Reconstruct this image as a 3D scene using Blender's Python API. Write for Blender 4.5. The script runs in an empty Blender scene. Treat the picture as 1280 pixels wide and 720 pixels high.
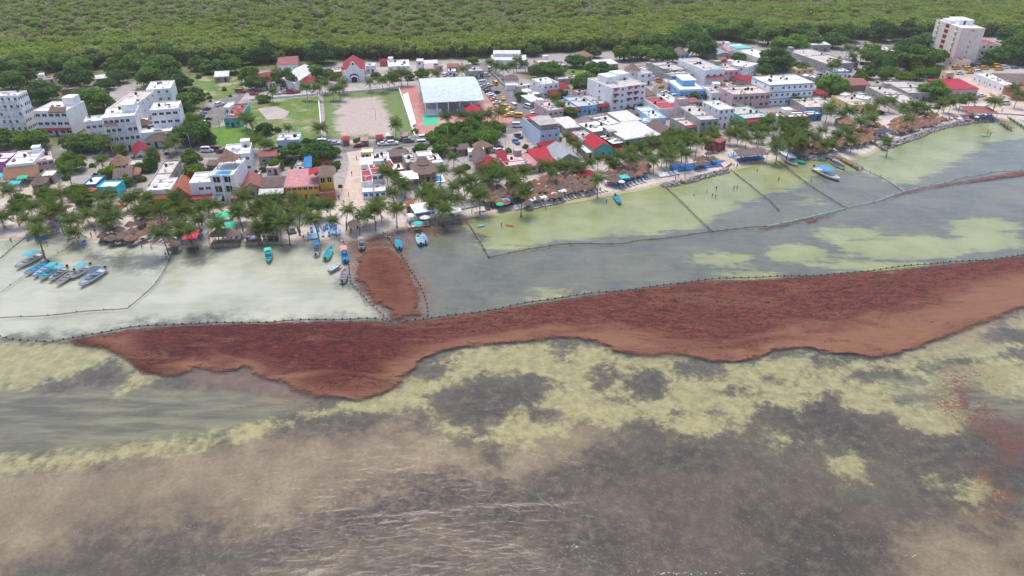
import bpy, math, random
import numpy as np
from mathutils import Vector, Matrix

# ------------------------------------------------------------------ camera, sky, sun, exposure
CAM_H = 85.0
FPX = 853.0            # focal length in pixels of a 1280 wide picture
PITCH = math.radians(30)
SUN_EL, SUN_AZ = math.radians(71), math.radians(-20)   # azimuth from +Y towards +X
S = bpy.context.scene
COL = S.collection
camd = bpy.data.cameras.new('camera')
camd.sensor_width = 36.0
camd.lens = FPX / 1280 * 36.0
camd.clip_start = 1.0
camd.clip_end = 12000
cam = bpy.data.objects.new('camera', camd)
COL.objects.link(cam)
cam.location = (0, 0, CAM_H)
cam.rotation_euler = (math.pi / 2 - PITCH, 0, 0)
S.camera = cam
world = bpy.data.worlds.new("World")
S.world = world
world.use_nodes = True
wn = world.node_tree.nodes
wl = world.node_tree.links
bg = wn['Background']
sky = wn.new('ShaderNodeTexSky')
sky.sky_type = 'NISHITA'
sky.sun_disc = False
sky.sun_elevation = SUN_EL
sky.sun_rotation = SUN_AZ
sky.air_density = 1.0
sky.dust_density = 3.0
sky.ozone_density = 1.0
wl.new(sky.outputs[0], bg.inputs[0])
bg.inputs[1].default_value = 0.15
sund = bpy.data.lights.new('sun', 'SUN')
sund.energy = 1.5
sund.angle = math.radians(26)
sund.color = (1.0, 0.94, 0.86)
sun = bpy.data.objects.new('sun', sund)
COL.objects.link(sun)
sdir = Vector((math.sin(SUN_AZ) * math.cos(SUN_EL), math.cos(SUN_AZ) * math.cos(SUN_EL), math.sin(SUN_EL)))
sun.rotation_euler = sdir.to_track_quat('Z', 'Y').to_euler()
sun.location = sdir * 500
S.view_settings.view_transform = 'Standard'
S.view_settings.look = 'None'
S.view_settings.gamma = 1.0
S.view_settings.exposure = 0.82
S.render.engine = 'CYCLES'
S.cycles.max_bounces = 6
S.cycles.transparent_max_bounces = 16

rnd = random.Random(7)
nrs = np.random.RandomState(11)
ZL = 1.0               # level of the town ground

# ------------------------------------------------------------------ survey: picture points to points on the ground
sT, cT = math.sin(PITCH), math.cos(PITCH)
def G(px, py, z=0.0):
    v = (py - 360.0) / FPX
    u = (px - 640.0) / FPX
    dz = max(sT + v * cT, 0.02)
    t = (CAM_H - z) / dz
    return (u * t, t * (cT - v * sT))
def GV(pts, z=0.0):
    return [G(x, y, z) for x, y in pts]
SHORE = GV([(-500, 312), (-150, 302), (0, 299), (45, 298), (85, 303), (130, 301), (215, 309), (250, 306), (300, 305), (350, 303), (400, 303),
            (430, 301), (455, 299), (480, 293), (520, 283), (580, 272), (620, 268), (660, 262), (700, 255), (760, 244), (800, 237),
            (832, 229), (870, 222), (910, 213), (950, 205), (985, 198), (1010, 197), (1030, 197), (1055, 203), (1085, 194), (1105, 183),
            (1118, 177), (1130, 175), (1150, 168), (1170, 160), (1200, 154), (1240, 149), (1262, 150), (1300, 152), (1420, 140), (1700, 120)])
_sx = np.array([p[0] for p in SHORE]); _sy = np.array([p[1] for p in SHORE])
_o = np.argsort(_sx); _sx = _sx[_o]; _sy = _sy[_o]
def shore_sd(x, y):
    return (y - np.interp(x, _sx, _sy)) * 0.94
def height(x, y):
    s = shore_sd(x, y)
    return np.where(s > 0, np.minimum(ZL, 0.03 + 0.10 * s), np.maximum(-0.55, 0.03 + 0.045 * s))
def P(px, py, dz=0.0):
    """point on the terrain (or dz above it) under a picture point"""
    z = ZL
    for _ in range(6):
        x, y = G(px, py, z + dz)
        z = float(height(x, y))
    return Vector((x, y, z))
def P0(px, py, z=0.0):
    x, y = G(px, py, z)
    return Vector((x, y, z))

# ------------------------------------------------------------------ material helpers
MATS = {}
def newmat(name):
    m = bpy.data.materials.new(name)
    m.use_nodes = True
    nt = m.node_tree
    return m, nt, nt.nodes, nt.links, nt.nodes['Principled BSDF']
def nd(nt, typ, **kw):
    n = nt.nodes.new(typ)
    for k, v in kw.items():
        setattr(n, k, v)
    return n
def noise(nt, vec, scale, detail=4, rough=0.55, dist=0.0):
    n = nd(nt, 'ShaderNodeTexNoise')
    n.inputs['Scale'].default_value = scale
    n.inputs['Detail'].default_value = detail
    n.inputs['Roughness'].default_value = rough
    n.inputs['Distortion'].default_value = dist
    if vec is not None:
        nt.links.new(vec, n.inputs['Vector'])
    return n.outputs['Fac']
def math_(nt, op, a, b=None, clamp=False):
    n = nd(nt, 'ShaderNodeMath', operation=op)
    n.use_clamp = clamp
    for i, v in enumerate((a, b)):
        if v is None:
            continue
        if isinstance(v, (int, float)):
            n.inputs[i].default_value = v
        else:
            nt.links.new(v, n.inputs[i])
    return n.outputs[0]
def smooth(nt, v, lo, hi):
    n = nd(nt, 'ShaderNodeMapRange', interpolation_type='SMOOTHSTEP')
    nt.links.new(v, n.inputs['Value'])
    n.inputs['From Min'].default_value = lo
    n.inputs['From Max'].default_value = hi
    return n.outputs['Result']
# Factor/A/B of the Mix node are ambiguous by name; pick the colour sockets by index
def mixc(nt, f, a, b):
    n = nd(nt, 'ShaderNodeMix', data_type='RGBA')
    ins = [n.inputs[0], n.inputs[6], n.inputs[7]]
    for sock, v in zip(ins, (f, a, b)):
        if isinstance(v, (int, float)):
            sock.default_value = v
        elif isinstance(v, tuple):
            sock.default_value = (*v, 1)
        else:
            nt.links.new(v, sock)
    return n.outputs[2]
def attr(nt, name):
    n = nd(nt, 'ShaderNodeAttribute', attribute_name=name)
    return n.outputs['Fac']
def position(nt, scale=None):
    g = nd(nt, 'ShaderNodeNewGeometry')
    if scale is None:
        return g.outputs['Position']
    m = nd(nt, 'ShaderNodeMapping')
    m.inputs['Scale'].default_value = scale
    nt.links.new(g.outputs['Position'], m.inputs['Vector'])
    return m.outputs['Vector']
def objcoord(nt):
    return nd(nt, 'ShaderNodeTexCoord').outputs['Object']
def bump(nt, h, strength, dist, bsdf):
    b = nd(nt, 'ShaderNodeBump')
    b.inputs['Strength'].default_value = strength
    b.inputs['Distance'].default_value = dist
    nt.links.new(h, b.inputs['Height'])
    nt.links.new(b.outputs[0], bsdf.inputs['Normal'])

def mat_plain(name, col, rough=0.6, var=0.12, scale=1.2, metal=0.0, dirt=None, spec=0.35):
    """colour with uneven tone and optional dirt blotches, in object space"""
    if name in MATS:
        return MATS[name]
    m, nt, N, L, b = newmat(name)
    oc = objcoord(nt)
    n1 = noise(nt, oc, scale, 5, 0.6)
    dark = tuple(max(0, c * (1 - var * 1.6)) for c in col)
    lite = tuple(min(1, c * (1 + var)) for c in col)
    c = mixc(nt, smooth(nt, n1, 0.32, 0.68), dark, lite)
    if dirt:
        n2 = noise(nt, oc, scale * 0.35, 7, 0.7)
        c = mixc(nt, math_(nt, 'MULTIPLY', smooth(nt, n2, 0.52, 0.72), 0.6), c, dirt)
        mp = nd(nt, 'ShaderNodeMapping'); mp.inputs['Scale'].default_value = (1.6, 1.6, 0.22)
        L.new(oc, mp.inputs['Vector'])
        c = mixc(nt, math_(nt, 'MULTIPLY', smooth(nt, noise(nt, mp.outputs[0], 1.0, 4, 0.65), 0.54, 0.74), 0.45), c, tuple(v * 0.7 for v in dirt))
    L.new(c, b.inputs['Base Color'])
    b.inputs['Roughness'].default_value = rough
    b.inputs['Metallic'].default_value = metal
    b.inputs['Specular IOR Level'].default_value = spec
    MATS[name] = m
    return m

# ------------------------------------------------------------------ mesh helpers
class MB:
    def __init__(self):
        self.v = []; self.f = []; self.mi = []; self.m = 0; self.sm = []
    def add(self, vs, fs, smooth=False):
        o = len(self.v)
        self.v += [tuple(p) for p in vs]
        for f in fs:
            self.f.append([o + i for i in f]); self.mi.append(self.m); self.sm.append(smooth)
    def box(self, x0, x1, y0, y1, z0, z1):
        self.add([(x0, y0, z0), (x1, y0, z0), (x1, y1, z0), (x0, y1, z0), (x0, y0, z1), (x1, y0, z1), (x1, y1, z1), (x0, y1, z1)],
                 [(3, 2, 1, 0), (4, 5, 6, 7), (0, 1, 5, 4), (1, 2, 6, 5), (2, 3, 7, 6), (3, 0, 4, 7)])
    def cbox(self, cx, cy, cz, sx, sy, sz):
        self.box(cx - sx / 2, cx + sx / 2, cy - sy / 2, cy + sy / 2, cz - sz / 2, cz + sz / 2)
    def rings(self, rings, cap0=True, cap1=True, smooth=True):
        n = len(rings[0]); o = len(self.v)
        for r in rings:
            self.v += [tuple(p) for p in r]
        for i in range(len(rings) - 1):
            for j in range(n):
                a = o + i * n + j; b = o + i * n + (j + 1) % n
                self.f.append([a, b, b + n, a + n]); self.mi.append(self.m); self.sm.append(smooth)
        if cap0:
            self.f.append([o + j for j in range(n)][::-1]); self.mi.append(self.m); self.sm.append(False)
        if cap1:
            e = o + (len(rings) - 1) * n
            self.f.append([e + j for j in range(n)]); self.mi.append(self.m); self.sm.append(False)
    def tube(self, pts, rads, n=6, smooth=True):
        pts = [Vector(p) for p in pts]; rings = []
        for i, p in enumerate(pts):
            t = (pts[min(i + 1, len(pts) - 1)] - pts[max(i - 1, 0)]).normalized()
            u = t.cross(Vector((0, 0, 1)))
            if u.length < 1e-3:
                u = Vector((1, 0, 0))
            u.normalize(); w = u.cross(t)
            r = rads[i] if isinstance(rads, (list, tuple)) else rads
            rings.append([p + u * (r * math.cos(2 * math.pi * k / n)) - w * (r * math.sin(2 * math.pi * k / n)) for k in range(n)])
        self.rings(rings, smooth=smooth)
    def lathe(self, prof, n=12, cx=0, cy=0, smooth=True):
        self.rings([[(cx + r * math.cos(2 * math.pi * k / n), cy + r * math.sin(2 * math.pi * k / n), z) for k in range(n)] for r, z in prof], smooth=smooth)
    def mesh(self, name, mats):
        me = bpy.data.meshes.new(name)
        me.from_pydata(self.v, [], self.f)
        if not isinstance(mats, (list, tuple)):
            mats = [mats]
        for m in mats:
            me.materials.append(m)
        me.polygons.foreach_set('material_index', self.mi)
        me.polygons.foreach_set('use_smooth', self.sm)
        me.update()
        return me
    def obj(self, name, mats, parent=None):
        return link(name, self.mesh(name, mats), parent)
def link(name, data, parent=None, loc=None, rz=None, scale=None):
    o = bpy.data.objects.new(name, data)
    COL.objects.link(o)
    if parent is not None:
        o.parent = parent
    if loc is not None:
        o.location = loc
    if rz is not None:
        o.rotation_euler = (0, 0, rz)
    if scale is not None:
        o.scale = (scale,) * 3 if isinstance(scale, (int, float)) else scale
    return o
def tag(o, label, cat, group=None):
    o['label'] = label; o['category'] = cat
    if group:
        o['group'] = group
    return o
def struct(o):
    o['kind'] = 'structure'; return o
def stuff(o, label=None, cat=None):
    o['kind'] = 'stuff'
    if label:
        o['label'] = label; o['category'] = cat
    return o
def poly_sd(px, py, poly):
    """signed distance to a polygon, positive inside (numpy)"""
    poly = np.array(poly, float)
    d2 = np.full(px.shape, 1e18); inside = np.zeros(px.shape, bool)
    n = len(poly)
    for i in range(n):
        ax, ay = poly[i]; bx, by = poly[(i + 1) % n]
        ex, ey = bx - ax, by - ay
        t = np.clip(((px - ax) * ex + (py - ay) * ey) / (ex * ex + ey * ey + 1e-12), 0, 1)
        d2 = np.minimum(d2, (px - ax - t * ex) ** 2 + (py - ay - t * ey) ** 2)
        c = (ay > py) != (by > py)
        with np.errstate(divide='ignore', invalid='ignore'):
            xi = (bx - ax) * (py - ay) / (by - ay) + ax
        inside ^= c & (px < xi)
    d = np.sqrt(d2)
    return np.where(inside, d, -d)
def in_poly(x, y, poly):
    return poly_sd(np.array([x], float), np.array([y], float), poly)[0] > 0
def grid_mesh(name, xs, ys, zs, mat, attrs=None, keep=None):
    nx, ny = len(xs), len(ys)
    X, Y = np.meshgrid(xs, ys)
    idx = np.arange(nx * ny).reshape(ny, nx)
    a = idx[:-1, :-1].ravel(); b = idx[:-1, 1:].ravel(); c = idx[1:, 1:].ravel(); d = idx[1:, :-1].ravel()
    quads = np.stack([a, b, c, d], 1)
    co = np.stack([X.ravel(), Y.ravel(), zs.ravel()], 1)
    if keep is not None:
        k = keep.ravel()
        quads = quads[k[quads].any(1)]
        used = np.unique(quads)
        remap = np.full(nx * ny, -1); remap[used] = np.arange(len(used))
        quads = remap[quads]; co = co[used]
        if attrs:
            attrs = {kk: vv.ravel()[used] for kk, vv in attrs.items()}
    me = bpy.data.meshes.new(name)
    me.vertices.add(len(co)); me.vertices.foreach_set('co', co.astype(np.float32).ravel())
    me.loops.add(quads.size); me.loops.foreach_set('vertex_index', quads.astype(np.int32).ravel())
    me.polygons.add(len(quads))
    me.polygons.foreach_set('loop_start', np.arange(0, quads.size, 4, dtype=np.int32))
    me.polygons.foreach_set('loop_total', np.full(len(quads), 4, np.int32))
    me.polygons.foreach_set('use_smooth', np.ones(len(quads), bool))
    for kk, vv in (attrs or {}).items():
        at = me.attributes.new(kk, 'FLOAT', 'POINT')
        at.data.foreach_set('value', vv.ravel().astype(np.float32))
    me.materials.append(mat)
    me.update(calc_edges=True)
    return me

# ------------------------------------------------------------------ terrain: sea floor, beach and town ground in one sheet
def axis(lo, hi, step, far):
    a = list(np.arange(lo, hi + step / 2, step)); s = step
    while a[-1] < far[1]:
        s *= 1.25; a.append(a[-1] + s)
    s = step; pre = []
    x = lo
    while x > far[0]:
        s *= 1.25; x -= s; pre.append(x)
    return np.array(pre[::-1] + a)
xs = axis(-200, 275, 1.3, (-6000, 6000))
ys = axis(38, 330, 1.3, (-1500, 9000))
X, Y = np.meshgrid(xs, ys)
SD = shore_sd(X, Y)
def fields(polys, default=-12.0):
    out = np.full(X.shape, default)
    for p in polys:
        out = np.maximum(out, np.clip(poly_sd(X, Y, GV(p, -0.6)), -12, 12))
    return out
def cut(field, polys):
    for p in polys:
        field = np.minimum(field, -np.clip(poly_sd(X, Y, GV(p, -0.6)), -12, 12))
    return field
def ell(cx, cy, rx, ry, n=10):
    return [(cx + rx * math.cos(2 * math.pi * k / n), cy + ry * math.sin(2 * math.pi * k / n)) for k in range(n)]
BOOM = [(-250, 398), (0, 419), (64, 427), (100, 420), (160, 411), (240, 404), (320, 401), (400, 400), (470, 400), (490, 402), (535, 397), (600, 388),
        (700, 373), (800, 359), (870, 350), (960, 347), (1060, 340), (1160, 331), (1230, 324), (1280, 318), (1340, 312), (1600, 285)]
BOOM2 = [(612, 320), (660, 312), (700, 306), (780, 303), (800, 299), (850, 295), (890, 290), (960, 282), (985, 276), (1058, 261), (1105, 249),
         (1128, 238), (1180, 228), (1240, 215), (1290, 210), (1420, 198)]
# bright sand
sandf = fields([
    [(400, 512), (470, 500), (500, 480), (560, 452), (620, 436), (700, 424), (760, 436), (850, 446), (930, 458), (1000, 438), (1090, 450), (1180, 425),
     (1300, 388), (1340, 400), (1300, 428), (1205, 448), (1150, 455), (1180, 480), (1200, 540), (1160, 545), (1120, 515), (1055, 505), (1040, 488), (1000, 520), (960, 505),
     (930, 525), (880, 545), (855, 552), (830, 530), (790, 520), (760, 535), (735, 520), (700, 545), (640, 560), (560, 545), (530, 500), (470, 512), (380, 522), (270, 546)],
    [(-80, 590), (0, 578), (130, 564), (270, 545), (400, 512), (500, 486), (500, 497), (400, 524), (270, 557), (130, 575), (-80, 602)],
    [(-80, 425), (60, 428), (115, 432), (140, 450), (90, 470), (40, 480), (-80, 475)],
    [(150, 500), (200, 470), (140, 440), (165, 470), (140, 500), (110, 530)],
    ell(1059, 581, 11, 8), ell(1168, 605, 8, 6), ell(1220, 616, 22, 16), ell(985, 548, 26, 6),
    [(1160, 470), (1210, 455), (1300, 450), (1300, 485), (1240, 490), (1190, 480)],
])
sandf = cut(sandf, [
    [(525, 498), (560, 480), (600, 468), (655, 460), (690, 475), (720, 490), (690, 500), (645, 505), (635, 520), (600, 540), (560, 535)],
    [(395, 530), (440, 515), (480, 520), (520, 545), (500, 560), (430, 560)],
    ell(750, 476, 19, 14), ell(808, 482, 22, 17), ell(700, 436, 17, 13), ell(880, 460, 42, 16), ell(535, 463, 30, 13), ell(920, 488, 22, 10), ell(848, 518, 10, 7),
    ell(1010, 470, 14, 6), ell(775, 500, 20, 10), ell(1090, 470, 40, 8), ell(1035, 455, 24, 6), ell(1150, 500, 40, 14), ell(900, 520, 16, 8),
    ell(640, 488, 60, 18), ell(1250, 420, 40, 12), ell(1130, 478, 26, 5), ell(1000, 478, 10, 5), ell(965, 475, 14, 5), ell(690, 520, 24, 8), ell(590, 500, 40, 14),
])
# mottled brown shallows
browf = fields([
    [(-80, 600), (0, 590), (130, 575), (270, 557), (400, 540), (520, 540), (600, 560), (600, 585), (560, 590), (520, 605), (420, 628), (330, 655), (200, 650), (60, 690), (-80, 700)],
    [(1130, 700), (1200, 670), (1300, 650), (1320, 800), (1080, 800)],
    [(600, 530), (700, 520), (750, 540), (700, 575), (640, 590)],
])
# lime green shallows off the bathing beach
greenf = fields([
    [(575, 280), (640, 258), (760, 236), (835, 222), (915, 205), (1000, 190), (1130, 168), (1200, 150), (1300, 146), (1300, 170), (1230, 180), (1190, 205), (1130, 232),
     (1090, 218), (1040, 208), (1000, 232), (960, 246), (900, 262), (880, 282), (800, 293), (700, 300), (615, 312)],
    ell(1230, 285, 50, 12), ell(1130, 310, 90, 14), ell(1000, 318, 40, 12), ell(1240, 300, 40, 14), ell(900, 325, 40, 7), ell(1060, 290, 40, 8), ell(930, 345, 50, 6), ell(1090, 332, 70, 6), ell(700, 368, 26, 4), ell(1010, 250, 16, 5),
])
# pale sandy bathing area on the left, its colour whitened in place of sun glare
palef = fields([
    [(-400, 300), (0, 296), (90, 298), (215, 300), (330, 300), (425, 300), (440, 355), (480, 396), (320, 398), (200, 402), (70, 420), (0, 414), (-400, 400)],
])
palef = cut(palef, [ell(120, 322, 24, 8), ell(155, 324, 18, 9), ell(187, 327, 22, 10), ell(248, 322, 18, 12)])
# weed lying on the bottom
rustf = fields([
    [(1185, 462), (1215, 460), (1240, 470), (1220, 492), (1235, 515), (1265, 535), (1290, 545), (1300, 590), (1260, 600), (1215, 580), (1250, 568), (1225, 545), (1195, 520), (1175, 490)],
    [(1225, 590), (1260, 596), (1250, 640), (1230, 640)],
    [(436, 300), (482, 294), (520, 284), (536, 288), (520, 300), (505, 312), (532, 360), (532, 396), (488, 400), (462, 374), (443, 350)],
    [(528, 281), (580, 272), (590, 282), (560, 292), (530, 296)],
])
bloomf = fields([  # wine coloured silt round the mats
    [(210, 455), (340, 470), (380, 500), (330, 495), (250, 482)],
    [(430, 296), (485, 292), (532, 350), (540, 398), (488, 402), (440, 352)],
    [(1120, 436), (1300, 375), (1300, 392), (1180, 430), (1100, 452)],
])
midf = fields([
    [(-100, 478), (60, 492), (150, 480), (300, 485), (390, 508), (270, 545), (130, 562), (-100, 585)],
    [(1080, 470), (1180, 470), (1300, 480), (1300, 520), (1150, 520)],
])
vegf = fields([
    [(-300, 130), (0, 118), (100, 110), (260, 100), (330, 92), (420, 82), (520, 80), (640, 72), (760, 66), (860, 58), (1010, 52), (1150, 46), (1300, 50), (1700, 40), (1700, -80), (640, -100), (-600, -80)],
    [(95, 180), (210, 95), (262, 110), (270, 140), (230, 175)],
    [(640, 95), (750, 80), (760, 100), (700, 115)],
    [(1110, 60), (1170, 70), (1180, 90), (1110, 100), (1085, 80)],
    [(-200, 120), (100, 110), (200, 180), (120, 200), (0, 175), (-200, 190)],
])
vegf = np.maximum(vegf, np.clip((Y - 520) / 5, -12, 12))
H = height(X, Y) + 0.0
m, nt, N, L, b = newmat('terrain')
pos = position(nt)
nA = noise(nt, pos, 0.055, 7, 0.66)
nB = noise(nt, pos, 0.55, 5, 0.72)
nC = noise(nt, pos, 2.6, 2, 0.6)
def fac(a, amp, soft, sharp=1.0):
    f = math_(nt, 'ADD', attr(nt, a), math_(nt, 'MULTIPLY', math_(nt, 'SUBTRACT', nA, 0.5), amp))
    f = math_(nt, 'ADD', f, math_(nt, 'MULTIPLY', math_(nt, 'SUBTRACT', nB, 0.5), amp * 0.5))
    if sharp > 1:
        f = math_(nt, 'ADD', f, math_(nt, 'MULTIPLY', math_(nt, 'SUBTRACT', nS, 0.5), sharp))
    return smooth(nt, f, -soft, soft)
st = nd(nt, 'ShaderNodeMapping'); st.inputs['Rotation'].default_value = (0, 0, math.radians(-14)); st.inputs['Scale'].default_value = (0.22, 1.2, 1)
L.new(pos, st.inputs['Vector'])
nS = noise(nt, st.outputs[0], 0.35, 5, 0.68)
nD = noise(nt, pos, 1.5, 4, 0.75)
deep = mixc(nt, smooth(nt, nA, 0.36, 0.66), (0.068, 0.055, 0.057), (0.128, 0.103, 0.087))
deep = mixc(nt, math_(nt, 'MULTIPLY', smooth(nt, nB, 0.44, 0.72), 0.6), deep, (0.205, 0.17, 0.135))
deep = mixc(nt, math_(nt, 'MULTIPLY', smooth(nt, nS, 0.5, 0.7), 0.4), deep, (0.10, 0.088, 0.09))
sp = noise(nt, pos, 2.8, 3, 0.6)                      # scattered pale coral specks
deep = mixc(nt, math_(nt, 'MULTIPLY', smooth(nt, sp, 0.60, 0.68), 0.4), deep, (0.33, 0.28, 0.19))
lag = mixc(nt, smooth(nt, nA, 0.34, 0.68), (0.115, 0.122, 0.122), (0.18, 0.182, 0.162))
lag = mixc(nt, math_(nt, 'MULTIPLY', smooth(nt, nS, 0.48, 0.72), 0.3), lag, (0.26, 0.26, 0.19))
lag = mixc(nt, math_(nt, 'MULTIPLY', smooth(nt, nB, 0.5, 0.7), 0.35), lag, (0.24, 0.24, 0.20))
deep = mixc(nt, smooth(nt, attr(nt, 'lagoon'), -2.0, 2.0), deep, lag)
brown = mixc(nt, smooth(nt, nA, 0.36, 0.64), (0.20, 0.158, 0.125), (0.33, 0.27, 0.20))
brown = mixc(nt, math_(nt, 'MULTIPLY', smooth(nt, nD, 0.40, 0.68), 0.45), brown, (0.17, 0.115, 0.085))
brown = mixc(nt, math_(nt, 'MULTIPLY', smooth(nt, nC, 0.56, 0.74), 0.4), brown, (0.42, 0.36, 0.27))
c = mixc(nt, fac('mid', 14, 2.5), deep, mixc(nt, smooth(nt, nS, 0.36, 0.66), (0.115, 0.11, 0.10), (0.235, 0.225, 0.165)))
c = mixc(nt, fac('brown', 18, 5.0), c, brown)
sand = mixc(nt, smooth(nt, nB, 0.36, 0.66), (0.28, 0.26, 0.15), (0.42, 0.39, 0.23))
olive = mixc(nt, nD, (0.16, 0.155, 0.09), (0.26, 0.245, 0.15))
c = mixc(nt, math_(nt, 'MULTIPLY', fac('sandy', 15, 5.0), 0.55), c, olive)
sand = mixc(nt, math_(nt, 'MULTIPLY', smooth(nt, nD, 0.5, 0.72), 0.5), sand, olive)
c = mixc(nt, math_(nt, 'MULTIPLY', fac('sandy', 17, 1.5), 0.92), c, sand)
pale = mixc(nt, smooth(nt, math_(nt, 'ADD', math_(nt, 'MULTIPLY', nA, 0.75), math_(nt, 'MULTIPLY', nS, 0.25)), 0.36, 0.62), (0.36, 0.365, 0.315), (0.49, 0.49, 0.455))  # pale sand, with the missing sun glare painted in as whiter tone
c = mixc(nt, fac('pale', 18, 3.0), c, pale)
lime = mixc(nt, smooth(nt, nA, 0.3, 0.7), (0.235, 0.26, 0.125), (0.35, 0.365, 0.205))
c = mixc(nt, fac('lime', 12, 1.8, 16), c, lime)
c = mixc(nt, math_(nt, 'MULTIPLY', fac('bloom', 14, 5), 0.5), c, (0.24, 0.135, 0.11))
rust = mixc(nt, nC, (0.11, 0.035, 0.02), (0.22, 0.07, 0.04))
c = mixc(nt, math_(nt, 'MULTIPLY', math_(nt, 'MULTIPLY', fac('rust', 22, 3.0), smooth(nt, math_(nt, 'ADD', nD, math_(nt, 'MULTIPLY', nB, 0.8)), 0.80, 1.0)), 0.85), c, rust)
# dry land
beach = mixc(nt, smooth(nt, nB, 0.3, 0.7), (0.41, 0.35, 0.315), (0.54, 0.475, 0.43))
wet = mixc(nt, nB, (0.30, 0.22, 0.16), (0.40, 0.31, 0.24))
beach = mixc(nt, smooth(nt, math_(nt, 'ADD', attr(nt, 'shore'), math_(nt, 'MULTIPLY', math_(nt, 'SUBTRACT', nB, 0.5), 3.0)), 0.3, 2.4), wet, beach)
trash = noise(nt, pos, 1.6, 3, 0.75)
beach = mixc(nt, math_(nt, 'MULTIPLY', smooth(nt, trash, 0.60, 0.72), 0.45), beach, (0.22, 0.17, 0.14))
town = mixc(nt, smooth(nt, nB, 0.3, 0.7), (0.235, 0.21, 0.20), (0.35, 0.32, 0.305))
soil = mixc(nt, smooth(nt, nB, 0.42, 0.66), (0.10, 0.115, 0.04), (0.20, 0.175, 0.11))
town = mixc(nt, fac('veg', 14, 4), town, soil)
land = mixc(nt, smooth(nt, math_(nt, 'ADD', attr(nt, 'shore'), math_(nt, 'MULTIPLY', math_(nt, 'SUBTRACT', nA, 0.5), 16)), 17, 30), beach, town)
c = mixc(nt, smooth(nt, math_(nt, 'ADD', attr(nt, 'shore'), math_(nt, 'MULTIPLY', math_(nt, 'SUBTRACT', nB, 0.5), 2.5)), -1.0, 1.0), c, land)
L.new(c, b.inputs['Base Color'])
b.inputs['Roughness'].default_value = 0.9
b.inputs['Specular IOR Level'].default_value = 0.1
bump(nt, nB, 0.2, 0.15, b)
terrain_mat = m
lag = np.clip(np.maximum(poly_sd(X, Y, GV([(p[0], p[1]) for p in BOOM] + [(1700, 100), (1300, 120), (640, 200), (0, 250), (-400, 290)])), -12), -12, 12)
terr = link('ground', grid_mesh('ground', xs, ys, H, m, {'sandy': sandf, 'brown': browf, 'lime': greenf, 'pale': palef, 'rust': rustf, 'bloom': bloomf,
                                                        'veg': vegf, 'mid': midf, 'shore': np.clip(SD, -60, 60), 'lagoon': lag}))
struct(terr)

# ------------------------------------------------------------------ water sheet
m, nt, N, L, b = newmat('sea_water')
N.remove(b)
out = N['Material Output']
pos = position(nt, (1.0, 1.0, 1.0))
sw = nd(nt, 'ShaderNodeMapping'); sw.inputs['Rotation'].default_value = (0, 0, math.radians(-14)); sw.inputs['Scale'].default_value = (0.35, 1.0, 1.0)
L.new(position(nt), sw.inputs['Vector'])
w1 = noise(nt, sw.outputs[0], 0.9, 3, 0.6, 0.6)
w2 = noise(nt, pos, 2.4, 3, 0.6, 0.4)
w3 = noise(nt, sw.outputs[0], 0.16, 3, 0.55, 0.8)
wv = nd(nt, 'ShaderNodeTexWave', bands_direction='Y', wave_profile='SIN')
wv.inputs['Scale'].default_value = 0.035; wv.inputs['Distortion'].default_value = 9.0; wv.inputs['Detail'].default_value = 2.0; wv.inputs['Detail Scale'].default_value = 0.35
L.new(sw.outputs[0], wv.inputs['Vector'])
sy_ = nd(nt, 'ShaderNodeSeparateXYZ'); L.new(position(nt), sy_.inputs[0])
reef = smooth(nt, sy_.outputs['Y'], 112, 84)
crest = math_(nt, 'MULTIPLY', math_(nt, 'POWER', wv.outputs['Fac'], 14.0), math_(nt, 'MULTIPLY', reef, smooth(nt, w3, 0.42, 0.62)))
hh = math_(nt, 'ADD', math_(nt, 'ADD', math_(nt, 'MULTIPLY', w1, 0.5), math_(nt, 'MULTIPLY', w2, 0.12)), math_(nt, 'MULTIPLY', w3, 0.5))
bp = nd(nt, 'ShaderNodeBump'); bp.inputs['Strength'].default_value = 0.7; bp.inputs['Distance'].default_value = 0.34
hh = math_(nt, 'ADD', hh, math_(nt, 'MULTIPLY', crest, 0.3))
L.new(hh, bp.inputs['Height'])
fr = nd(nt, 'ShaderNodeFresnel'); fr.inputs['IOR'].default_value = 1.33
L.new(bp.outputs[0], fr.inputs['Normal'])
gl = nd(nt, 'ShaderNodeBsdfGlossy'); gl.inputs['Roughness'].default_value = 0.10
gl.inputs['Color'].default_value = (1, 1, 1, 1)
L.new(bp.outputs[0], gl.inputs['Normal'])
tr = nd(nt, 'ShaderNodeBsdfTransparent'); tr.inputs['Color'].default_value = (0.86, 0.88, 0.84, 1)
mx = nd(nt, 'ShaderNodeMixShader')
L.new(fr.outputs[0], mx.inputs[0]); L.new(tr.outputs[0], mx.inputs[1]); L.new(gl.outputs[0], mx.inputs[2])
L.new(mx.outputs[0], out.inputs[0])
water_mat = m
wx = axis(-200, 275, 2.6, (-6000, 6000)); wy = axis(38, 300, 2.6, (-1500, 300))
WX, WY = np.meshgrid(wx, wy)
wz = 0.05 * np.sin(WX * 0.13 + WY * 0.55 + 1.5 * np.sin(WX * 0.03)) * np.clip((150 - WY) / 60, 0, 1)
wsd = shore_sd(WX, WY)
struct(link('sea', grid_mesh('sea', wx, wy, wz, m, keep=(wsd < 3.0))))

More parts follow.
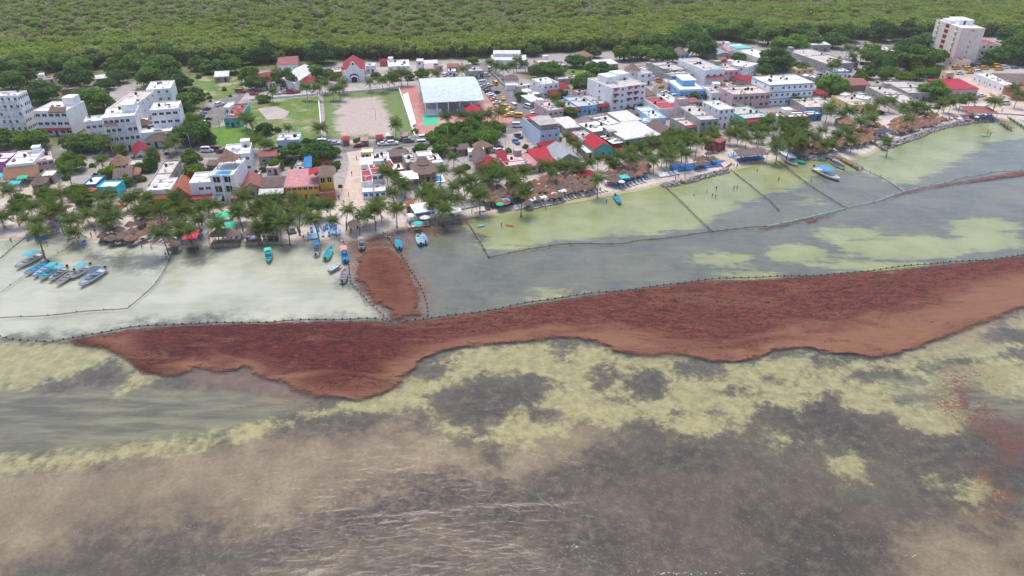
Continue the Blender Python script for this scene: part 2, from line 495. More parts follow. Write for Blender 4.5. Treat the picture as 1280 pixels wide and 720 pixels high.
# ------------------------------------------------------------------ floating weed
def weed_material(name, dark, mid, rim, thresh=0.0, orange=(0.175, 0.055, 0.03), dark2=None, mid2=None, frag=5.0):
    m, nt, N, L, b = newmat(name)
    mp = nd(nt, 'ShaderNodeMapping'); mp.inputs['Rotation'].default_value = (0, 0, math.radians(-10)); mp.inputs['Scale'].default_value = (0.45, 1.2, 1)
    L.new(position(nt), mp.inputs['Vector'])
    n1 = noise(nt, mp.outputs[0], 0.09, 7, 0.62, 1.2)
    n2 = noise(nt, mp.outputs[0], 0.8, 6, 0.75, 1.0)
    n3 = noise(nt, position(nt), 2.2, 4, 0.75)
    n4 = noise(nt, position(nt), 0.9, 5, 0.8, 1.5)
    sd = attr(nt, 'inside')
    f = math_(nt, 'ADD', sd, math_(nt, 'MULTIPLY', math_(nt, 'SUBTRACT', n1, 0.5), 13))
    f = math_(nt, 'ADD', f, math_(nt, 'MULTIPLY', math_(nt, 'SUBTRACT', n2, 0.5), 7))
    c = mixc(nt, smooth(nt, n2, 0.38, 0.60), dark, mid)
    sx = nd(nt, 'ShaderNodeSeparateXYZ'); L.new(position(nt), sx.inputs[0])
    if dark2:
        c2 = mixc(nt, smooth(nt, n2, 0.38, 0.60), dark2, mid2)
        fx_ = math_(nt, 'ADD', sx.outputs['X'], math_(nt, 'MULTIPLY', math_(nt, 'SUBTRACT', n1, 0.5), 90))
        c = mixc(nt, smooth(nt, fx_, -45, 5), c, c2)
    c = mixc(nt, math_(nt, 'MULTIPLY', smooth(nt, n1, 0.54, 0.66), 0.4), c, rim)
    c = mixc(nt, math_(nt, 'MULTIPLY', smooth(nt, n4, 0.50, 0.40), 0.8), c, tuple(v * 0.55 for v in dark))
    c = mixc(nt, math_(nt, 'MULTIPLY', smooth(nt, n3, 0.55, 0.70), 0.6), c, orange)
    f = math_(nt, 'ADD', attr(nt, 'tan'), math_(nt, 'MULTIPLY', math_(nt, 'SUBTRACT', n1, 0.5), 24))
    f = math_(nt, 'ADD', f, math_(nt, 'MULTIPLY', math_(nt, 'SUBTRACT', n2, 0.5), 4))
    c = mixc(nt, math_(nt, 'MULTIPLY', smooth(nt, f, 8.0, -1.0), 0.85), c, rim)
    vn = noise(nt, mp.outputs[0], 0.35, 6, 0.75, 2.2)
    c = mixc(nt, math_(nt, 'MULTIPLY', smooth(nt, vn, 0.40, 0.30), 0.8), c, tuple(v * 0.45 for v in dark))
    c = mixc(nt, math_(nt, 'MULTIPLY', smooth(nt, vn, 0.60, 0.68), 0.35), c, tuple(min(1, v * 1.3) for v in rim))
    L.new(c, b.inputs['Base Color'])
    b.inputs['Roughness'].default_value = 0.7
    b.inputs['Specular IOR Level'].default_value = 0.2
    bump(nt, math_(nt, 'ADD', n2, math_(nt, 'MULTIPLY', n3, 0.6)), 1.0, 0.5, b)
    tr = nd(nt, 'ShaderNodeBsdfTransparent')
    mx = nd(nt, 'ShaderNodeMixShader')
    # frayed rim and open leads in the mat
    al = smooth(nt, math_(nt, 'ADD', sd, math_(nt, 'MULTIPLY', math_(nt, 'SUBTRACT', n2, 0.5), frag)), thresh - 0.3, thresh + 1.6)
    lead = math_(nt, 'SUBTRACT', 1.0, math_(nt, 'MULTIPLY', smooth(nt, math_(nt, 'MULTIPLY', n2, n1), 0.33, 0.40), 0.45))
    al = math_(nt, 'MULTIPLY', al, smooth(nt, math_(nt, 'ADD', math_(nt, 'ADD', attr(nt, 'outer'), math_(nt, 'MULTIPLY', math_(nt, 'SUBTRACT', n1, 0.5), 9)), math_(nt, 'MULTIPLY', math_(nt, 'SUBTRACT', n2, 0.5), 5)), 0.2, 1.6))
    L.new(math_(nt, 'MULTIPLY', al, lead), mx.inputs[0])
    L.new(tr.outputs[0], mx.inputs[1]); L.new(b.outputs[0], mx.inputs[2]); L.new(mx.outputs[0], N['Material Output'].inputs[0])
    return m
def line_dist(px, py, pts):
    d2 = np.full(px.shape, 1e18)
    for (ax, ay), (bx, by) in zip(pts[:-1], pts[1:]):
        ex, ey = bx - ax, by - ay
        t = np.clip(((px - ax) * ex + (py - ay) * ey) / (ex * ex + ey * ey + 1e-12), 0, 1)
        d2 = np.minimum(d2, (px - ax - t * ex) ** 2 + (py - ay - t * ey) ** 2)
    return np.sqrt(d2)
def weed(name, label, polys, mat, step=1.2, outer=None, tan=()):
    g = [GV(p, 0.04) for p in polys]
    allp = np.array(sum(g, []))
    ax = np.arange(allp[:, 0].min() - 2, allp[:, 0].max() + 2, step); ay = np.arange(allp[:, 1].min() - 2, allp[:, 1].max() + 2, step)
    AX, AY = np.meshgrid(ax, ay)
    sd = np.full(AX.shape, -1e9)
    for q in g:
        sd = np.maximum(sd, poly_sd(AX, AY, q))
    z = 0.085 + 0.035 * nrs.rand(*AX.shape) * np.clip(sd, 0, 1) + 0.04 * np.sin(AX * 0.3 + 2 * np.sin(AY * 0.35)) * np.clip(sd / 4, 0, 1)
    od = line_dist(AX, AY, GV(outer, 0.04)) if outer else sd
    td = od.copy()
    for q in tan:
        td = np.minimum(td, 2.5 - poly_sd(AX, AY, GV(q, 0.04)))
    o = link(name, grid_mesh(name, ax, ay, z, mat, {'inside': np.clip(sd, -5, 25), 'outer': np.clip(od, 0, 40), 'tan': np.clip(td, -10, 40)}, keep=(sd > -1.5)))
    return stuff(o, label, 'seaweed')
wm1 = weed_material('weed_red', (0.042, 0.006, 0.0065), (0.118, 0.020, 0.017), (0.24, 0.115, 0.066), dark2=(0.062, 0.013, 0.010), mid2=(0.165, 0.046, 0.030))
wm2 = weed_material('weed_brown', (0.075, 0.018, 0.011), (0.15, 0.042, 0.026), (0.17, 0.065, 0.04), frag=16.0, thresh=0.2)
wm3 = weed_material('weed_strip', (0.13, 0.042, 0.03), (0.20, 0.08, 0.055), (0.22, 0.095, 0.065), frag=7.0, thresh=0.3)
top = [p for p in BOOM if 90 <= p[0] <= 1350]
low = [(1350, 372), (1280, 386), (1230, 405), (1180, 425), (1130, 443), (1090, 449), (1050, 445), (1010, 438), (975, 442), (930, 456), (890, 453), (850, 444), (810, 447), (770, 440), (740, 430), (700, 423), (660, 428), (620, 436), (580, 435), (550, 442),
       (530, 452), (515, 470), (500, 482), (485, 493), (450, 502), (410, 503), (380, 493), (340, 480), (300, 462), (275, 466), (250, 462), (215, 472), (185, 470), (165, 460), (150, 447), (130, 437), (75, 430)]
weed('sargassum_mat', 'long rust red raft of floating sargassum against the outer boom', [[(x, y + 1.0) for x, y in top] + low], wm1, outer=low[:-5],
     tan=[[(930, 452), (960, 428), (1020, 418), (1090, 402), (1160, 388), (1220, 362), (1290, 345), (1360, 335), (1360, 372), (1230, 405), (1130, 443), (1050, 445), (975, 442)], [(640, 425), (760, 418), (850, 432), (930, 440), (890, 453), (770, 440)],
          [(230, 462), (300, 458), (350, 480), (300, 470)], [(490, 470), (530, 440), (540, 452), (500, 484)], [(130, 424), (160, 420), (165, 440), (145, 440)]])
weed('sargassum_patch', 'brown weed rafts drifting inside the funnel of booms',
     [[(440, 322), (455, 312), (478, 306), (500, 316), (516, 339), (527, 358), (532, 377), (532, 396), (489, 401), (461, 376), (441, 352)]], wm2, 0.8)
weed('sargassum_patch', 'thin pink brown weed strip caught along the inner net',
     [[(655, 313.5), (700, 307), (745, 305), (700, 309.5), (650, 317)],
      [(935, 286.5), (985, 277), (1030, 268), (1000, 279), (960, 287)],
      [(1000, 274), (1058, 262.5), (1036, 272), (1010, 281)],
      [(1100, 250.5), (1128, 239), (1180, 229), (1280, 212), (1400, 201), (1400, 211), (1290, 219), (1200, 231), (1150, 239), (1120, 247)]], wm3, 0.6, outer=[(0, 700), (10, 700)])
weed('sargassum_patch', 'small clump of dark red weed below the pale mud lobe', [ell(512, 447, 16, 5), ell(527, 444, 10, 4)], wm1, 0.8)

# ================================================================== the town: streets and lots (sheets laid on the ground)
def sheet_mat(name, c1, c2, scale=0.8, spots=None, rough=0.9, amt=0.6):
    m, nt, N, L, b = newmat(name)
    p = position(nt)
    n1 = noise(nt, p, scale, 5, 0.7)
    n2 = noise(nt, p, 0.12, 4, 0.6)
    c = mixc(nt, smooth(nt, n1, 0.3, 0.7), c1, c2)
    if spots:
        c = mixc(nt, math_(nt, 'MULTIPLY', smooth(nt, n2, 0.5, 0.66), amt), c, spots)
    L.new(c, b.inputs['Base Color'])
    b.inputs['Roughness'].default_value = rough
    b.inputs['Specular IOR Level'].default_value = 0.15
    return m
M_ASPH = sheet_mat('asphalt', (0.12, 0.11, 0.11), (0.20, 0.185, 0.18), spots=(0.26, 0.235, 0.21))
M_CONC = sheet_mat('concrete_street', (0.30, 0.26, 0.23), (0.42, 0.37, 0.34), spots=(0.22, 0.19, 0.17))
M_SAND = sheet_mat('sand_street', (0.40, 0.32, 0.265), (0.52, 0.43, 0.36), spots=(0.32, 0.24, 0.18))
M_PLAZA = sheet_mat('red_paving', (0.33, 0.13, 0.12), (0.46, 0.22, 0.20), spots=(0.45, 0.33, 0.30))
M_COURT = sheet_mat('green_court', (0.05, 0.34, 0.19), (0.09, 0.42, 0.25))
M_GRASS = sheet_mat('grass_lot', (0.065, 0.125, 0.025), (0.14, 0.20, 0.05), 0.5, spots=(0.34, 0.28, 0.20), amt=0.85)
M_GRASS2 = sheet_mat('grass_bright', (0.07, 0.15, 0.022), (0.125, 0.225, 0.04), 0.5, spots=(0.09, 0.16, 0.03))
M_GRASS3 = sheet_mat('dry_grass', (0.08, 0.13, 0.03), (0.20, 0.19, 0.09), 0.6, spots=(0.30, 0.24, 0.19))
_lz = [0]
LOTS = []
def lot(name, poly, mat, lift=None):
    _lz[0] += 1
    z = ZL + 0.006 + 0.004 * _lz[0]
    pts = [G(x, y, ZL) for x, y in poly]
    LOTS.append((name, poly))
    me = bpy.data.meshes.new(name)
    me.from_pydata([(x, y, z) for x, y in pts], [], [list(range(len(pts)))])
    me.materials.append(mat)
    if me.polygons[0].normal.z < 0:
        me.flip_normals()
    return struct(link(name, me))
lot('sand_street', [(430, 176), (452, 176), (453, 205), (453, 243), (462, 252), (500, 250), (500, 262), (430, 264), (418, 262), (430, 235), (437, 205)], M_SAND)
lot('sand_plaza', [(1186, 97), (1226, 91), (1262, 110), (1300, 115), (1300, 145), (1240, 141), (1245, 128), (1222, 116), (1222, 108)], M_SAND)
lot('concrete_yard', [(470, 84), (600, 76), (604, 92), (520, 100), (470, 102)], M_CONC)
lot('sand_lot', [(1075, 112), (1098, 108), (1128, 125), (1110, 132), (1090, 124)], M_SAND)
lot('promenade', [(-200, 232), (0, 229), (60, 226), (100, 232), (160, 240), (250, 252), (340, 248), (425, 246), (425, 258), (340, 262), (250, 264), (160, 258), (60, 245), (0, 247), (-200, 250)], M_SAND)
lot('concrete_plaza', [(604, 150), (650, 148), (672, 178), (668, 186), (640, 200), (612, 196), (618, 170)], M_CONC)
lot('back_street', [(298, 117), (400, 112.5), (520, 101.5), (520, 106), (400, 118), (300, 125)], M_CONC)
lot('inland_street', [(297, 109), (313, 111), (290, 137), (266, 166), (245, 182), (232, 196), (206, 226), (190, 226), (214, 194), (226, 172), (246, 148), (268, 131)], M_ASPH)
lot('main_street', [(-60, 190), (100, 184), (200, 187), (262, 185), (330, 188), (400, 187), (450, 178.5), (540, 168), (605, 163), (640, 154), (668, 150), (672, 158), (640, 167), (560, 180), (450, 188), (400, 195), (300, 197), (200, 197), (-60, 200)], M_ASPH)
lot('taxi_street', [(594, 80), (606, 77), (642, 105), (670, 128), (700, 143), (745, 147), (768, 137), (806, 132), (815, 112), (826, 99), (842, 110), (852, 118), (900, 128), (958, 127), (962, 131), (905, 137), (845, 128), (818, 136), (800, 141), (760, 150), (735, 160), (700, 158), (672, 162), (640, 158), (624, 138), (608, 108)], M_ASPH)
lot('hotel_street', [(1060, 100), (1140, 92), (1180, 88), (1250, 86), (1300, 86), (1300, 92), (1230, 95), (1180, 99), (1120, 104), (1060, 110)], M_CONC)
lot('beach_path', [(888, 186), (900, 183), (916, 203), (905, 210)], M_SAND)
lot('grass_lot', [(310, 128), (399, 120), (402, 172), (380, 183), (344, 184), (318, 168), (308, 148)], M_GRASS)
lot('grass_lot', [(262, 160), (300, 155), (324, 166), (346, 183), (300, 187), (262, 184)], M_GRASS2)
lot('grass_lot', [(240, 96), (300, 90), (305, 112), (270, 126), (248, 112)], M_GRASS)
lot('grass_lot', [(805, 86), (846, 80), (838, 96), (815, 96)], M_GRASS2)
lot('grass_lot', [(690, 86), (740, 80), (738, 100), (712, 116), (692, 96)], M_GRASS)
lot('dry_track', [(310, 151), (400, 149), (401, 156), (330, 159), (316, 158)], M_GRASS3)
lot('bare_ground', [(322, 136), (345, 133), (362, 140), (356, 148), (334, 150)], M_CONC)
lot('bare_ground', [(306, 128), (330, 127), (336, 132), (312, 136)], M_GRASS3)
lot('sports_field', [(404, 119), (498, 111.5), (519, 168), (500, 174), (408, 174)], M_GRASS3)
lot('red_plaza', [(499, 110), (519, 107), (531, 134), (604, 126), (614, 124), (642, 150), (624, 162), (560, 162), (546, 174), (524, 176)], M_PLAZA)
lot('green_court', [(527, 144), (547, 143), (549, 156), (530, 158)], M_COURT)
m, nt, N, L, b = newmat('pitch_dirt')
p_ = position(nt)
n1 = noise(nt, p_, 0.16, 6, 0.65); n2 = noise(nt, p_, 1.2, 4, 0.7)
f_ = math_(nt, 'ADD', attr(nt, 'inside'), math_(nt, 'MULTIPLY', math_(nt, 'SUBTRACT', n1, 0.5), 16))
grs = mixc(nt, n2, (0.055, 0.12, 0.02), (0.15, 0.19, 0.06))
drt = mixc(nt, smooth(nt, n2, 0.3, 0.7), (0.30, 0.235, 0.205), (0.40, 0.33, 0.30))
L.new(mixc(nt, smooth(nt, f_, 0.5, 4.5), grs, drt), b.inputs['Base Color'])
b.inputs['Roughness'].default_value = 0.95
pit = GV([(404, 119.5), (497.5, 112), (517, 167), (499, 173.5), (409, 173.5)], ZL)
inn = GV([(415, 124), (480, 118), (505, 166), (500, 173), (412, 172)], ZL)
pa = np.array(pit)
px_ = np.arange(pa[:, 0].min(), pa[:, 0].max() + 1, 1.0); py_ = np.arange(pa[:, 1].min(), pa[:, 1].max() + 1, 1.0)
PX, PY = np.meshgrid(px_, py_)
struct(link('dirt_pitch', grid_mesh('dirt_pitch', px_, py_, np.full(PX.shape, ZL + 0.16), m, {'inside': np.clip(poly_sd(PX, PY, inn), -8, 12)}, keep=poly_sd(PX, PY, pit) > 1.0)))

# ================================================================== building kit
WHITE = mat_plain('white_plaster', (0.78, 0.765, 0.775), 0.85, 0.06, 0.5, dirt=(0.56, 0.53, 0.52))
LIMEW = mat_plain('roof_white', (0.72, 0.70, 0.69), 0.85, 0.08, 0.5, dirt=(0.40, 0.37, 0.35))
CREAM = mat_plain('cream_plaster', (0.72, 0.62, 0.55), 0.85, 0.05, 0.5, dirt=(0.5, 0.42, 0.36))
PEACH = mat_plain('peach_plaster', (0.60, 0.44, 0.30), 0.85, 0.06, 0.5)
GREY = mat_plain('bare_concrete', (0.36, 0.33, 0.315), 0.9, 0.14, 0.6, dirt=(0.2, 0.18, 0.17))
ROOFG = mat_plain('roof_grey', (0.44, 0.41, 0.39), 0.9, 0.14, 0.5, dirt=(0.25, 0.225, 0.21))
ROOFB = mat_plain('roof_beige', (0.50, 0.44, 0.39), 0.9, 0.14, 0.5, dirt=(0.28, 0.24, 0.21))
PBLUE = mat_plain('pale_blue_plaster', (0.50, 0.60, 0.72), 0.85, 0.06, 0.5, dirt=(0.42, 0.46, 0.52))
SKYB = mat_plain('sky_blue_paint', (0.18, 0.42, 0.68), 0.7, 0.08, 0.6)
TURQ = mat_plain('turquoise_paint', (0.03, 0.42, 0.50), 0.7, 0.08, 0.6)
DBLUE = mat_plain('blue_paint', (0.03, 0.22, 0.42), 0.7, 0.08, 0.6)
TEAL = mat_plain('teal_paint', (0.10, 0.42, 0.38), 0.7, 0.1, 0.6)
PURP = mat_plain('magenta_paint', (0.38, 0.09, 0.30), 0.7, 0.1, 0.6)
YELL = mat_plain('yellow_paint', (0.66, 0.36, 0.035), 0.7, 0.07, 0.6)
YELP = mat_plain('pale_yellow_paint', (0.62, 0.47, 0.20), 0.7, 0.08, 0.6)
PINKP = mat_plain('pink_paint', (0.58, 0.40, 0.40), 0.8, 0.07, 0.6)
REDP = mat_plain('red_paint', (0.33, 0.03, 0.04), 0.7, 0.12, 0.6)
DRED = mat_plain('dark_red_paint', (0.22, 0.03, 0.035), 0.7, 0.12, 0.6)
BRICK = mat_plain('terracotta_wall', (0.36, 0.15, 0.09), 0.85, 0.15, 0.8)
STEEL = mat_plain('galvanised', (0.42, 0.43, 0.45), 0.5, 0.1, 0.6, 0.3)
DARKW = mat_plain('dark_wood', (0.09, 0.055, 0.04), 0.8, 0.2, 1.0)
WOOD = mat_plain('weathered_wood', (0.24, 0.18, 0.14), 0.85, 0.2, 1.5)
BLACKP = mat_plain('black_plastic', (0.02, 0.02, 0.022), 0.5, 0.1)
WFRAME = mat_plain('window_frame', (0.55, 0.54, 0.53), 0.6, 0.05)
STONE = mat_plain('rough_stone', (0.30, 0.27, 0.255), 0.95, 0.3, 1.2)
m, nt, N, L, b = newmat('window_glass')
b.inputs['Base Color'].default_value = (0.018, 0.022, 0.028, 1)
b.inputs['Roughness'].default_value = 0.12
GLASS = m
m, nt, N, L, b = newmat('pool_water')
L.new(mixc(nt, noise(nt, position(nt), 1.5, 3), (0.01, 0.20, 0.46), (0.03, 0.32, 0.60)), b.inputs['Base Color'])
b.inputs['Roughness'].default_value = 0.15
POOL = m
def ribbed(name, col, pitch=2.6, rough=0.55, dirt=None, axis_='X'):
    m, nt, N, L, b = newmat(name)
    oc = objcoord(nt)
    n1 = noise(nt, oc, 0.7, 5, 0.65)
    c = mixc(nt, smooth(nt, n1, 0.3, 0.7), tuple(v * 0.78 for v in col), tuple(min(1, v * 1.12) for v in col))
    if dirt:
        c = mixc(nt, math_(nt, 'MULTIPLY', smooth(nt, noise(nt, oc, 0.3, 6, 0.7), 0.5, 0.7), 0.55), c, dirt)
    w = nd(nt, 'ShaderNodeTexWave', bands_direction=axis_)
    w.inputs['Scale'].default_value = pitch
    L.new(oc, w.inputs['Vector'])
    L.new(c, b.inputs['Base Color'])
    b.inputs['Roughness'].default_value = rough
    b.inputs['Specular IOR Level'].default_value = 0.12
    bump(nt, w.outputs['Fac'], 0.6, 0.1, b)
    return m
R_RED = ribbed('red_sheet_roof', (0.27, 0.018, 0.032), dirt=(0.24, 0.05, 0.055))
R_BRED = ribbed('bright_red_sheet', (0.40, 0.022, 0.045), dirt=(0.34, 0.07, 0.08))
R_PINK = ribbed('faded_pink_sheet', (0.52, 0.25, 0.25), dirt=(0.40, 0.20, 0.18))
R_TERRA = ribbed('terracotta_tile', (0.36, 0.13, 0.075), 2.0, 0.85, dirt=(0.22, 0.09, 0.06))
R_BROWN = ribbed('brown_sheet', (0.17, 0.12, 0.11), dirt=(0.11, 0.08, 0.07))
R_RUST = ribbed('rusty_red_sheet', (0.30, 0.11, 0.095), dirt=(0.20, 0.08, 0.06))
R_GREY = ribbed('grey_sheet', (0.33, 0.35, 0.39), dirt=(0.26, 0.26, 0.28))
R_WHITE = ribbed('white_sheet', (0.66, 0.65, 0.64), dirt=(0.48, 0.46, 0.44))
R_BLUEW = ribbed('pale_blue_sheet', (0.50, 0.58, 0.65), 1.2, 0.45)
R_BLUE = ribbed('blue_sheet', (0.04, 0.20, 0.42))
m, nt, N, L, b = newmat('thatch')
oc = objcoord(nt)
oi = nd(nt, 'ShaderNodeObjectInfo')
n1 = noise(nt, oc, 5.0, 4, 0.7); n2 = noise(nt, oc, 0.8, 4, 0.6)
c = mixc(nt, smooth(nt, n1, 0.28, 0.72), (0.115, 0.08, 0.065), (0.24, 0.17, 0.135))
c = mixc(nt, smooth(nt, n2, 0.5, 0.7), c, (0.17, 0.135, 0.12))
c = mixc(nt, math_(nt, 'MULTIPLY', smooth(nt, oi.outputs['Random'], 0.62, 0.95), 0.6), c, (0.30, 0.16, 0.09))
L.new(c, b.inputs['Base Color']); b.inputs['Roughness'].default_value = 0.95; b.inputs['Specular IOR Level'].default_value = 0.05
bump(nt, n1, 0.8, 0.08, b)
THATCH = m
m, nt, N, L, b = newmat('new_thatch')
oc = objcoord(nt); n1 = noise(nt, oc, 5.0, 4, 0.7)
oi = nd(nt, 'ShaderNodeObjectInfo')
c = mixc(nt, smooth(nt, n1, 0.28, 0.72), (0.20, 0.10, 0.065), (0.40, 0.22, 0.15))
c = mixc(nt, math_(nt, 'MULTIPLY', oi.outputs['Random'], 0.8), c, (0.17, 0.10, 0.08))
L.new(c, b.inputs['Base Color']); b.inputs['Roughness'].default_value = 0.95; b.inputs['Specular IOR Level'].default_value = 0.05
bump(nt, n1, 0.8, 0.08, b)
THATCHN = m

# unit window: frame ring in x/z, facing -y, 1 x 1, centred; pane behind
_w = MB()
for x0, x1, z0, z1 in ((-.5, .5, .42, .5), (-.5, .5, -.5, -.42), (-.5, -.43, -.42, .42), (.43, .5, -.42, .42), (-.03, .03, -.42, .42)):
    _w.box(x0, x1, -.06, .02, z0, z1)
WIN = _w.mesh('window', WFRAME)
_w = MB(); _w.add([(-.44, 0, -.43), (.44, 0, -.43), (.44, 0, .43), (-.44, 0, .43)], [(0, 1, 2, 3)])
PANE = _w.mesh('pane', GLASS)
_w = MB(); _w.box(-.5, .5, -.05, .0, -.5, .5); _w.box(.32, .38, -.09, -.05, -.06, .02)
DOORM = _w.mesh('door', DARKW)
_w = MB(); _w.lathe([(.45, 0), (.55, .05), (.55, .85), (.42, 1.05), (.2, 1.12), (.2, 1.2), (.0, 1.2)], 10)
TANK = _w.mesh('water_tank', BLACKP)
_w = MB(); _w.box(-.45, .45, -.18, .18, 0, .6); _w.m = 1; _w.lathe([(.22, .60), (.22, .63), (.0, .63)], 10)
ACU = _w.mesh('air_conditioner', [WFRAME, BLACKP])

LABELS = set()
def uniq(label):
    assert label not in LABELS, label
    LABELS.add(label)
    return label
def frame3(A, B, C, h, side):
    a = Vector((*G(*A, ZL + h), 0)); b = Vector((*G(*B, ZL + h), 0)); c = Vector((*G(*C, ZL + h), 0))
    u = b - a; w = u.length
    n = a if side == 'L' else b
    v = c - n
    ang1 = math.atan2(u.y, u.x); ang2 = math.atan2(v.y, v.x) - math.pi / 2
    k = w / (w + v.length)
    dl = (ang2 - ang1 + math.pi) % (2 * math.pi) - math.pi
    ang = ang1 + dl * (1 - k) if abs(dl) < 0.9 else ang1
    d = abs(-math.sin(ang) * v.x + math.cos(ang) * v.y)
    w = abs(math.cos(ang) * u.x + math.sin(ang) * u.y)
    ex = Vector((math.cos(ang), math.sin(ang), 0)); ey = Vector((-math.sin(ang), math.cos(ang), 0))
    ctr = (n + ex * w / 2 if side == 'L' else n - ex * w / 2) + ey * d / 2
    return ctr, ang, w, max(d, 1.5)
def facade(mb, w, h, ops, T, rec=0.18):
    xsv = sorted({-w / 2, w / 2, *[o[0] for o in ops], *[o[1] for o in ops]})
    zsv = sorted({0, h, *[o[2] for o in ops], *[o[3] for o in ops]})
    for i in range(len(xsv) - 1):
        for j in range(len(zsv) - 1):
            xm = (xsv[i] + xsv[i + 1]) / 2; zm = (zsv[j] + zsv[j + 1]) / 2
            if any(o[0] < xm < o[1] and o[2] < zm < o[3] for o in ops):
                continue
            mb.add([T(xsv[i], 0, zsv[j]), T(xsv[i + 1], 0, zsv[j]), T(xsv[i + 1], 0, zsv[j + 1]), T(xsv[i], 0, zsv[j + 1])], [(0, 1, 2, 3)])
    for x0, x1, z0, z1 in ops:
        q = [(x0, z0), (x1, z0), (x1, z1), (x0, z1)]
        for k in range(4):
            (ax, az), (bx, bz) = q[k], q[(k + 1) % 4]
            mb.add([T(ax, 0, az), T(ax, rec, az), T(bx, rec, bz), T(bx, 0, bz)], [(0, 1, 2, 3)])
def put_window(root, T, o, rec, rot):
    x0, x1, z0, z1 = o
    p = T((x0 + x1) / 2, rec - 0.02, (z0 + z1) / 2)
    win = link('window', WIN, root, p, rot, (x1 - x0, 1, z1 - z0))
    link('pane', PANE, win)
def openings(w, h, floors, n, ww=1.2, wh=1.15, sill=0.95, skip=0.0, door=False, fh=None, r=rnd):
    fh = fh or h / floors
    out = []; dr = None
    for f in range(floors):
        for i in range(n):
            if r.random() < skip:
                continue
            cx = -w / 2 + w * (i + 0.5) / n
            q = min(ww, w / n * 0.72)
            if door and f == 0 and i == n // 2:
                dr = (cx - 0.5, cx + 0.5, 0.0, 2.1); continue
            z0 = f * fh + sill
            z1 = min(z0 + wh, h - 0.25)
            if z1 > z0 + 0.3:
                out.append((cx - q / 2, cx + q / 2, z0, z1))
    return out, dr
def flat_roof(mb_rim, w, d, h, t=0.22, ph=0.5):
    xo, yo, xi, yi = w / 2, d / 2, w / 2 - t, d / 2 - t
    O = [(-xo, -yo), (xo, -yo), (xo, yo), (-xo, yo)]; I = [(-xi, -yi), (xi, -yi), (xi, yi), (-xi, yi)]
    for k in range(4):
        a, b_, c, d_ = O[k], O[(k + 1) % 4], I[(k + 1) % 4], I[k]
        mb_rim.add([(*a, h), (*b_, h), (*c, h), (*d_, h)], [(0, 1, 2, 3)])
        mb_rim.add([(*d_, h), (*c, h), (*c, h - ph), (*d_, h - ph)], [(0, 1, 2, 3)])
def slab(mb, pts, t):
    """thick sheet over a quad or triangle given counter-clockwise from above"""
    n = len(pts); q = [(x, y, z - t) for x, y, z in pts]
    mb.add(list(pts) + q, [tuple(range(n)), tuple(range(2 * n - 1, n - 1, -1))] + [(k, n + k, n + (k + 1) % n, (k + 1) % n) for k in range(n)])
def hip_points(w, d, z0, z1, ridge):
    r = ridge / 2
    return [(-w / 2, -d / 2, z0), (w / 2, -d / 2, z0), (w / 2, d / 2, z0), (-w / 2, d / 2, z0), (-r, 0, z1), (r, 0, z1)]
def hip(mb, w, d, z0, z1, ridge=None, t=0.15):
    if ridge is None:
        ridge = max(0.3, w - d)
    p = hip_points(w, d, z0, z1, ridge)
    slab(mb, [p[0], p[1], p[5], p[4]], t); slab(mb, [p[1], p[2], p[5]], t); slab(mb, [p[2], p[3], p[4], p[5]], t); slab(mb, [p[3], p[0], p[4]], t)
def thatch_hip(mb, w, d, z0, z1, ridge=None, tiers=3, n=28, r=rnd):
    """layered, frayed thatch on a rounded hip"""
    if ridge is None:
        ridge = max(0.2, w - d) * 0.8
    rings = []
    for t in range(tiers + 1):
        k = t / tiers
        for lip in ((0, 1) if 0 < t < tiers else (0,)):
            ring = []
            for i in range(n):
                a = 2 * math.pi * i / n
                ca, sa = math.cos(a), math.sin(a)
                e = 0.62
                bx = math.copysign(abs(ca) ** e, ca) * w / 2; by = math.copysign(abs(sa) ** e, sa) * d / 2
                rx = math.copysign(1, ca) * min(abs(ca) * 2, 1) * ridge / 2
                sag = k ** 0.9
                x = bx * (1 - sag) + rx * sag; y = by * (1 - sag) + 0.05 * sa * sag
                j = 1 + (r.uniform(-.035, .035) if k < 1 else 0)
                z = z0 + (z1 - z0) * k + (r.uniform(-.14, .06) if t == 0 else r.uniform(-.04, .04))
                if lip:
                    x *= 0.965; y *= 0.965; z += 0.10
                ring.append((x * j, y * j, z))
            rings.append(ring)
    mb.rings(rings, cap0=False, cap1=True, smooth=False)
    mb.rings([[(x * .97, y * .97, z - .02) for x, y, z in rings[0]], [(x * .3, y * .3, z0 + (z1 - z0) * .62) for x, y, z in rings[0]]], cap0=False, smooth=False)
BINFO = []
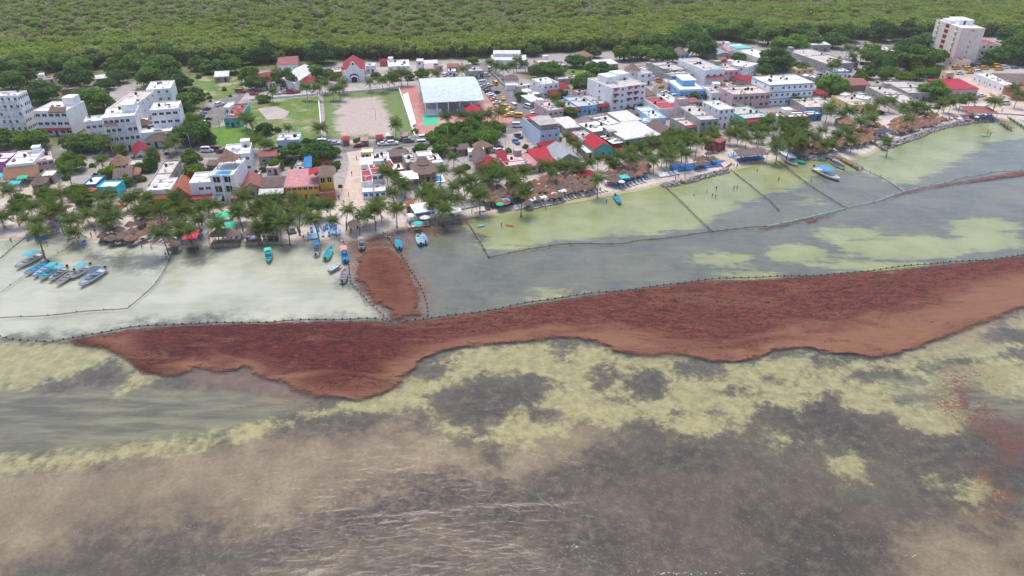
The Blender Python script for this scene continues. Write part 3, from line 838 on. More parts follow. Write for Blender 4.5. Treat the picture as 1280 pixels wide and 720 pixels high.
def building(name, label, A, B, C, h, wall=WHITE, roof=LIMEW, side='L', fl=1, nf=3, ns=2, kind='flat', rise=1.4, over=0.35, ww=1.2, wh=1.15, door=True,
             tanks=1, skip=0.08, frac=None, base=0.0, roofparts=True, cat='building', band=None, box=None, awning=None, balcony=None, sill=0.95, group=None):
    if box:
        ctr, ang, w, d = box
    else:
        ctr, ang, w, d = frame3(A, B, C, h + base, side)
    root = link(name, None, None, (ctr.x, ctr.y, ZL + base), ang)
    root.empty_display_size = 1
    tag(root, label if group else uniq(label), cat, group)
    r = random.Random(hash_(label) + int(ctr.x * 7 + ctr.y * 13))
    ww *= r.uniform(.8, 1.25); wh *= r.uniform(.85, 1.15); sill *= r.uniform(.85, 1.1)
    mb = MB()
    faces = [(w, nf, lambda x, y, z: (x, -d / 2 + y, z), 0.0, door), (w, max(nf - 1, 0), lambda x, y, z: (-x, d / 2 - y, z), math.pi, False),
             (d, ns, lambda x, y, z: (-w / 2 + y, -x, z), -math.pi / 2, False), (d, ns, lambda x, y, z: (w / 2 - y, x, z), math.pi / 2, False)]
    wins = []
    for wd, n, T, rot, dd in faces:
        ops, dr = openings(wd, h - 0.3, fl, n, ww, wh, sill, skip, dd, h / fl, r) if n else ([], None)
        facade(mb, wd, h, ops + ([dr] if dr else []), T)
        for o in ops:
            wins.append((T, o, rot))
        if dr:
            wins.append((T, dr, 'door'))
    if kind in ('gx', 'gy'):
        if kind == 'gx':
            for s in (-1, 1):
                q = [(s * w / 2, -d / 2, h), (s * w / 2, d / 2, h), (s * w / 2, 0, h + rise)]
                mb.add(q if s > 0 else q[::-1], [(0, 1, 2)])
        else:
            for s in (-1, 1):
                q = [(-w / 2, s * d / 2, h), (w / 2, s * d / 2, h), (0, s * d / 2, h + rise)]
                mb.add(q if s < 0 else q[::-1], [(0, 1, 2)])
    mb.obj('wall', wall, root)
    for T, o, rot in wins:
        if rot == 'door':
            dm = link('door', DOORM, root, T((o[0] + o[1]) / 2, 0.16, 1.05), 0, (1.0, 1, 2.1))
        else:
            put_window(root, T, o, 0.16, rot)
    rb = MB()
    ox, oy = w / 2 + over, d / 2 + over
    if kind == 'flat':
        pb = MB(); flat_roof(pb, w, d, h); pb.obj('parapet', wall, root)
        rb.add([(-w / 2 + .1, -d / 2 + .1, h - .42), (w / 2 - .1, -d / 2 + .1, h - .42), (w / 2 - .1, d / 2 - .1, h - .42), (-w / 2 + .1, d / 2 - .1, h - .42)], [(0, 1, 2, 3)])
        ro = rb.obj('roof', roof, root)
        if roofparts:
            for k in range(tanks):
                link('water_tank', TANK, root, (r.uniform(-.32, .32) * w, r.uniform(-.1, .38) * d, h - .42), r.random(), r.uniform(.8, 1.05))
            if w * d > 35:
                for k in range(r.randint(2, 5)):
                    cb = MB(); sx_, sy_ = r.uniform(.5, 1.8), r.uniform(.4, 1.4); cx_, cy_ = r.uniform(-.36, .36) * w, r.uniform(-.36, .36) * d
                    cb.box(cx_ - sx_ / 2, cx_ + sx_ / 2, cy_ - sy_ / 2, cy_ + sy_ / 2, h - .42, h - .42 + r.uniform(.15, .7))
                    cb.obj('roof_box', r.choice((GREY, ROOFB, WHITE, R_RUST, STEEL)), root)
                rb_ = MB(); yy_ = r.uniform(-.2, .3) * d; rb_.box(-w / 2 + .3, w / 2 - .3, yy_ - .1, yy_ + .1, h - .42, h - .1); rb_.obj('roof_upstand', wall, root)
            if w * d > 50:
                for k in range(r.randint(1, 3)):
                    link('air_conditioner', ACU, root, (r.uniform(-.38, .38) * w, r.uniform(-.38, .38) * d, h - .42), r.choice((0, 1.57)), 1.2)
            if w * d > 70 and 'hotel' not in label and r.random() < .6:
                bw, bd = r.uniform(2.2, 3.4), r.uniform(2.2, 3.2)
                bx, by = r.choice((-1, 1)) * (w / 2 - bw / 2 - .5), (d / 2 - bd / 2 - .5)
                sb = MB(); sb.box(bx - bw / 2, bx + bw / 2, by - bd / 2, by + bd / 2, h - .42, h + 1.6); sb.box(bx - bw / 2 - .15, bx + bw / 2 + .15, by - bd / 2 - .15, by + bd / 2 + .15, h + 1.6, h + 1.75)
                sb.obj('stair_head', wall if wall in (WHITE, GREY, CREAM) else r.choice((WHITE, GREY)), root)
    elif kind == 'gx':
        e = rise * over / (d / 2)
        slab(rb, [(-ox, -oy, h - e + .12), (ox, -oy, h - e + .12), (ox, 0, h + rise + .12), (-ox, 0, h + rise + .12)], .12)
        slab(rb, [(-ox, 0, h + rise + .12), (ox, 0, h + rise + .12), (ox, oy, h - e + .12), (-ox, oy, h - e + .12)], .12)
        rb.obj('roof', roof, root)
    elif kind == 'gy':
        e = rise * over / (w / 2)
        slab(rb, [(-ox, -oy, h - e + .12), (0, -oy, h + rise + .12), (0, oy, h + rise + .12), (-ox, oy, h - e + .12)], .12)
        slab(rb, [(0, -oy, h + rise + .12), (ox, -oy, h - e + .12), (ox, oy, h - e + .12), (0, oy, h + rise + .12)], .12)
        rb.obj('roof', roof, root)
    elif kind == 'hip':
        hip(rb, w + 2 * over, d + 2 * over, h + .1, h + rise); rb.obj('roof', roof, root)
    elif kind == 'thatch':
        thatch_hip(rb, w + 2 * over + .8, d + 2 * over + .8, h - .25, h + rise); rb.obj('roof', roof, root)
    elif kind == 'lean':
        slab(rb, [(-ox, -oy, h - .1), (ox, -oy, h - .1), (ox, oy, h + rise), (-ox, oy, h + rise)], .12)
        for s in (-1, 1):
            q = [(s * w / 2, -d / 2, h - .2), (s * w / 2, d / 2, h - .2), (s * w / 2, d / 2, h + rise * .9)]
            rb.add(q if s > 0 else q[::-1], [(0, 1, 2)])
        rb.add([(w / 2, d / 2, h - .2), (-w / 2, d / 2, h - .2), (-w / 2, d / 2, h + rise * .9), (w / 2, d / 2, h + rise * .9)], [(0, 1, 2, 3)])
        rb.obj('roof', roof, root)
    if band:
        for k in range(1, fl + 1):
            bb = MB(); zz = h / fl * k - (.25 if k == fl else .1)
            bb.box(-w / 2 - .06, w / 2 + .06, -d / 2 - .06, -d / 2 - .003, zz - .55, zz); bb.box(-w / 2 - .06, -w / 2 - .003, -d / 2, d / 2, zz - .55, zz)
            bb.obj('painted_band', band, root)
    if awning:
        col, z, dep = awning
        ab = MB(); slab(ab, [(-w / 2 + .2, -d / 2 - dep, z - .5), (w / 2 - .2, -d / 2 - dep, z - .5), (w / 2 - .2, -d / 2, z), (-w / 2 + .2, -d / 2, z)], .08)
        ab.obj('awning', col, root)
    if balcony:
        nb, bm = balcony
        for f in range(1, fl):
            for i in range(nb):
                cx = -w / 2 + w * (i + .5) / nb; bw = w / nb * .62; zz = h / fl * f
                bb = MB(); bb.box(cx - bw / 2, cx + bw / 2, -d / 2 - 1.1, -d / 2, zz - .12, zz + .05)
                bo = bb.obj('balcony', wall, root)
                rb2 = MB(); rb2.box(cx - bw / 2, cx + bw / 2, -d / 2 - 1.1, -d / 2 - 1.04, zz + .05, zz + .95)
                for s in (-1, 1):
                    rb2.box(cx + s * bw / 2 - .03, cx + s * bw / 2 + .03, -d / 2 - 1.04, -d / 2 - .02, zz + .05, zz + .95)
                rb2.obj('railing', bm, bo)
    BINFO.append((root, label, ctr, w, d, ang))
    return root, w, d
def hash_(s):
    v = 7
    for ch in s:
        v = (v * 31 + ord(ch)) & 0xffffff
    return v
def shelter(name, label, A, B, C, h, roof, side='L', kind='hip', rise=1.5, over=.2, cat='shelter', post=WOOD, group=None, walls=None, tilt=0.0):
    """open roof on posts"""
    ctr, ang, w, d = frame3(A, B, C, h, side)
    g = float(height(ctr.x, ctr.y))
    root = link(name, None, None, (ctr.x, ctr.y, g), ang)
    tag(root, label if group else uniq(label), cat, group)
    hh = h + ZL - g
    for sx in (-1, 1):
        for sy in (-1, 1):
            pb = MB(); pb.tube([(sx * (w / 2 - .15), sy * (d / 2 - .15), 0), (sx * (w / 2 - .15), sy * (d / 2 - .15), hh + (.1 + tilt if sy > 0 else .1))], .08, 6)
            pb.obj('post', post, root)
    rb = MB()
    if kind == 'hip':
        hip(rb, w + 2 * over, d + 2 * over, hh, hh + rise)
    elif kind == 'thatch':
        thatch_hip(rb, w + 2 * over, d + 2 * over, hh, hh + rise)
    elif kind == 'tent':
        hip(rb, w, d, hh, hh + rise, .2, .04)
    else:
        slab(rb, [(-w / 2 - over, -d / 2 - over, hh), (w / 2 + over, -d / 2 - over, hh), (w / 2 + over, d / 2 + over, hh + tilt), (-w / 2 - over, d / 2 + over, hh + tilt)], .1)
    rb.obj('roof', roof, root)
    if walls:
        wb = MB(); wb.box(-w / 2 + .3, w / 2 - .3, -d / 2 + .3, d / 2 - .3, 0, 1.1); wb.obj('counter', walls, root)
    return root, w, d

# ================================================================== buildings of the town
bd = building
# --- hotels at the leafy end
bd('apartment_building', 'white five storey apartment block with slit windows beside the leafy lot', (-34, 123), (21, 119), (45, 113), 15.0, side='R', fl=5, nf=6, ns=5, ww=1.1, balcony=(3, WFRAME))
r2, w2, d2 = bd('hotel', 'white three storey hotel with a red ground floor awning and thatched roof shade', (42, 138), (82, 138), (103, 126), 10.0, side='R', fl=3, nf=5, ns=0, ww=1.9, awning=(REDP, 3.0, 1.5), tanks=0)
tb = MB(); tb.box(w2 * .12, w2 * .46, d2 * .05, d2 * .42, 9.58, 13.0); tb.obj('penthouse', WHITE, r2)
tb = MB(); slab(tb, [(-.02 * w2, -d2 / 2 - .8, 9.6), (w2 / 2 - .1, -d2 / 2 - .8, 9.6), (w2 / 2 - .1, -d2 / 2 + 1.5, 11.0), (-.02 * w2, -d2 / 2 + 1.5, 11.0)], .25); tb.obj('thatched_shade', THATCH, r2)
r3, w3, d3 = bd('hotel', 'white four storey hotel front with a brown thatched balcony hood', (127, 148), (168, 144), (176, 131), 13.0, side='R', fl=4, nf=6, ns=2, ww=1.3, balcony=(3, WFRAME))
tb = MB(); tb.box(w3 * .05, w3 * .48, -d3 * .1, d3 * .4, 12.58, 15.6); tb.obj('penthouse', WHITE, r3)
tb = MB(); thatch_hip(tb, 5.5, 2.6, 10.3, 11.3); o = tb.obj('thatched_hood', THATCH, r3); o.location = (-w3 * .3, -d3 / 2 - .3, 0)
bd('hotel_wing', 'long white hotel wing with a terracotta edged roof running inland', (128, 140), (161, 137), (200, 113), 12.0, side='R', fl=4, nf=3, ns=5, wall=WHITE, roof=ROOFB)
bd('hotel_wing', 'white hotel block with a sunken roof terrace backed by dense trees', (182, 112), (213, 110), (218, 100), 12.0, side='R', fl=4, nf=3, ns=2)
bd('hotel_wing', 'low white hotel block with two dark windows next to the penthouse hotel', (104, 153), (127, 150), (133, 143), 7.5, side='R', fl=2, nf=3, ns=0)
bd('hotel', 'white rounded hotel with deep windows above thatched terraces', (188, 136), (222, 135), (220, 126), 12.5, side='R', fl=4, nf=4, ns=2, ww=1.5)
r5, w5, d5 = bd('hotel_terrace', 'low white terrace building carrying three thatched roofs', (168, 166), (214, 163), (216, 150), 6.0, side='R', fl=2, nf=5, ns=1)
for k, (dx, dy, ww_, zz) in enumerate(((-.30, .1, 6.0, 7.0), (.10, .28, 7.5, 8.4), (.40, .22, 4.6, 7.6), (.12, -.42, 10, 3.2))):
    tb = MB(); thatch_hip(tb, ww_, ww_ * .75, zz, zz + ww_ * .32); o = tb.obj('thatched_roof', THATCH, r5); o.location = (dx * w5, dy * d5, 0)
# --- left waterfront
bd('shop', 'magenta painted beach bar with a white roof at the sand', (-30, 203), (6, 202), (20, 189), 5.0, PURP, LIMEW, side='R', fl=1, nf=4, ns=2)
r6, w6, d6 = bd('house', 'white flat house with a wide thatched lean-to over its front', (10, 203), (41, 203), (45, 187), 6.0, side='R', fl=2, nf=3, ns=2)
tb = MB(); slab(tb, [(-w6 / 2 - 1, -d6 / 2 - 4.0, 2.4), (w6 / 2 + 1.5, -d6 / 2 - 4.0, 2.4), (w6 / 2 + 1.5, -d6 / 2 + .2, 5.2), (-w6 / 2 - 1, -d6 / 2 + .2, 5.2)], .3); tb.obj('thatched_lean_to', THATCH, r6)
bd('house', 'tan rounded house with a roof terrace beside the thatched lean-to', (44, 204), (66, 199), (68, 188), 5.0, PINKP, ROOFB, side='R', fl=2, nf=3, ns=2)
bd('kiosk', 'small kiosk with a plain white slab roof near the thatched hut', (49, 219), (66, 219), (71, 211), 3.0, GREY, LIMEW, side='R', nf=2, ns=1, tanks=0)
bd('hut', 'grey thatched beach hut in front of the white slab kiosk', (40, 229), (53, 229), (56, 222), 2.6, WOOD, THATCH, side='R', nf=2, ns=1, kind='thatch', rise=2.4, tanks=0, cat='hut')
bd('shop', 'deep blue flat shop with a pale roof beside the turquoise shop', (104, 230), (120, 230), (129, 219), 3.6, DBLUE, LIMEW, side='R', nf=3, ns=1)
bd('shop', 'turquoise flat shop with a white roof and open front', (121, 233), (145, 233), (153, 225), 3.6, TURQ, LIMEW, side='R', nf=4, ns=1, ww=1.6, tanks=0)
bd('house', 'grey sheet roofed house behind the turquoise shop', (142, 223), (164, 221), (168, 209), 3.2, GREY, R_BROWN, side='R', nf=3, kind='gx', rise=1.6)
bd('hut', 'round thatched hut behind the blue shops', (138, 205), (158, 204), (158, 197), 3.0, WHITE, THATCH, side='R', nf=3, kind='thatch', rise=2.6, cat='hut')
bd('house', 'house with a crimson gable roof at the street corner', (169, 197), (186, 192), (192, 180), 3.6, WHITE, R_RED, side='R', nf=3, kind='gy', rise=2.0)
bd('shed', 'white slab roofed annex beside the crimson gable', (188, 193), (198, 188), (202, 182), 3.6, BRICK, LIMEW, side='R', nf=2, tanks=0, cat='shed')
bd('house', 'low house with a pale grey roof under the palms', (160, 206), (182, 204), (184, 197), 3.2, GREY, ROOFG, side='R', nf=3, tanks=0)
bd('hut', 'dark thatched house beside the pale grey roof', (150, 219), (170, 218), (172, 209), 3.0, WOOD, THATCH, side='R', nf=3, kind='thatch', rise=2.2, cat='hut')
bd('house', 'long narrow grey house edging the inland street', (184, 232), (207, 229), (229, 199), 4.2, GREY, ROOFB, side='R', nf=2, ns=5, skip=.3)
bd('house', 'white cube house behind the terracotta restaurant roof', (185, 236), (213, 236), (217, 222), 5.5, WHITE, LIMEW, side='R', fl=1, nf=2, ns=1, tanks=0)
bd('restaurant', 'restaurant with a low terracotta hip roof on the promenade', (183, 248), (212, 248), (214, 236), 3.0, BRICK, R_TERRA, side='R', nf=5, kind='hip', rise=2.2, ww=1.8, wh=1.5, cat='restaurant')
bd('restaurant', 'restaurant with a steep terracotta gable roof beside the white hotel wing', (213, 245), (238, 244), (240, 229), 3.4, BRICK, R_TERRA, side='R', nf=4, kind='gy', rise=3.0, ww=1.8, wh=1.5, cat='restaurant')
bd('hotel_wing', 'white balcony wing with a red awning left of the thatched hotel', (237, 227), (263, 227), (265, 214), 7.0, WHITE, LIMEW, side='R', fl=2, nf=3, ww=2.2, awning=(REDP, 3.0, 2.5), tanks=0)
r7, w7, d7 = bd('hotel', 'white hotel with tall dark window bays and a rooftop pool under thatch', (262, 218), (291, 218), (305, 198), 9.5, WHITE, LIMEW, side='R', fl=3, nf=2, ns=0, ww=2.6, wh=2.1, sill=.5, tanks=0, roofparts=False, skip=0)
tb = MB(); tb.box(-2.2, 2.2, -d7 / 2 + .8, -d7 / 2 + 3.4, 9.08, 9.45); tb.obj('pool', POOL, r7)
tb = MB(); thatch_hip(tb, w7 * .95, d7 * .5, 11.6, 14.6); o = tb.obj('thatched_roof', THATCH, r7); o.location = (0, d7 * .12, 0)
for sx in (-1, 1):
    for sy in (-.08, .32):
        tb = MB(); tb.tube([(sx * w7 * .4, sy * d7, 9.08), (sx * w7 * .4, sy * d7, 12.0)], .12); tb.obj('post', WOOD, r7)
tb = MB()
for k in (-1, 0, 1):
    tb.box(k * w7 * .42 - .35, k * w7 * .42 + .35, -d7 / 2 - .35, -d7 / 2 - .01, 0, 9.4)
tb.obj('pilasters', WHITE, r7)
tb = MB(); slab(tb, [(-w7 / 2, -d7 / 2 - 3.4, 2.4), (-.5, -d7 / 2 - 3.4, 2.4), (-.5, -d7 / 2 - .4, 3.4), (-w7 / 2, -d7 / 2 - .4, 3.4)], .1); tb.obj('solar_panel', R_GREY, r7)
bd('shed', 'faded pink sheet roof against the side of the thatched hotel', (290, 249), (302, 246), (306, 231), 3.2, BRICK, R_PINK, side='R', nf=2, kind='lean', rise=.9, cat='shed')
bd('house', 'white two storey house with a broken roof terrace by the green lot', (279, 194), (312, 191), (316, 178), 6.5, WHITE, LIMEW, side='R', fl=2, nf=4, ns=2)
bd('house', 'rusty brown roofed house beside the pink sheet roof', (303, 237), (326, 234), (326, 219), 3.4, GREY, R_RUST, side='R', nf=3, kind='gy', rise=1.8)
r8, w8, d8 = bd('restaurant', 'restaurant with a dark brown roof and white front eave', (328, 233), (355, 233), (356, 220), 3.4, DARKW, R_BROWN, side='R', nf=4, kind='gx', rise=1.4, ww=1.8, cat='restaurant')
tb = MB(); slab(tb, [(-w8 / 2 - .8, -d8 / 2 - 3.2, 2.3), (w8 / 2, -d8 / 2 - 3.2, 2.3), (w8 / 2, -d8 / 2 - .2, 3.2), (-w8 / 2 - .8, -d8 / 2 - .2, 3.2)], .12); tb.obj('eave', R_WHITE, r8)
bd('restaurant', 'yellow restaurant under a wide faded pink sheet roof', (357, 232), (398, 231), (398, 214), 5.0, YELL, R_PINK, side='R', fl=2, nf=6, kind='lean', rise=1.0, ww=2.0, wh=1.5, over=.5, cat='restaurant')
r9, w9, d9 = bd('restaurant', 'yellow tower house with a thatched roof at the sand street', (398, 220), (415, 217), (419, 207), 8.0, YELL, THATCH, side='R', fl=2, nf=2, ns=1, kind='thatch', rise=1.7, over=.9, ww=2.4, wh=1.8, cat='restaurant', skip=0)
tb = MB(); tb.box(-w9 / 2 - .3, w9 / 2 + .3, -d9 / 2 - 2.6, -d9 / 2 - .01, 0, 2.9); tb.obj('porch', BRICK, r9)
tb = MB(); slab(tb, [(-w9 / 2 - 3, -d9 / 2 + .5, 8.0), (-w9 / 2 - .2, -d9 / 2 + .5, 8.6), (-w9 / 2 - .2, d9 / 2 - 1, 8.6), (-w9 / 2 - 3, d9 / 2 - 1, 8.0)], .08); tb.obj('awning', R_BRED, r9)
bd('house', 'long grey roofed house running back from the yellow restaurant', (362, 219), (378, 219), (386, 200), 3.2, GREY, ROOFG, side='R', nf=2, ns=4, tanks=1)
shelter('tarpaulin', 'blue tarpaulin stretched behind the yellow restaurant', (380, 210), (389, 209), (391, 193), 4.2, R_BLUE, side='R', kind='flat', tilt=1.0, cat='tarpaulin')
bd('house', 'long low pale blue house with a stained roof beside the green lot', (346, 175), (374, 174), (375, 166), 4.0, PBLUE, LIMEW, side='R', nf=4, ns=1, ww=1.6)
bd('house', 'teal house with a red roof and white lean-to beside the inland street', (280, 147), (299, 147), (309, 129), 4.0, TEAL, REDP, side='R', nf=3, ns=3, tanks=2)
bd('shed', 'white lean-to shed behind the teal house', (278, 135), (287, 134), (297, 127), 3.4, WHITE, LIMEW, side='R', nf=1, ns=1, tanks=0, cat='shed')
bd('shed', 'small dark shed with a white roof in the clearing', (268, 96), (285, 95), (286, 90), 3.0, GREY, R_WHITE, side='R', nf=2, kind='lean', rise=.7, cat='shed')
bd('shed', 'long white roofed shed among the trees behind the hotels', (120, 100), (146, 96), (152, 91), 3.2, GREY, R_WHITE, side='R', nf=3, kind='gx', rise=.8, cat='shed')
bd('shed', 'low pinkish wall house at the forest edge', (44, 100), (70, 98), (72, 94), 2.6, PINKP, ROOFB, side='R', nf=2, tanks=0, cat='shed')
bd('shed', 'rubble walled shed with pale roof between hotels and trees', (76, 112), (98, 110), (98, 106), 2.4, BRICK, ROOFB, side='R', nf=2, tanks=0, cat='shed')
# --- school, church and hall
bd('school', 'school block with a crimson roof beside the white hall', (320, 100), (341, 102), (349, 90), 4.0, WHITE, R_RED, side='R', nf=4, kind='gx', rise=1.5, cat='school')
bd('school', 'school hall with a big white sheet roof', (345, 100), (368, 104), (382, 86), 4.4, WHITE, R_WHITE, side='R', nf=4, kind='gy', rise=2.2, cat='school')
bd('school', 'school block with a rusty red roof in front of the forest', (346, 82), (370, 80), (378, 70), 4.0, WHITE, R_RUST, side='R', nf=4, kind='gx', rise=1.4, cat='school')
bd('school', 'small crimson roofed kiosk next to the white school hall', (377, 105), (395, 103), (397, 97), 3.0, WHITE, R_RED, side='R', nf=3, kind='lean', rise=.8, cat='school')
# church
ctr, ang, w, d = frame3((429, 90), (455, 89), (454, 76), 5.0, 'R')
ch = link('church', None, None, (ctr.x, ctr.y, ZL), ang)
tag(ch, uniq('white church with a red gable roof and curved bell gable'), 'church')
mb = MB()
facade(mb, d, 5, [], lambda x, y, z: (-w / 2, -x, z)); facade(mb, d, 5, [], lambda x, y, z: (w / 2, x, z))
mb.add([(w / 2, d / 2, 0), (-w / 2, d / 2, 0), (-w / 2, d / 2, 5), (0, d / 2, 8), (w / 2, d / 2, 5)], [(0, 1, 2, 3, 4)])
mb.obj('wall', WHITE, ch)
prof = [(-1, 0), (-1, 5.4), (-.86, 5.9), (-.7, 5.9), (-.52, 6.6), (-.36, 7.8), (-.22, 8.4), (-.2, 9.2), (-.1, 9.9), (0, 10.1), (.1, 9.9), (.2, 9.2), (.22, 8.4), (.36, 7.8), (.52, 6.6), (.7, 5.9), (.86, 5.9), (1, 5.4), (1, 0)]
fr = [(x * (w / 2 + .2), -d / 2 - .35, z) for x, z in prof]; bk = [(x, y + .4, z) for x, y, z in fr]
n = len(fr); mb = MB(); mb.add(fr + bk, [tuple(range(n - 1, -1, -1)), tuple(range(n, 2 * n))] + [(k, (k + 1) % n, n + (k + 1) % n, n + k) for k in range(n)])
ft = mb.obj('front_gable', WHITE, ch)
mb = MB(); ar = [(-1.5, 0), (-1.5, 2.6), (-1.3, 3.3), (-.8, 3.9), (0, 4.1), (.8, 3.9), (1.3, 3.3), (1.5, 2.6), (1.5, 0)]
mb.add([(x * 1.5, -d / 2 - .42, z) for x, z in ar], [tuple(range(len(ar)))]); mb.obj('doorway', GLASS, ch)
mb = MB()
for i in range(len(ar) - 1):
    (a0, b0), (a1, b1) = ar[i], ar[i + 1]
    q = [(a0 * 1.05, -d / 2 - 2.2, b0 * .72), (a1 * 1.05, -d / 2 - 2.2, b1 * .72), (a1 * 1.05, -d / 2 - .5, b1 * .72), (a0 * 1.05, -d / 2 - .5, b0 * .72)]
    mb.add(q + [(x * 1.25, y, z * 1.08 + .1) for x, y, z in q], [(0, 1, 2, 3), (7, 6, 5, 4), (0, 4, 5, 1), (3, 2, 6, 7)])
mb.obj('porch_arch', WHITE, ch)
mb = MB(); mb.add([(-.5, -d / 2 - .4, 8.3), (.5, -d / 2 - .4, 8.3), (.5, -d / 2 - .4, 9.2), (0, -d / 2 - .4, 9.5), (-.5, -d / 2 - .4, 9.2)], [(0, 1, 2, 3, 4)]); mb.obj('bell_opening', GLASS, ch)
mb = MB()
slab(mb, [(-w / 2 - .5, -d / 2, 5.0), (0, -d / 2, 8.2), (0, d / 2 + .4, 8.2), (-w / 2 - .5, d / 2 + .4, 5.0)], .14)
slab(mb, [(0, -d / 2, 8.2), (w / 2 + .5, -d / 2, 5.0), (w / 2 + .5, d / 2 + .4, 5.0), (0, d / 2 + .4, 8.2)], .14)
mb.obj('roof', R_RED, ch)
bd('house', 'little white cube house right of the church', (457, 82), (468, 82), (469, 78), 4.0, WHITE, LIMEW, side='R', nf=2, ns=1, tanks=0)
bd('shed', 'terracotta walled yard house left of the church', (412, 90), (427, 89), (428, 84), 2.6, BRICK, LIMEW, side='R', nf=1, tanks=0, cat='shed')
bd('house', 'white stepped house with roof tanks near the forest', (485, 84), (512, 82), (515, 74), 5.0, WHITE, LIMEW, side='R', nf=4, ns=2, tanks=3)
bd('house', 'small white cube tower beside the open white shed', (520, 76), (528, 76), (529, 73), 6.0, WHITE, LIMEW, side='R', fl=2, nf=1, ns=1, tanks=0)
shelter('carport', 'open shed with a white sheet roof next to the cube tower', (529, 80), (547, 79), (548, 76), 4.0, R_WHITE, side='R', kind='flat', tilt=.6, post=STEEL, cat='shed')
bd('office', 'grey flat office with a glazed front behind the sports hall', (586, 89), (605, 88), (600, 82), 4.5, GREY, ROOFG, side='R', nf=3, ns=1, ww=2.6, wh=2.4, sill=.5, skip=0)
bd('warehouse', 'upper long white roofed warehouse at the forest edge', (617, 67), (650, 67), (650, 64), 6.5, WHITE, R_WHITE, side='R', nf=4, kind='lean', rise=.5)
bd('warehouse', 'lower long white roofed warehouse hidden by palms', (614, 75), (657, 75), (657, 70), 4.5, WHITE, R_WHITE, side='R', nf=5, kind='lean', rise=.6)
# sports hall: barrel roof on posts
ctr, ang, w, d = frame3((531, 131), (604, 125), (597, 96), 6.0, 'R')
sh = link('sports_hall', None, None, (ctr.x, ctr.y, ZL), ang)
tag(sh, uniq('open sided sports hall with a curved pale blue metal roof'), 'sports hall')
mb = MB(); NS = 14
top_ = []; bot_ = []
for k in range(NS + 1):
    t = -1 + 2 * k / NS
    y = t * (d / 2 + .3); z = 6.0 + 3.4 * (1 - t * t)
    top_.append((y, z))
for x0, x1 in ((-w / 2 - .3, w / 2 + .3),):
    vs = [(x0, y, z) for y, z in top_] + [(x1, y, z) for y, z in top_] + [(x0, y, z - .15) for y, z in top_] + [(x1, y, z - .15) for y, z in top_]
    q = NS + 1; fs = []
    for k in range(NS):
        fs += [(k, q + k, q + k + 1, k + 1), (2 * q + k + 1, 3 * q + k + 1, 3 * q + k, 2 * q + k)]
    fs += [(0, 2 * q, 3 * q, q), (NS, q + NS, 3 * q + NS, 2 * q + NS)]
    for k in range(NS):
        fs += [(k + 1, 2 * q + k + 1, 2 * q + k, k), (q + k, 3 * q + k, 3 * q + k + 1, q + k + 1)]
    mb.add(vs, fs)
mb.obj('roof', R_BLUEW, sh)
for k in range(6):
    for s in (-1, 1):
        pb = MB(); x = -w / 2 + .4 + (w - .8) * k / 5
        pb.box(x - .2, x + .2, s * (d / 2 - .3) - .2, s * (d / 2 - .3) + .2, 0, 6.3); pb.obj('column', WHITE, sh)
for k in range(6):
    pb = MB(); x = -w / 2 + .4 + (w - .8) * k / 5
    pts = [(x, y * .97, z - .5) for y, z in top_]; pb.tube(pts, .14, 4); pb.obj('roof_truss', STEEL, sh)
for x0, x1 in ((-w / 2 + 1.2, -w / 2 + 7.5), (w / 2 - 9, w / 2 - 2)):
    pb = MB()
    for k in range(4):
        pb.box(x0, x1, -d / 2 + .4 + k * .8, -d / 2 + 1.2 + k * .8 - .01, 0, .5 + .55 * k)
    pb.obj('bleachers', WHITE, sh)
pb = MB(); pb.box(-w / 2 + .5, w / 2 - .5, -d / 2 + .5, d / 2 - .5, 0.13, 0.2); pb.obj('court_floor', GREY, sh)
for k, x in enumerate((.06, .09, .13)):
    t0, t1 = (-.15, .45) if k < 2 else (.1, .45)
    pb = MB()
    def zr(t): return 6.0 + 3.4 * (1 - t * t) + .02
    pb.add([(x * w, t0 * d / 2, zr(t0)), (x * w + .22, t0 * d / 2, zr(t0)), (x * w + .22, (t0 + t1) / 2 * d / 2, zr((t0 + t1) / 2)), (x * w, (t0 + t1) / 2 * d / 2, zr((t0 + t1) / 2)), (x * w + .22, t1 * d / 2, zr(t1)), (x * w, t1 * d / 2, zr(t1))], [(0, 1, 2, 3), (3, 2, 4, 5)])
    pb.obj('rust_streak', R_RUST, sh)
bs = MB()
p0, p1 = P(507, 119), P(517, 158)
v = p1 - p0; ln = v.length
for k in range(3):
    bs.box(-ln / 2, ln / 2, -1.2 + .8 * k, -.4 + .8 * k - .01, 0, .35 + .35 * k)
o = bs.obj('bleachers', WHITE); o.location = (p0 + p1) / 2; o.rotation_euler = (0, 0, math.atan2(v.y, v.x)); o.location.z = ZL + .14
tag(o, uniq('white stepped concrete bleachers along the dirt pitch'), 'bleachers')
shelter('tent', 'big crimson tent roof in front of the sports hall', (582, 140), (602, 139), (601, 131), 3.2, R_BRED, side='R', kind='tent', rise=1.6, cat='tent')
shelter('tent', 'small blue tent roof in front of the sports hall', (570, 138), (577, 138), (577, 134), 2.6, R_BLUE, side='R', kind='tent', rise=.8, cat='tent')
for k, (x, y, mt, lb) in enumerate(((431, 175, R_BRED, 'long red market awning by the dirt pitch'), (455, 176, R_PINK, 'faded pink market awning by the dirt pitch'), (474, 173, R_RED, 'crimson market awning by the dirt pitch'),
                                    (487, 170, R_WHITE, 'white market awning by the dirt pitch'), (505, 170, R_PINK, 'small salmon market awning by the parked cars'))):
    shelter('market_stall', lb, (x - 5, y), (x + 5, y - .3), (x + 5, y - 5), 2.5, mt, side='R', kind='tent', rise=.7, cat='stall', walls=WOOD)
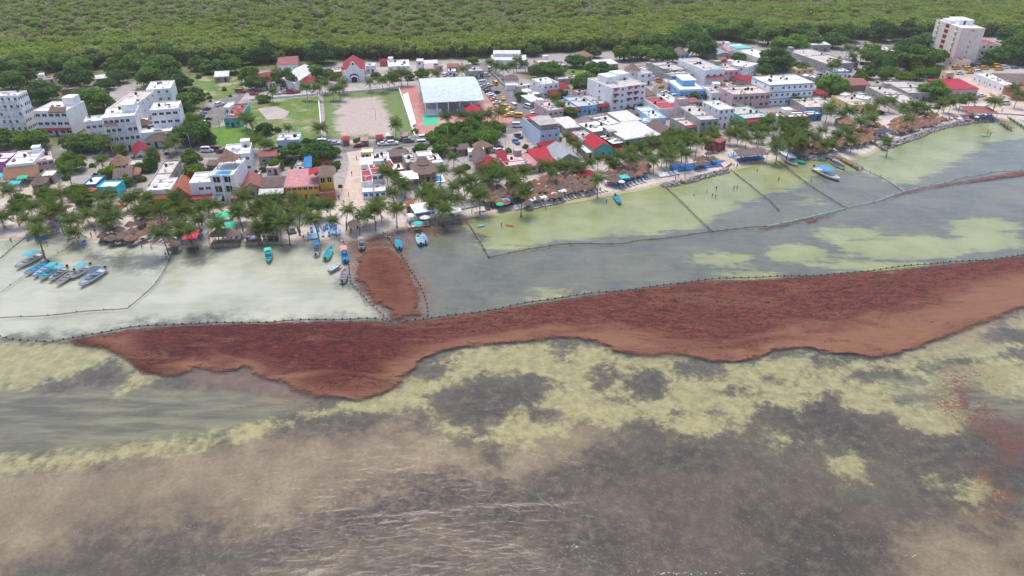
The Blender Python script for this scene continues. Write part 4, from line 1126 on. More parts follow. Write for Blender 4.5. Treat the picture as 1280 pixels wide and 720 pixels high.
# --- blocks around the sand street and the thatched restaurant
bd('kiosk', 'sand coloured kiosk with a white flat roof at the street corner', (451, 190), (466, 190), (465, 184), 3.0, YELP, LIMEW, side='R', nf=3, tanks=0)
bd('house', 'low house with a pale sheet roof behind the red building', (451, 206), (465, 205), (464, 198), 3.4, WHITE, R_WHITE, side='R', nf=2, kind='lean', rise=.5)
bd('house', 'house with a cluttered white roof beside the small trees', (465, 202), (487, 200), (487, 190), 3.6, WHITE, LIMEW, side='R', nf=4, tanks=3)
bd('restaurant', 'red roofed block of the mural restaurant', (465, 220), (480, 217), (479, 204), 5.5, WHITE, REDP, side='R', fl=2, nf=2, tanks=0, cat='restaurant')
r10, w10, d10 = bd('restaurant', 'white restaurant with blue murals and a red patterned roof', (452, 227), (466, 226), (464, 212), 4.2, WHITE, REDP, side='R', nf=2, tanks=0, cat='restaurant')
bd('wall_building', 'low white frontage with a blue stripe under the palms', (453, 240), (482, 238), (482, 228), 2.6, WHITE, LIMEW, side='R', nf=4, band=SKYB, tanks=0)
bd('house', 'orange fronted house among the small roofs', (492, 214), (506, 211), (505, 202), 3.2, BRICK, LIMEW, side='R', nf=2, tanks=1)
bd('house', 'house with a small red roof and water tanks', (483, 210), (493, 207), (493, 198), 3.2, WHITE, REDP, side='R', nf=2, tanks=2)
bd('house', 'grey roofed house beside the big thatched roof', (509, 205), (522, 202), (520, 190), 4.0, GREY, ROOFG, side='R', nf=2, ns=3)
r11, w11, d11 = bd('restaurant', 'restaurant with a big two tiered brown thatched roof', (518, 218), (545, 215), (541, 200), 3.6, WOOD, THATCH, side='R', nf=4, ns=3, kind='thatch', rise=2.8, cat='restaurant')
tb = MB(); thatch_hip(tb, w11 * .55, d11 * .5, 5.3, 7.0, w11 * .3); tb.obj('upper_roof', THATCH, r11)
bd('house', 'white slab roofed house behind the thatched restaurant', (539, 204), (554, 202), (548, 192), 3.4, WHITE, LIMEW, side='R', nf=2, ns=2)
shelter('canopy', 'white flat canopy beside the beach club pool', (501, 224), (523, 223), (518, 213), 3.6, LIMEW, side='R', kind='flat', post=STEEL, cat='canopy')
pl = P(540, 225)
mb = MB(); mb.box(-3.4, 3.4, -2.8, 2.8, .15, .3); po = mb.obj('swimming_pool', POOL)
po.location = pl; po.rotation_euler = (0, 0, .25); tag(po, uniq('bright blue swimming pool of the beach club'), 'pool')
mb = MB(); mb.box(-4.0, 4.0, -3.4, -2.8, 0, .4); mb.box(-4.0, 4.0, 2.8, 3.4, 0, .4); mb.box(-4.0, -3.4, -2.8, 2.8, 0, .4); mb.box(3.4, 4.0, -2.8, 2.8, 0, .4); mb.obj('pool_edge', WHITE, po)
shelter('canopy', 'white sail canopy above the blue beach beds', (519, 266), (540, 263), (533, 254), 2.8, LIMEW, side='R', kind='flat', tilt=.3, post=WHITE, cat='canopy')
shelter('canopy', 'long grey sheet awning at the sand edge', (551, 268), (577, 264), (574, 259), 2.6, R_WHITE, side='R', kind='flat', tilt=.5, post=STEEL, cat='canopy')
bd('kiosk', 'white flat kiosk under the park trees', (586, 192), (606, 189), (611, 184), 3.2, WHITE, LIMEW, side='R', nf=4, tanks=0)
bd('house', 'brown gabled house with a white verge behind the crimson gable', (593, 205), (608, 201), (601, 188), 3.4, WHITE, R_BROWN, side='L', nf=2, kind='gy', rise=2.4)
bd('house', 'crimson gable house with white ridge trim by the palms', (601, 212), (632, 207), (628, 200), 3.2, BRICK, R_RED, side='R', nf=4, kind='gy', rise=2.4)
bd('house', 'flat house with a pale pink roof and crimson eave', (634, 209), (664, 204), (655, 190), 3.6, PINKP, PINKP, side='R', nf=4, tanks=1)
bd('house', 'house with a crimson strip roof beside the pale pink roof', (624, 205), (634, 203), (626, 190), 3.4, BRICK, R_RED, side='L', nf=1, kind='lean', rise=.6)
bd('house', 'house with a bright red sheet roof left of the grey gable', (675, 203), (695, 197), (667, 188), 3.4, BRICK, R_BRED, side='L', nf=3, kind='lean', rise=.7)
bd('house', 'faded red roofed annex in front of the pale blue house', (664, 207), (676, 203), (656, 194), 3.0, PINKP, R_PINK, side='L', nf=2, kind='lean', rise=.5)
bd('house', 'grey metal gable house next to the bright red roof', (697, 201), (722, 196), (688, 185), 3.6, GREY, R_GREY, side='L', nf=4, kind='gy', rise=2.2)
r12, w12, d12 = bd('house', 'pale blue three storey house with a brown roof deck', (675, 164), (698, 160), (657, 146), 7.0, PBLUE, ROOFG, side='L', fl=2, nf=3, ns=0, ww=1.0, tanks=0, roofparts=False)
tb = MB(); tb.box(-w12 * .42, w12 * .45, -d12 * .45, d12 * .05, 6.6, 8.9); tb.box(-w12 * .5, w12 * .5, -d12 * .48, d12 * .1, 8.9, 9.1); tb.obj('penthouse', GREY, r12)
tb = MB(); slab(tb, [(-w12 * .48, d12 * .12, 7.6), (w12 * .1, d12 * .12, 7.6), (w12 * .1, d12 * .42, 8.3), (-w12 * .48, d12 * .42, 8.3)], .1); tb.obj('roof_shade', R_BRED, r12)
bd('house', 'red lean-to roof at the foot of the pale blue house', (683, 187), (702, 181), (677, 180), 3.2, BRICK, R_RED, side='L', nf=2, kind='lean', rise=.6)
# --- centre-right blocks
bd('hut', 'dark octagonal thatched pavilion by the taxi street', (633, 101), (648, 100), (648, 95), 3.2, WHITE, R_BROWN, side='R', nf=3, kind='hip', rise=2.0, cat='hut')
bd('container', 'white box container beside the dark pavilion', (633, 107), (648, 106), (649, 103), 2.8, WHITE, LIMEW, side='R', nf=0, ns=0, door=False, tanks=0, roofparts=False, cat='container')
bd('house', 'white two storey house with a pink balcony by the taxi street', (679, 105), (697, 102), (667, 98), 6.5, WHITE, LIMEW, side='L', fl=2, nf=3, ns=2)
bd('shed', 'cream slab roof next to the white balcony house', (662, 119), (676, 115), (646, 111), 3.2, GREY, LIMEW, side='L', nf=2, ns=2, tanks=0, cat='shed')
bd('house', 'small house with a crimson dome roof', (700, 111), (711, 109), (700, 104), 3.0, WHITE, R_RED, side='L', nf=2, kind='hip', rise=2.0)
bd('shed', 'grey slab shed behind the crimson dome', (698, 99), (718, 96), (694, 93), 3.0, GREY, ROOFG, side='L', nf=2, tanks=0, cat='shed')
bd('house', 'beige two storey corner house with a dark open ground floor', (686, 138), (701, 134), (674, 127), 6.0, PINKP, ROOFB, side='L', fl=2, nf=3, ns=2)
bd('shed', 'pale sheet roof behind the beige corner house', (664, 127), (674, 124), (657, 120), 3.0, GREY, R_WHITE, side='L', nf=1, kind='lean', rise=.5, cat='shed')
bd('shop', 'low shop row with a crimson awning by the lime tree', (702, 135), (722, 131), (697, 125), 3.6, PBLUE, ROOFG, side='L', nf=4, awning=(R_RED, 3.4, 2.4))
bd('shop', 'low grey shop row with blue shutters below the white hotel', (722, 133), (742, 128), (714, 120), 4.0, SKYB, ROOFG, side='L', nf=4, tanks=2)
bd('shop', 'low grey shop with a red corner awning against the white hotel', (742, 130), (757, 126), (734, 118), 3.6, GREY, ROOFG, side='L', nf=3, awning=(R_RED, 3.2, 2.0))
r13, w13, d13 = bd('hotel', 'large white four storey hotel with red tiled window hoods', (766, 110), (804, 103), (740, 97), 10.5, WHITE, ROOFG, side='L', fl=4, nf=5, ns=1, ww=1.5, wh=1.3, skip=0, tanks=4)
for f in range(1, 4):
    for i in (0, 2, 3):
        cx = -w13 / 2 + w13 * (i + .5) / 5
        tb = MB(); slab(tb, [(cx - 1.3, -d13 / 2 - .9, f * 2.63 + 2.0), (cx + 1.3, -d13 / 2 - .9, f * 2.63 + 2.0), (cx + 1.3, -d13 / 2, f * 2.63 + 2.5), (cx - 1.3, -d13 / 2, f * 2.63 + 2.5)], .1); tb.obj('window_hood', R_RED, r13)
tb = MB(); tb.box(-w13 * .35, -w13 * .02, -d13 * .05, d13 * .3, 10.08, 13.0); tb.box(w13 * .1, w13 * .45, d13 * .1, d13 * .45, 10.08, 12.8); tb.obj('penthouse', WHITE, r13)
bd('hut', 'brown conical roof pavilion behind the white hotel', (788, 88), (799, 86), (786, 83), 7.0, WHITE, THATCH, side='L', fl=2, nf=2, kind='thatch', rise=2.6, cat='hut')
bd('house', 'white block behind the large white hotel', (800, 92), (812, 89), (790, 84), 6.0, WHITE, ROOFG, side='L', fl=2, nf=2, ns=2)
bd('house', 'thatched grey hut right of the white hotel', (806, 119), (817, 116), (804, 111), 3.4, GREY, THATCH, side='L', nf=2, kind='thatch', rise=1.8, cat='hut')
bd('house', 'flat pale house with a cluttered roof near the shop row', (741, 165), (763, 158), (729, 152), 3.6, GREY, LIMEW, side='L', nf=4, tanks=3)
bd('house', 'grey white house behind the cluttered roofs', (760, 156), (777, 150), (744, 145), 3.6, GREY, LIMEW, side='L', nf=3, tanks=2)
bd('house', 'little pale grey house with a sheet roof behind the dark palms', (708, 160), (722, 155), (702, 148), 3.2, GREY, R_WHITE, side='L', nf=2, kind='lean', rise=.5)
bd('house', 'house with a faded red strip roof behind the lime tree', (699, 156), (718, 151), (697, 150), 3.0, GREY, R_PINK, side='L', nf=3, kind='lean', rise=.4)
bd('shop', 'shop with a pale blue grey sheet roof in the market block', (778, 152), (799, 148), (764, 142), 4.0, GREY, R_WHITE, side='L', nf=3, kind='lean', rise=.6)
bd('house', 'small white house with a cream roof beside the red gable', (729, 174), (741, 170), (722, 164), 4.2, WHITE, ROOFB, side='L', nf=2, ns=2)
bd('shed', 'red lean-to left of the small cream roofed house', (719, 173), (727, 170), (714, 166), 3.4, BRICK, R_RED, side='L', nf=1, kind='lean', rise=.5, cat='shed')
bd('house', 'house with a bright crimson gable roof above the palapas', (742, 187), (764, 183), (732, 174), 3.4, TEAL, R_BRED, side='L', nf=3, kind='gy', rise=2.2)
bd('shed', 'cream sheet roof strip beside the bright crimson gable', (733, 191), (742, 189), (724, 180), 2.6, GREY, LIMEW, side='L', nf=1, ns=2, tanks=0, cat='shed')
bd('restaurant', 'flat restaurant with a black shaded front beside the white roofs', (766, 180), (783, 175), (753, 168), 4.0, DARKW, LIMEW, side='L', nf=4, ww=1.8, awning=(R_RED, 2.6, 2.2), cat='restaurant')
bd('market_hall', 'market hall with a clean white roof left of its twin', (782, 174), (800, 168), (761, 158), 5.0, GREY, R_WHITE, side='L', nf=4, kind='lean', rise=.4, ww=2)
bd('market_hall', 'market hall with a clean white roof right of its twin', (803, 171), (822, 166), (781, 154), 5.0, GREY, R_WHITE, side='L', nf=4, kind='lean', rise=.4, ww=2)
bd('house', 'concrete house with a low grey wall and thatched roof near the forest', (726, 70), (739, 68), (724, 65), 3.0, GREY, THATCH, side='L', nf=2, kind='thatch', rise=1.8, cat='hut')
bd('shed', 'white low roof in the sandy clearing at the forest edge', (750, 81), (770, 78), (746, 76), 3.0, GREY, R_WHITE, side='L', nf=2, kind='lean', rise=.5, cat='shed')
bd('house', 'half built grey walls in the clearing behind the taxi street', (695, 82), (708, 80), (692, 77), 2.6, GREY, ROOFG, side='L', nf=2, tanks=0)
bd('house', 'pinkish half built walls near the forest front', (673, 78), (690, 76), (671, 73), 2.4, PINKP, ROOFB, side='L', nf=2, tanks=0)
# --- upper right blocks
r14, w14, d14 = bd('hotel', 'tall blank walled white building with a crimson awning and rooftop pool', (882, 88), (903, 85), (854, 73), 8.5, WHITE, ROOFG, side='L', fl=2, nf=3, ns=0, awning=(DRED, 5.6, 2.4), tanks=2)
tb = MB(); tb.box(-1.5, 3.5, -d14 / 2 + .6, -d14 / 2 + 2.6, 8.08, 8.5); tb.obj('pool', TURQ, r14)
bd('house', 'bare concrete half built house beside the blank white wall', (834, 88), (851, 83), (825, 77), 6.0, GREY, ROOFG, side='L', fl=2, nf=3, ns=2, tanks=2)
bd('house', 'bare concrete shell above the blue shop', (840, 95), (861, 90), (833, 88), 5.5, GREY, ROOFG, side='L', fl=2, nf=3, ns=2, tanks=1)
r15, w15, d15 = bd('shop', 'white and sky blue corner shop with a glazed upper room', (850, 112), (879, 109), (842, 99), 4.5, SKYB, LIMEW, side='L', nf=5, tanks=0, roofparts=False, band=WHITE)
tb = MB(); tb.box(-w15 * .2, w15 * .3, -d15 * .1, d15 * .38, 4.08, 6.8); tb.obj('upper_room', SKYB, r15)
tb = MB(); tb.box(-w15 * .24, w15 * .34, -d15 * .14, d15 * .42, 6.8, 7.0); tb.obj('upper_roof', LIMEW, r15)
bd('shop', 'pink walled shop with red sign panel by the parked taxis', (835, 105), (842, 104), (832, 98), 3.8, PINKP, LIMEW, side='L', nf=2, ns=1, tanks=0)
bd('house', 'pale pink two storey house beside the crimson awning building', (905, 88), (920, 85), (900, 79), 6.5, PINKP, ROOFB, side='L', fl=2, nf=3, ns=2)
bd('house', 'house with a square crimson hip roof', (935, 103), (947, 98), (924, 95), 3.2, GREY, R_RED, side='L', nf=2, kind='hip', rise=1.6)
bd('house', 'orange brick walled flat house in front of the pink house', (909, 108), (921, 106), (907, 102), 3.4, BRICK, ROOFB, side='L', nf=3, tanks=1)
bd('house', 'pale house with a long roof behind the street tree', (890, 116), (908, 113), (886, 107), 4.5, WHITE, ROOFB, side='L', fl=1, nf=3, ns=2)
bd('hotel', 'beige two storey row hotel with dark balconies', (917, 118), (957, 112), (911, 108), 6.5, PINKP, ROOFB, side='L', fl=2, nf=7, ns=1, ww=1.8, wh=1.6, sill=.6, balcony=(7, PINKP), tanks=4)
bd('shed', 'white sloping roof shed at the forest edge', (886, 66), (894, 64), (881, 59), 3.4, GREY, R_WHITE, side='L', nf=1, ns=2, kind='lean', rise=.6, cat='shed')
bd('shed', 'grey sheet roofed sheds near the pink roof', (897, 68), (908, 65), (892, 61), 3.2, GREY, R_GREY, side='L', nf=2, kind='gy', rise=.9, cat='shed')
bd('house', 'house with a faded rose roof below the forest', (910, 64), (923, 62), (907, 58), 3.6, WHITE, R_PINK, side='L', nf=3, kind='gx', rise=.8)
r16, w16, d16 = bd('warehouse', 'long white roofed depot with a green tarpaulin on top', (948, 72), (960, 67), (920, 55), 5.0, WHITE, LIMEW, side='L', fl=1, nf=2, ns=6, tanks=1)
tb = MB(); tb.box(-w16 / 2 + 1, w16 / 2 - 1, d16 * .12, d16 * .34, 4.6, 5.4); tb.obj('green_tarpaulin', TEAL, r16)
bd('shed', 'grey roofed forest shed behind the long depot', (903, 56), (914, 54), (900, 51), 3.4, GREY, ROOFG, side='L', nf=2, tanks=0, cat='shed')
bd('house', 'white stucco house with a scalloped wall below the long depot', (934, 84), (948, 79), (924, 74), 6.0, WHITE, LIMEW, side='L', fl=2, nf=2, ns=2)
bd('house', 'blue house with a dark pointed thatched roof in the meadow', (846, 68), (859, 66), (843, 62), 3.0, SKYB, THATCH, side='L', nf=3, kind='thatch', rise=3.0, cat='hut')
bd('house', 'low ruined grey wall by the meadow grass', (801, 87), (820, 84), (800, 82), 2.2, GREY, ROOFG, side='L', nf=2, tanks=0)
r17, w17, d17 = bd('hotel', 'three storey white hotel striped with sky blue bands', (963, 106), (1011, 100), (952, 95), 9.5, WHITE, LIMEW, side='L', fl=3, nf=8, ns=2, band=SKYB, ww=1.2, tanks=5)
# --- front row, right of centre
bd('house', 'concrete two storey house with open window bays', (876, 150), (893, 145), (858, 131), 7.0, GREY, ROOFG, side='L', fl=2, nf=3, ns=2, ww=1.6, wh=1.5, tanks=2)
bd('house', 'low concrete wing with a dark red fascia', (857, 157), (876, 152), (846, 146), 4.2, GREY, ROOFB, side='L', nf=4, awning=(DRED, 4.0, 1.2), tanks=0)
bd('tower', 'square beige stair tower above the concrete house', (849, 124), (858, 122), (847, 121), 9.5, PINKP, ROOFB, side='L', fl=3, nf=0, ns=0, door=False, tanks=0, roofparts=False, cat='tower')
bd('hotel', 'bright white stepped house with slot windows by the palms', (899, 137), (914, 133), (886, 126), 8.0, WHITE, LIMEW, side='L', fl=3, nf=3, ns=3, ww=.8, wh=1.4, tanks=1)
bd('restaurant', 'wide flat grey roofed restaurant with a red awning', (931, 148), (957, 142), (914, 133), 4.2, TEAL, ROOFG, side='L', nf=6, ns=3, awning=(R_BRED, 3.6, 2.2), tanks=2, cat='restaurant')
bd('house', 'flat house with a pale blue grey roof near the beach market', (814, 148), (829, 144), (803, 133), 4.0, PBLUE, PBLUE, side='L', nf=3, ns=2, tanks=1)
bd('house', 'white house with a red railed roof terrace', (825, 136), (847, 130), (818, 121), 4.6, WHITE, REDP, side='L', nf=4, ns=2, tanks=2)
bd('house', 'white slab house beside the red railed terrace', (838, 128), (848, 125), (829, 117), 5.0, WHITE, LIMEW, side='L', nf=2, ns=2, tanks=1)
bd('shop', 'shop with a bright blue parapet behind the white market roofs', (800, 154), (816, 149), (795, 147), 3.6, SKYB, LIMEW, side='L', nf=3, tanks=0)
bd('shop', 'shop with a white and teal roof next to the brown gable', (812, 160), (828, 155), (803, 152), 3.4, TEAL, LIMEW, side='L', nf=3, tanks=0)
bd('restaurant', 'restaurant with a brown pitched roof behind the palm grove', (824, 170), (844, 165), (813, 158), 3.6, WOOD, R_BROWN, side='L', nf=3, kind='gy', rise=3.0, cat='restaurant')
bd('shop', 'narrow dark red wooden shop beside the sand path', (899, 178), (908, 174), (896, 168), 4.0, DRED, R_RUST, side='L', nf=2, kind='lean', rise=.6)
bd('shop', 'long shop strip with a white roof and red front near the grove', (985, 146), (1010, 143), (981, 139), 3.0, REDP, LIMEW, side='L', nf=5, tanks=0)
bd('shop', 'short shop with a white roof and cobalt blue front', (1011, 143), (1024, 140), (1007, 138), 3.0, DBLUE, LIMEW, side='L', nf=2, tanks=0)
bd('shop', 'small pale shop end between the street trees', (964, 147), (981, 145), (962, 142), 3.0, WHITE, LIMEW, side='L', nf=2, tanks=0)
bd('house', 'flat grey white house in the sandy block', (1008, 134), (1040, 129), (1000, 121), 3.4, GREY, ROOFB, side='L', nf=5, ns=2, tanks=2)
bd('house', 'pale yellow house with a grey roof in the row', (1064, 131), (1083, 127), (1050, 119), 4.0, YELP, ROOFG, side='L', nf=4, ns=3, tanks=1)
bd('house', 'long white walled house with small square windows', (1084, 124), (1090, 121), (1067, 110), 4.0, WHITE, LIMEW, side='L', nf=2, ns=4, tanks=1)
bd('house', 'long low grey slab building beside the sand lot', (1131, 131), (1149, 126), (1099, 107), 4.0, GREY, ROOFG, side='L', nf=4, ns=6, tanks=1)
bd('house', 'brown roofed wooden house behind the long white house', (1062, 107), (1080, 103), (1055, 98), 3.4, WOOD, R_RUST, side='L', nf=3, kind='gx', rise=1.4)
bd('hut', 'brown thatched hut above the orange palapas', (1053, 154), (1067, 152), (1051, 148), 2.6, WOOD, THATCHN, side='L', nf=2, kind='thatch', rise=2.2, cat='hut')
bd('warehouse', 'long grey roofed depot with a collapsed front shed', (1034, 80), (1052, 73), (1004, 61), 5.0, GREY, ROOFG, side='L', nf=3, ns=6, tanks=1)
bd('house', 'small white house with a blue roof edge under the palms', (1042, 89), (1058, 87), (1040, 85), 4.0, WHITE, LIMEW, side='L', nf=3, band=DBLUE, tanks=0)
bd('shed', 'white roofed shed in the trees behind the depot', (1016, 56), (1034, 54), (1014, 51), 4.0, GREY, R_WHITE, side='L', nf=2, kind='lean', rise=.5, cat='shed')
bd('shed', 'pale roofed shed between the palms and the tower hotel', (1100, 67), (1118, 64), (1094, 60), 3.6, GREY, R_WHITE, side='L', nf=2, kind='lean', rise=.5, cat='shed')
bd('shed', 'yellow walled yard building below the depot', (996, 87), (1013, 84), (992, 83), 2.8, YELP, ROOFB, side='L', nf=3, tanks=0, cat='shed')
bd('shed', 'narrow white roofed shed beside the large round tree', (1018, 97), (1025, 94), (1009, 90), 3.2, GREY, LIMEW, side='L', nf=1, tanks=0, cat='shed')
bd('shed', 'dark roofed shed between the forest and the tower hotel', (1134, 60), (1147, 58), (1133, 56), 3.0, GREY, ROOFG, side='L', nf=2, tanks=0, cat='shed')
bd('house', 'house with a little coral roof behind the taxi rank', (1124, 79), (1134, 77), (1123, 75), 3.0, WHITE, R_BRED, side='L', nf=2, kind='hip', rise=.9)
# tower hotel
r18, w18, d18 = bd('hotel', 'tall cream seven storey tower hotel with a red striped wall', (1203, 35), (1228, 34), (1179, 24), 20.0, CREAM, LIMEW, side='L', fl=7, nf=1, ns=0, ww=.8, tanks=0, roofparts=False, door=False)
for f in range(1, 7):
    tb = MB(); tb.box(-w18 / 2 - .08, -w18 / 2 - .003, -d18 * .04, d18 * .10, f * 2.85 + .5, f * 2.85 + 2.4); tb.obj('red_panel', R_RED, r18)
    for yy in (-.33, .36):
        link('pane', PANE, link('window', WIN, r18, (-w18 / 2 - .03, yy * d18, f * 2.85 + 1.4), -math.pi / 2, (1.3, 1, 1.5)))
        bb = MB(); bb.box(-w18 / 2 - 1.0, -w18 / 2 - .01, yy * d18 - 1.0, yy * d18 + 1.0, f * 2.85 + .25, f * 2.85 + .4); bb.obj('balcony', CREAM, r18)
tb = MB(); tb.box(-w18 * .2, w18 * .45, -d18 * .1, d18 * .3, 19.58, 22.3); tb.box(-w18 * .4, -w18 * .1, d18 * .05, d18 * .35, 19.58, 21.3); tb.obj('roof_rooms', WHITE, r18)
tb = MB(); tb.box(w18 * .0, w18 * .1, -d18 * .1 - .04, -d18 * .1 - .003, 19.9, 21.9); tb.obj('roof_door', GLASS, r18)
r19, w19, d19 = bd('hotel_wing', 'cream three storey annex with red roof terrace at the tower hotel', (1219, 55), (1246, 53), (1211, 49), 10.0, CREAM, REDP, side='L', fl=3, nf=4, ns=2, ww=1.3, wh=1.4, awning=(WHITE, 3.0, 1.0), balcony=(4, CREAM), tanks=0)
bd('hotel_wing', 'low cream entrance wing with a red roof corner', (1203, 76), (1209, 74), (1183, 69), 4.5, CREAM, REDP, side='L', nf=2, ns=3, tanks=0)
bd('restaurant', 'cream building with a bright crimson roof and dark arcade', (1182, 111), (1217, 108), (1168, 101), 4.4, PINKP, R_BRED, side='L', nf=6, ns=1, kind='lean', rise=.9, ww=1.6, wh=1.6, sill=.7, cat='restaurant')
bd('tower', 'peach square tower behind the bright crimson roof', (1184, 91), (1191, 90), (1182, 88), 8.0, PEACH, PEACH, side='L', fl=2, nf=1, ns=1, tanks=0, roofparts=False, cat='tower')
bd('house', 'grey flat house behind the round street tree', (1136, 116), (1158, 111), (1123, 101), 4.0, GREY, ROOFG, side='L', nf=4, ns=3, tanks=1)
bd('house', 'long white wall building along the sand plaza', (1256, 106), (1268, 103), (1230, 91), 4.0, WHITE, LIMEW, side='L', nf=2, ns=6, tanks=1)
bd('house', 'big brown hip roofed house at the end of the sand plaza', (1272, 106), (1320, 103), (1256, 92), 4.0, PINKP, R_BROWN, side='L', nf=5, ns=2, kind='hip', rise=2.6)
bd('house', 'terracotta roofed house beyond the sand plaza', (1276, 117), (1310, 114), (1271, 108), 3.4, BRICK, R_TERRA, side='L', nf=4, kind='hip', rise=1.8)
shelter('pergola', 'brown flat roofed beach bar beside the rock wall', (1213, 141), (1241, 138), (1212, 134), 2.8, R_RUST, side='L', kind='flat', tilt=.5, cat='beach bar')
bd('house', 'coral roofed house in the trees beyond the tower hotel', (1248, 64), (1258, 62), (1247, 60), 3.5, WHITE, R_BRED, side='L', nf=2, kind='hip', rise=1.0)
bd('house', 'red roofed house at the forest beyond the tower hotel', (1273, 64), (1300, 62), (1272, 59), 3.5, WHITE, R_RED, side='L', nf=3, kind='hip', rise=1.2)
bd('kiosk', 'crimson roofed kiosk among the palapas', (727, 221), (741, 217), (726, 214), 2.6, BRICK, R_RED, side='L', nf=2, kind='hip', rise=1.2, tanks=0)
shelter('shade_net', 'black shade net stretched over the beach by the orange palapas', (1096, 167), (1116, 163), (1088, 163), 2.4, R_BROWN, side='L', kind='flat', cat='shade net')
MATS['net'] = mat_plain('shade_cloth', (0.035, 0.045, 0.075), .8)
bpy.data.objects['shade_net'].children[-1].data.materials[0] = MATS['net']

# ================================================================== landmarks, used to say which one a repeated thing is
LM = [((20, 150), 'the five storey apartment block'), ((75, 150), 'the white hotel with the red awning'), ((150, 165), 'the white four storey hotel'), ((200, 150), 'the rounded white hotel'),
      ((25, 205), 'the thatched lean-to house'), ((0, 215), 'the magenta beach bar'), ((110, 230), 'the blue and turquoise shops'), ((200, 240), 'the terracotta restaurants'), ((245, 230), 'the white balcony wing'), ((277, 225), 'the hotel with the rooftop pool'), ((340, 228), 'the brown roofed restaurant'),
      ((380, 225), 'the pink roofed yellow restaurant'), ((410, 225), 'the yellow tower house'), ((290, 140), 'the teal house'), ((300, 185), 'the white house by the green lot'), ((360, 172), 'the pale blue house by the green lot'),
      ((350, 92), 'the white school hall'), ((442, 92), 'the white church'), ((500, 85), 'the stepped white house'), ((565, 120), 'the sports hall'), ((460, 150), 'the dirt pitch'), ((466, 225), 'the mural restaurant'),
      ((531, 208), 'the big thatched restaurant'), ((530, 262), 'the white sail canopy'), ((565, 264), 'the long grey sheet awning'), ((595, 188), 'the park kiosk'), ((617, 207), 'the crimson gable house'), ((650, 200), 'the pale pink roof'),
      ((705, 193), 'the grey metal gable'), ((745, 182), 'the bright crimson gable'), ((677, 165), 'the pale blue three storey house'), ((712, 130), 'the crimson awning shops'), ((640, 70), 'the long white warehouses'), ((682, 108), 'the white balcony house'), ((640, 100), 'the dark octagonal pavilion'),
      ((775, 118), 'the large white hotel with red hoods'), ((795, 165), 'the white market halls'), ((734, 217), 'the crimson kiosk'), ((832, 163), 'the brown pitched restaurant'), ((870, 145), 'the concrete house with open bays'), ((935, 142), 'the restaurant with the red awning'), ((902, 178), 'the dark red wooden shop'),
      ((840, 66), 'the blue house with the pointed thatch'), ((878, 92), 'the blank walled white building'), ((860, 106), 'the sky blue corner shop'), ((936, 115), 'the beige row hotel'), ((985, 108), 'the blue banded hotel'), ((940, 62), 'the depot with the green tarpaulin'), ((1030, 70), 'the long grey roofed depot'), ((1000, 142), 'the red fronted shop strip'),
      ((1060, 150), 'the brown thatched hut'), ((1070, 125), 'the pale yellow house'), ((1125, 120), 'the long grey slab building'), ((1100, 165), 'the black shade net'), ((1198, 106), 'the bright crimson roof'), ((1200, 60), 'the tower hotel'), ((1228, 138), 'the brown beach bar'), ((1262, 98), 'the sand plaza'), ((1106, 63), 'the pale roofed shed under palms'), ((280, 95), 'the shed in the clearing'), ((133, 95), 'the long shed behind the hotels'), ((750, 76), 'the sandy clearing'), ((707, 98), 'the crimson dome house')]
_lm = [(Vector((*G(x, y, ZL), 0)), t) for (x, y), t in LM]
def near(p):
    return min(_lm, key=lambda q: (q[0].x - p.x) ** 2 + (q[0].y - p.y) ** 2)[1]

# ================================================================== foliage materials and crowns
def leaf_mat(name, c1, c2, c3, trans=0.42, scale=0.25):
    m, nt, N, L, b = newmat(name)
    oi = nd(nt, 'ShaderNodeObjectInfo')
    n1 = noise(nt, oi.outputs['Location'], 0.02, 3)
    n2 = noise(nt, position(nt), scale, 3, 0.6)
    c = mixc(nt, oi.outputs['Random'], c1, c2)
    c = mixc(nt, smooth(nt, n1, 0.42, 0.62), c, c3)
    c = mixc(nt, math_(nt, 'MULTIPLY', smooth(nt, n2, 0.35, 0.7), 0.4), c, c2)
    c = mixc(nt, math_(nt, 'MULTIPLY', smooth(nt, math_(nt, 'FRACT', math_(nt, 'MULTIPLY', oi.outputs['Random'], 37.0)), 0.55, 1.0), 0.5), c, tuple(v * 0.6 for v in c1))
    L.new(c, b.inputs['Base Color'])
    b.inputs['Roughness'].default_value = 0.6
    b.inputs['Specular IOR Level'].default_value = 0.2
    tr = nd(nt, 'ShaderNodeBsdfTranslucent'); L.new(c, tr.inputs['Color'])
    mx = nd(nt, 'ShaderNodeMixShader'); mx.inputs[0].default_value = trans
    L.new(b.outputs[0], mx.inputs[1]); L.new(tr.outputs[0], mx.inputs[2]); L.new(mx.outputs[0], N['Material Output'].inputs[0])
    return m
LEAF = leaf_mat('broadleaf', (0.075, 0.16, 0.02), (0.15, 0.27, 0.032), (0.11, 0.205, 0.028))
LEAFL = leaf_mat('lime_leaf', (0.11, 0.20, 0.018), (0.16, 0.26, 0.02), (0.12, 0.20, 0.02))
LEAFD = leaf_mat('dark_leaf', (0.052, 0.12, 0.024), (0.095, 0.185, 0.03), (0.07, 0.145, 0.028))
PALM = leaf_mat('palm_leaf', (0.085, 0.155, 0.03), (0.165, 0.23, 0.046), (0.12, 0.18, 0.036))
PALMY = leaf_mat('yellow_palm_leaf', (0.10, 0.15, 0.02), (0.15, 0.19, 0.03), (0.10, 0.16, 0.02))
DEADP = leaf_mat('dead_palm_leaf', (0.20, 0.13, 0.06), (0.26, 0.17, 0.08), (0.22, 0.14, 0.07))
MANG = leaf_mat('mangrove_leaf', (0.19, 0.275, 0.03), (0.255, 0.34, 0.045), (0.235, 0.275, 0.065), 0.45, 0.03)
MANGF = leaf_mat('scrub_leaf', (0.27, 0.31, 0.095), (0.32, 0.35, 0.11), (0.32, 0.30, 0.16), 0.35, 0.03)
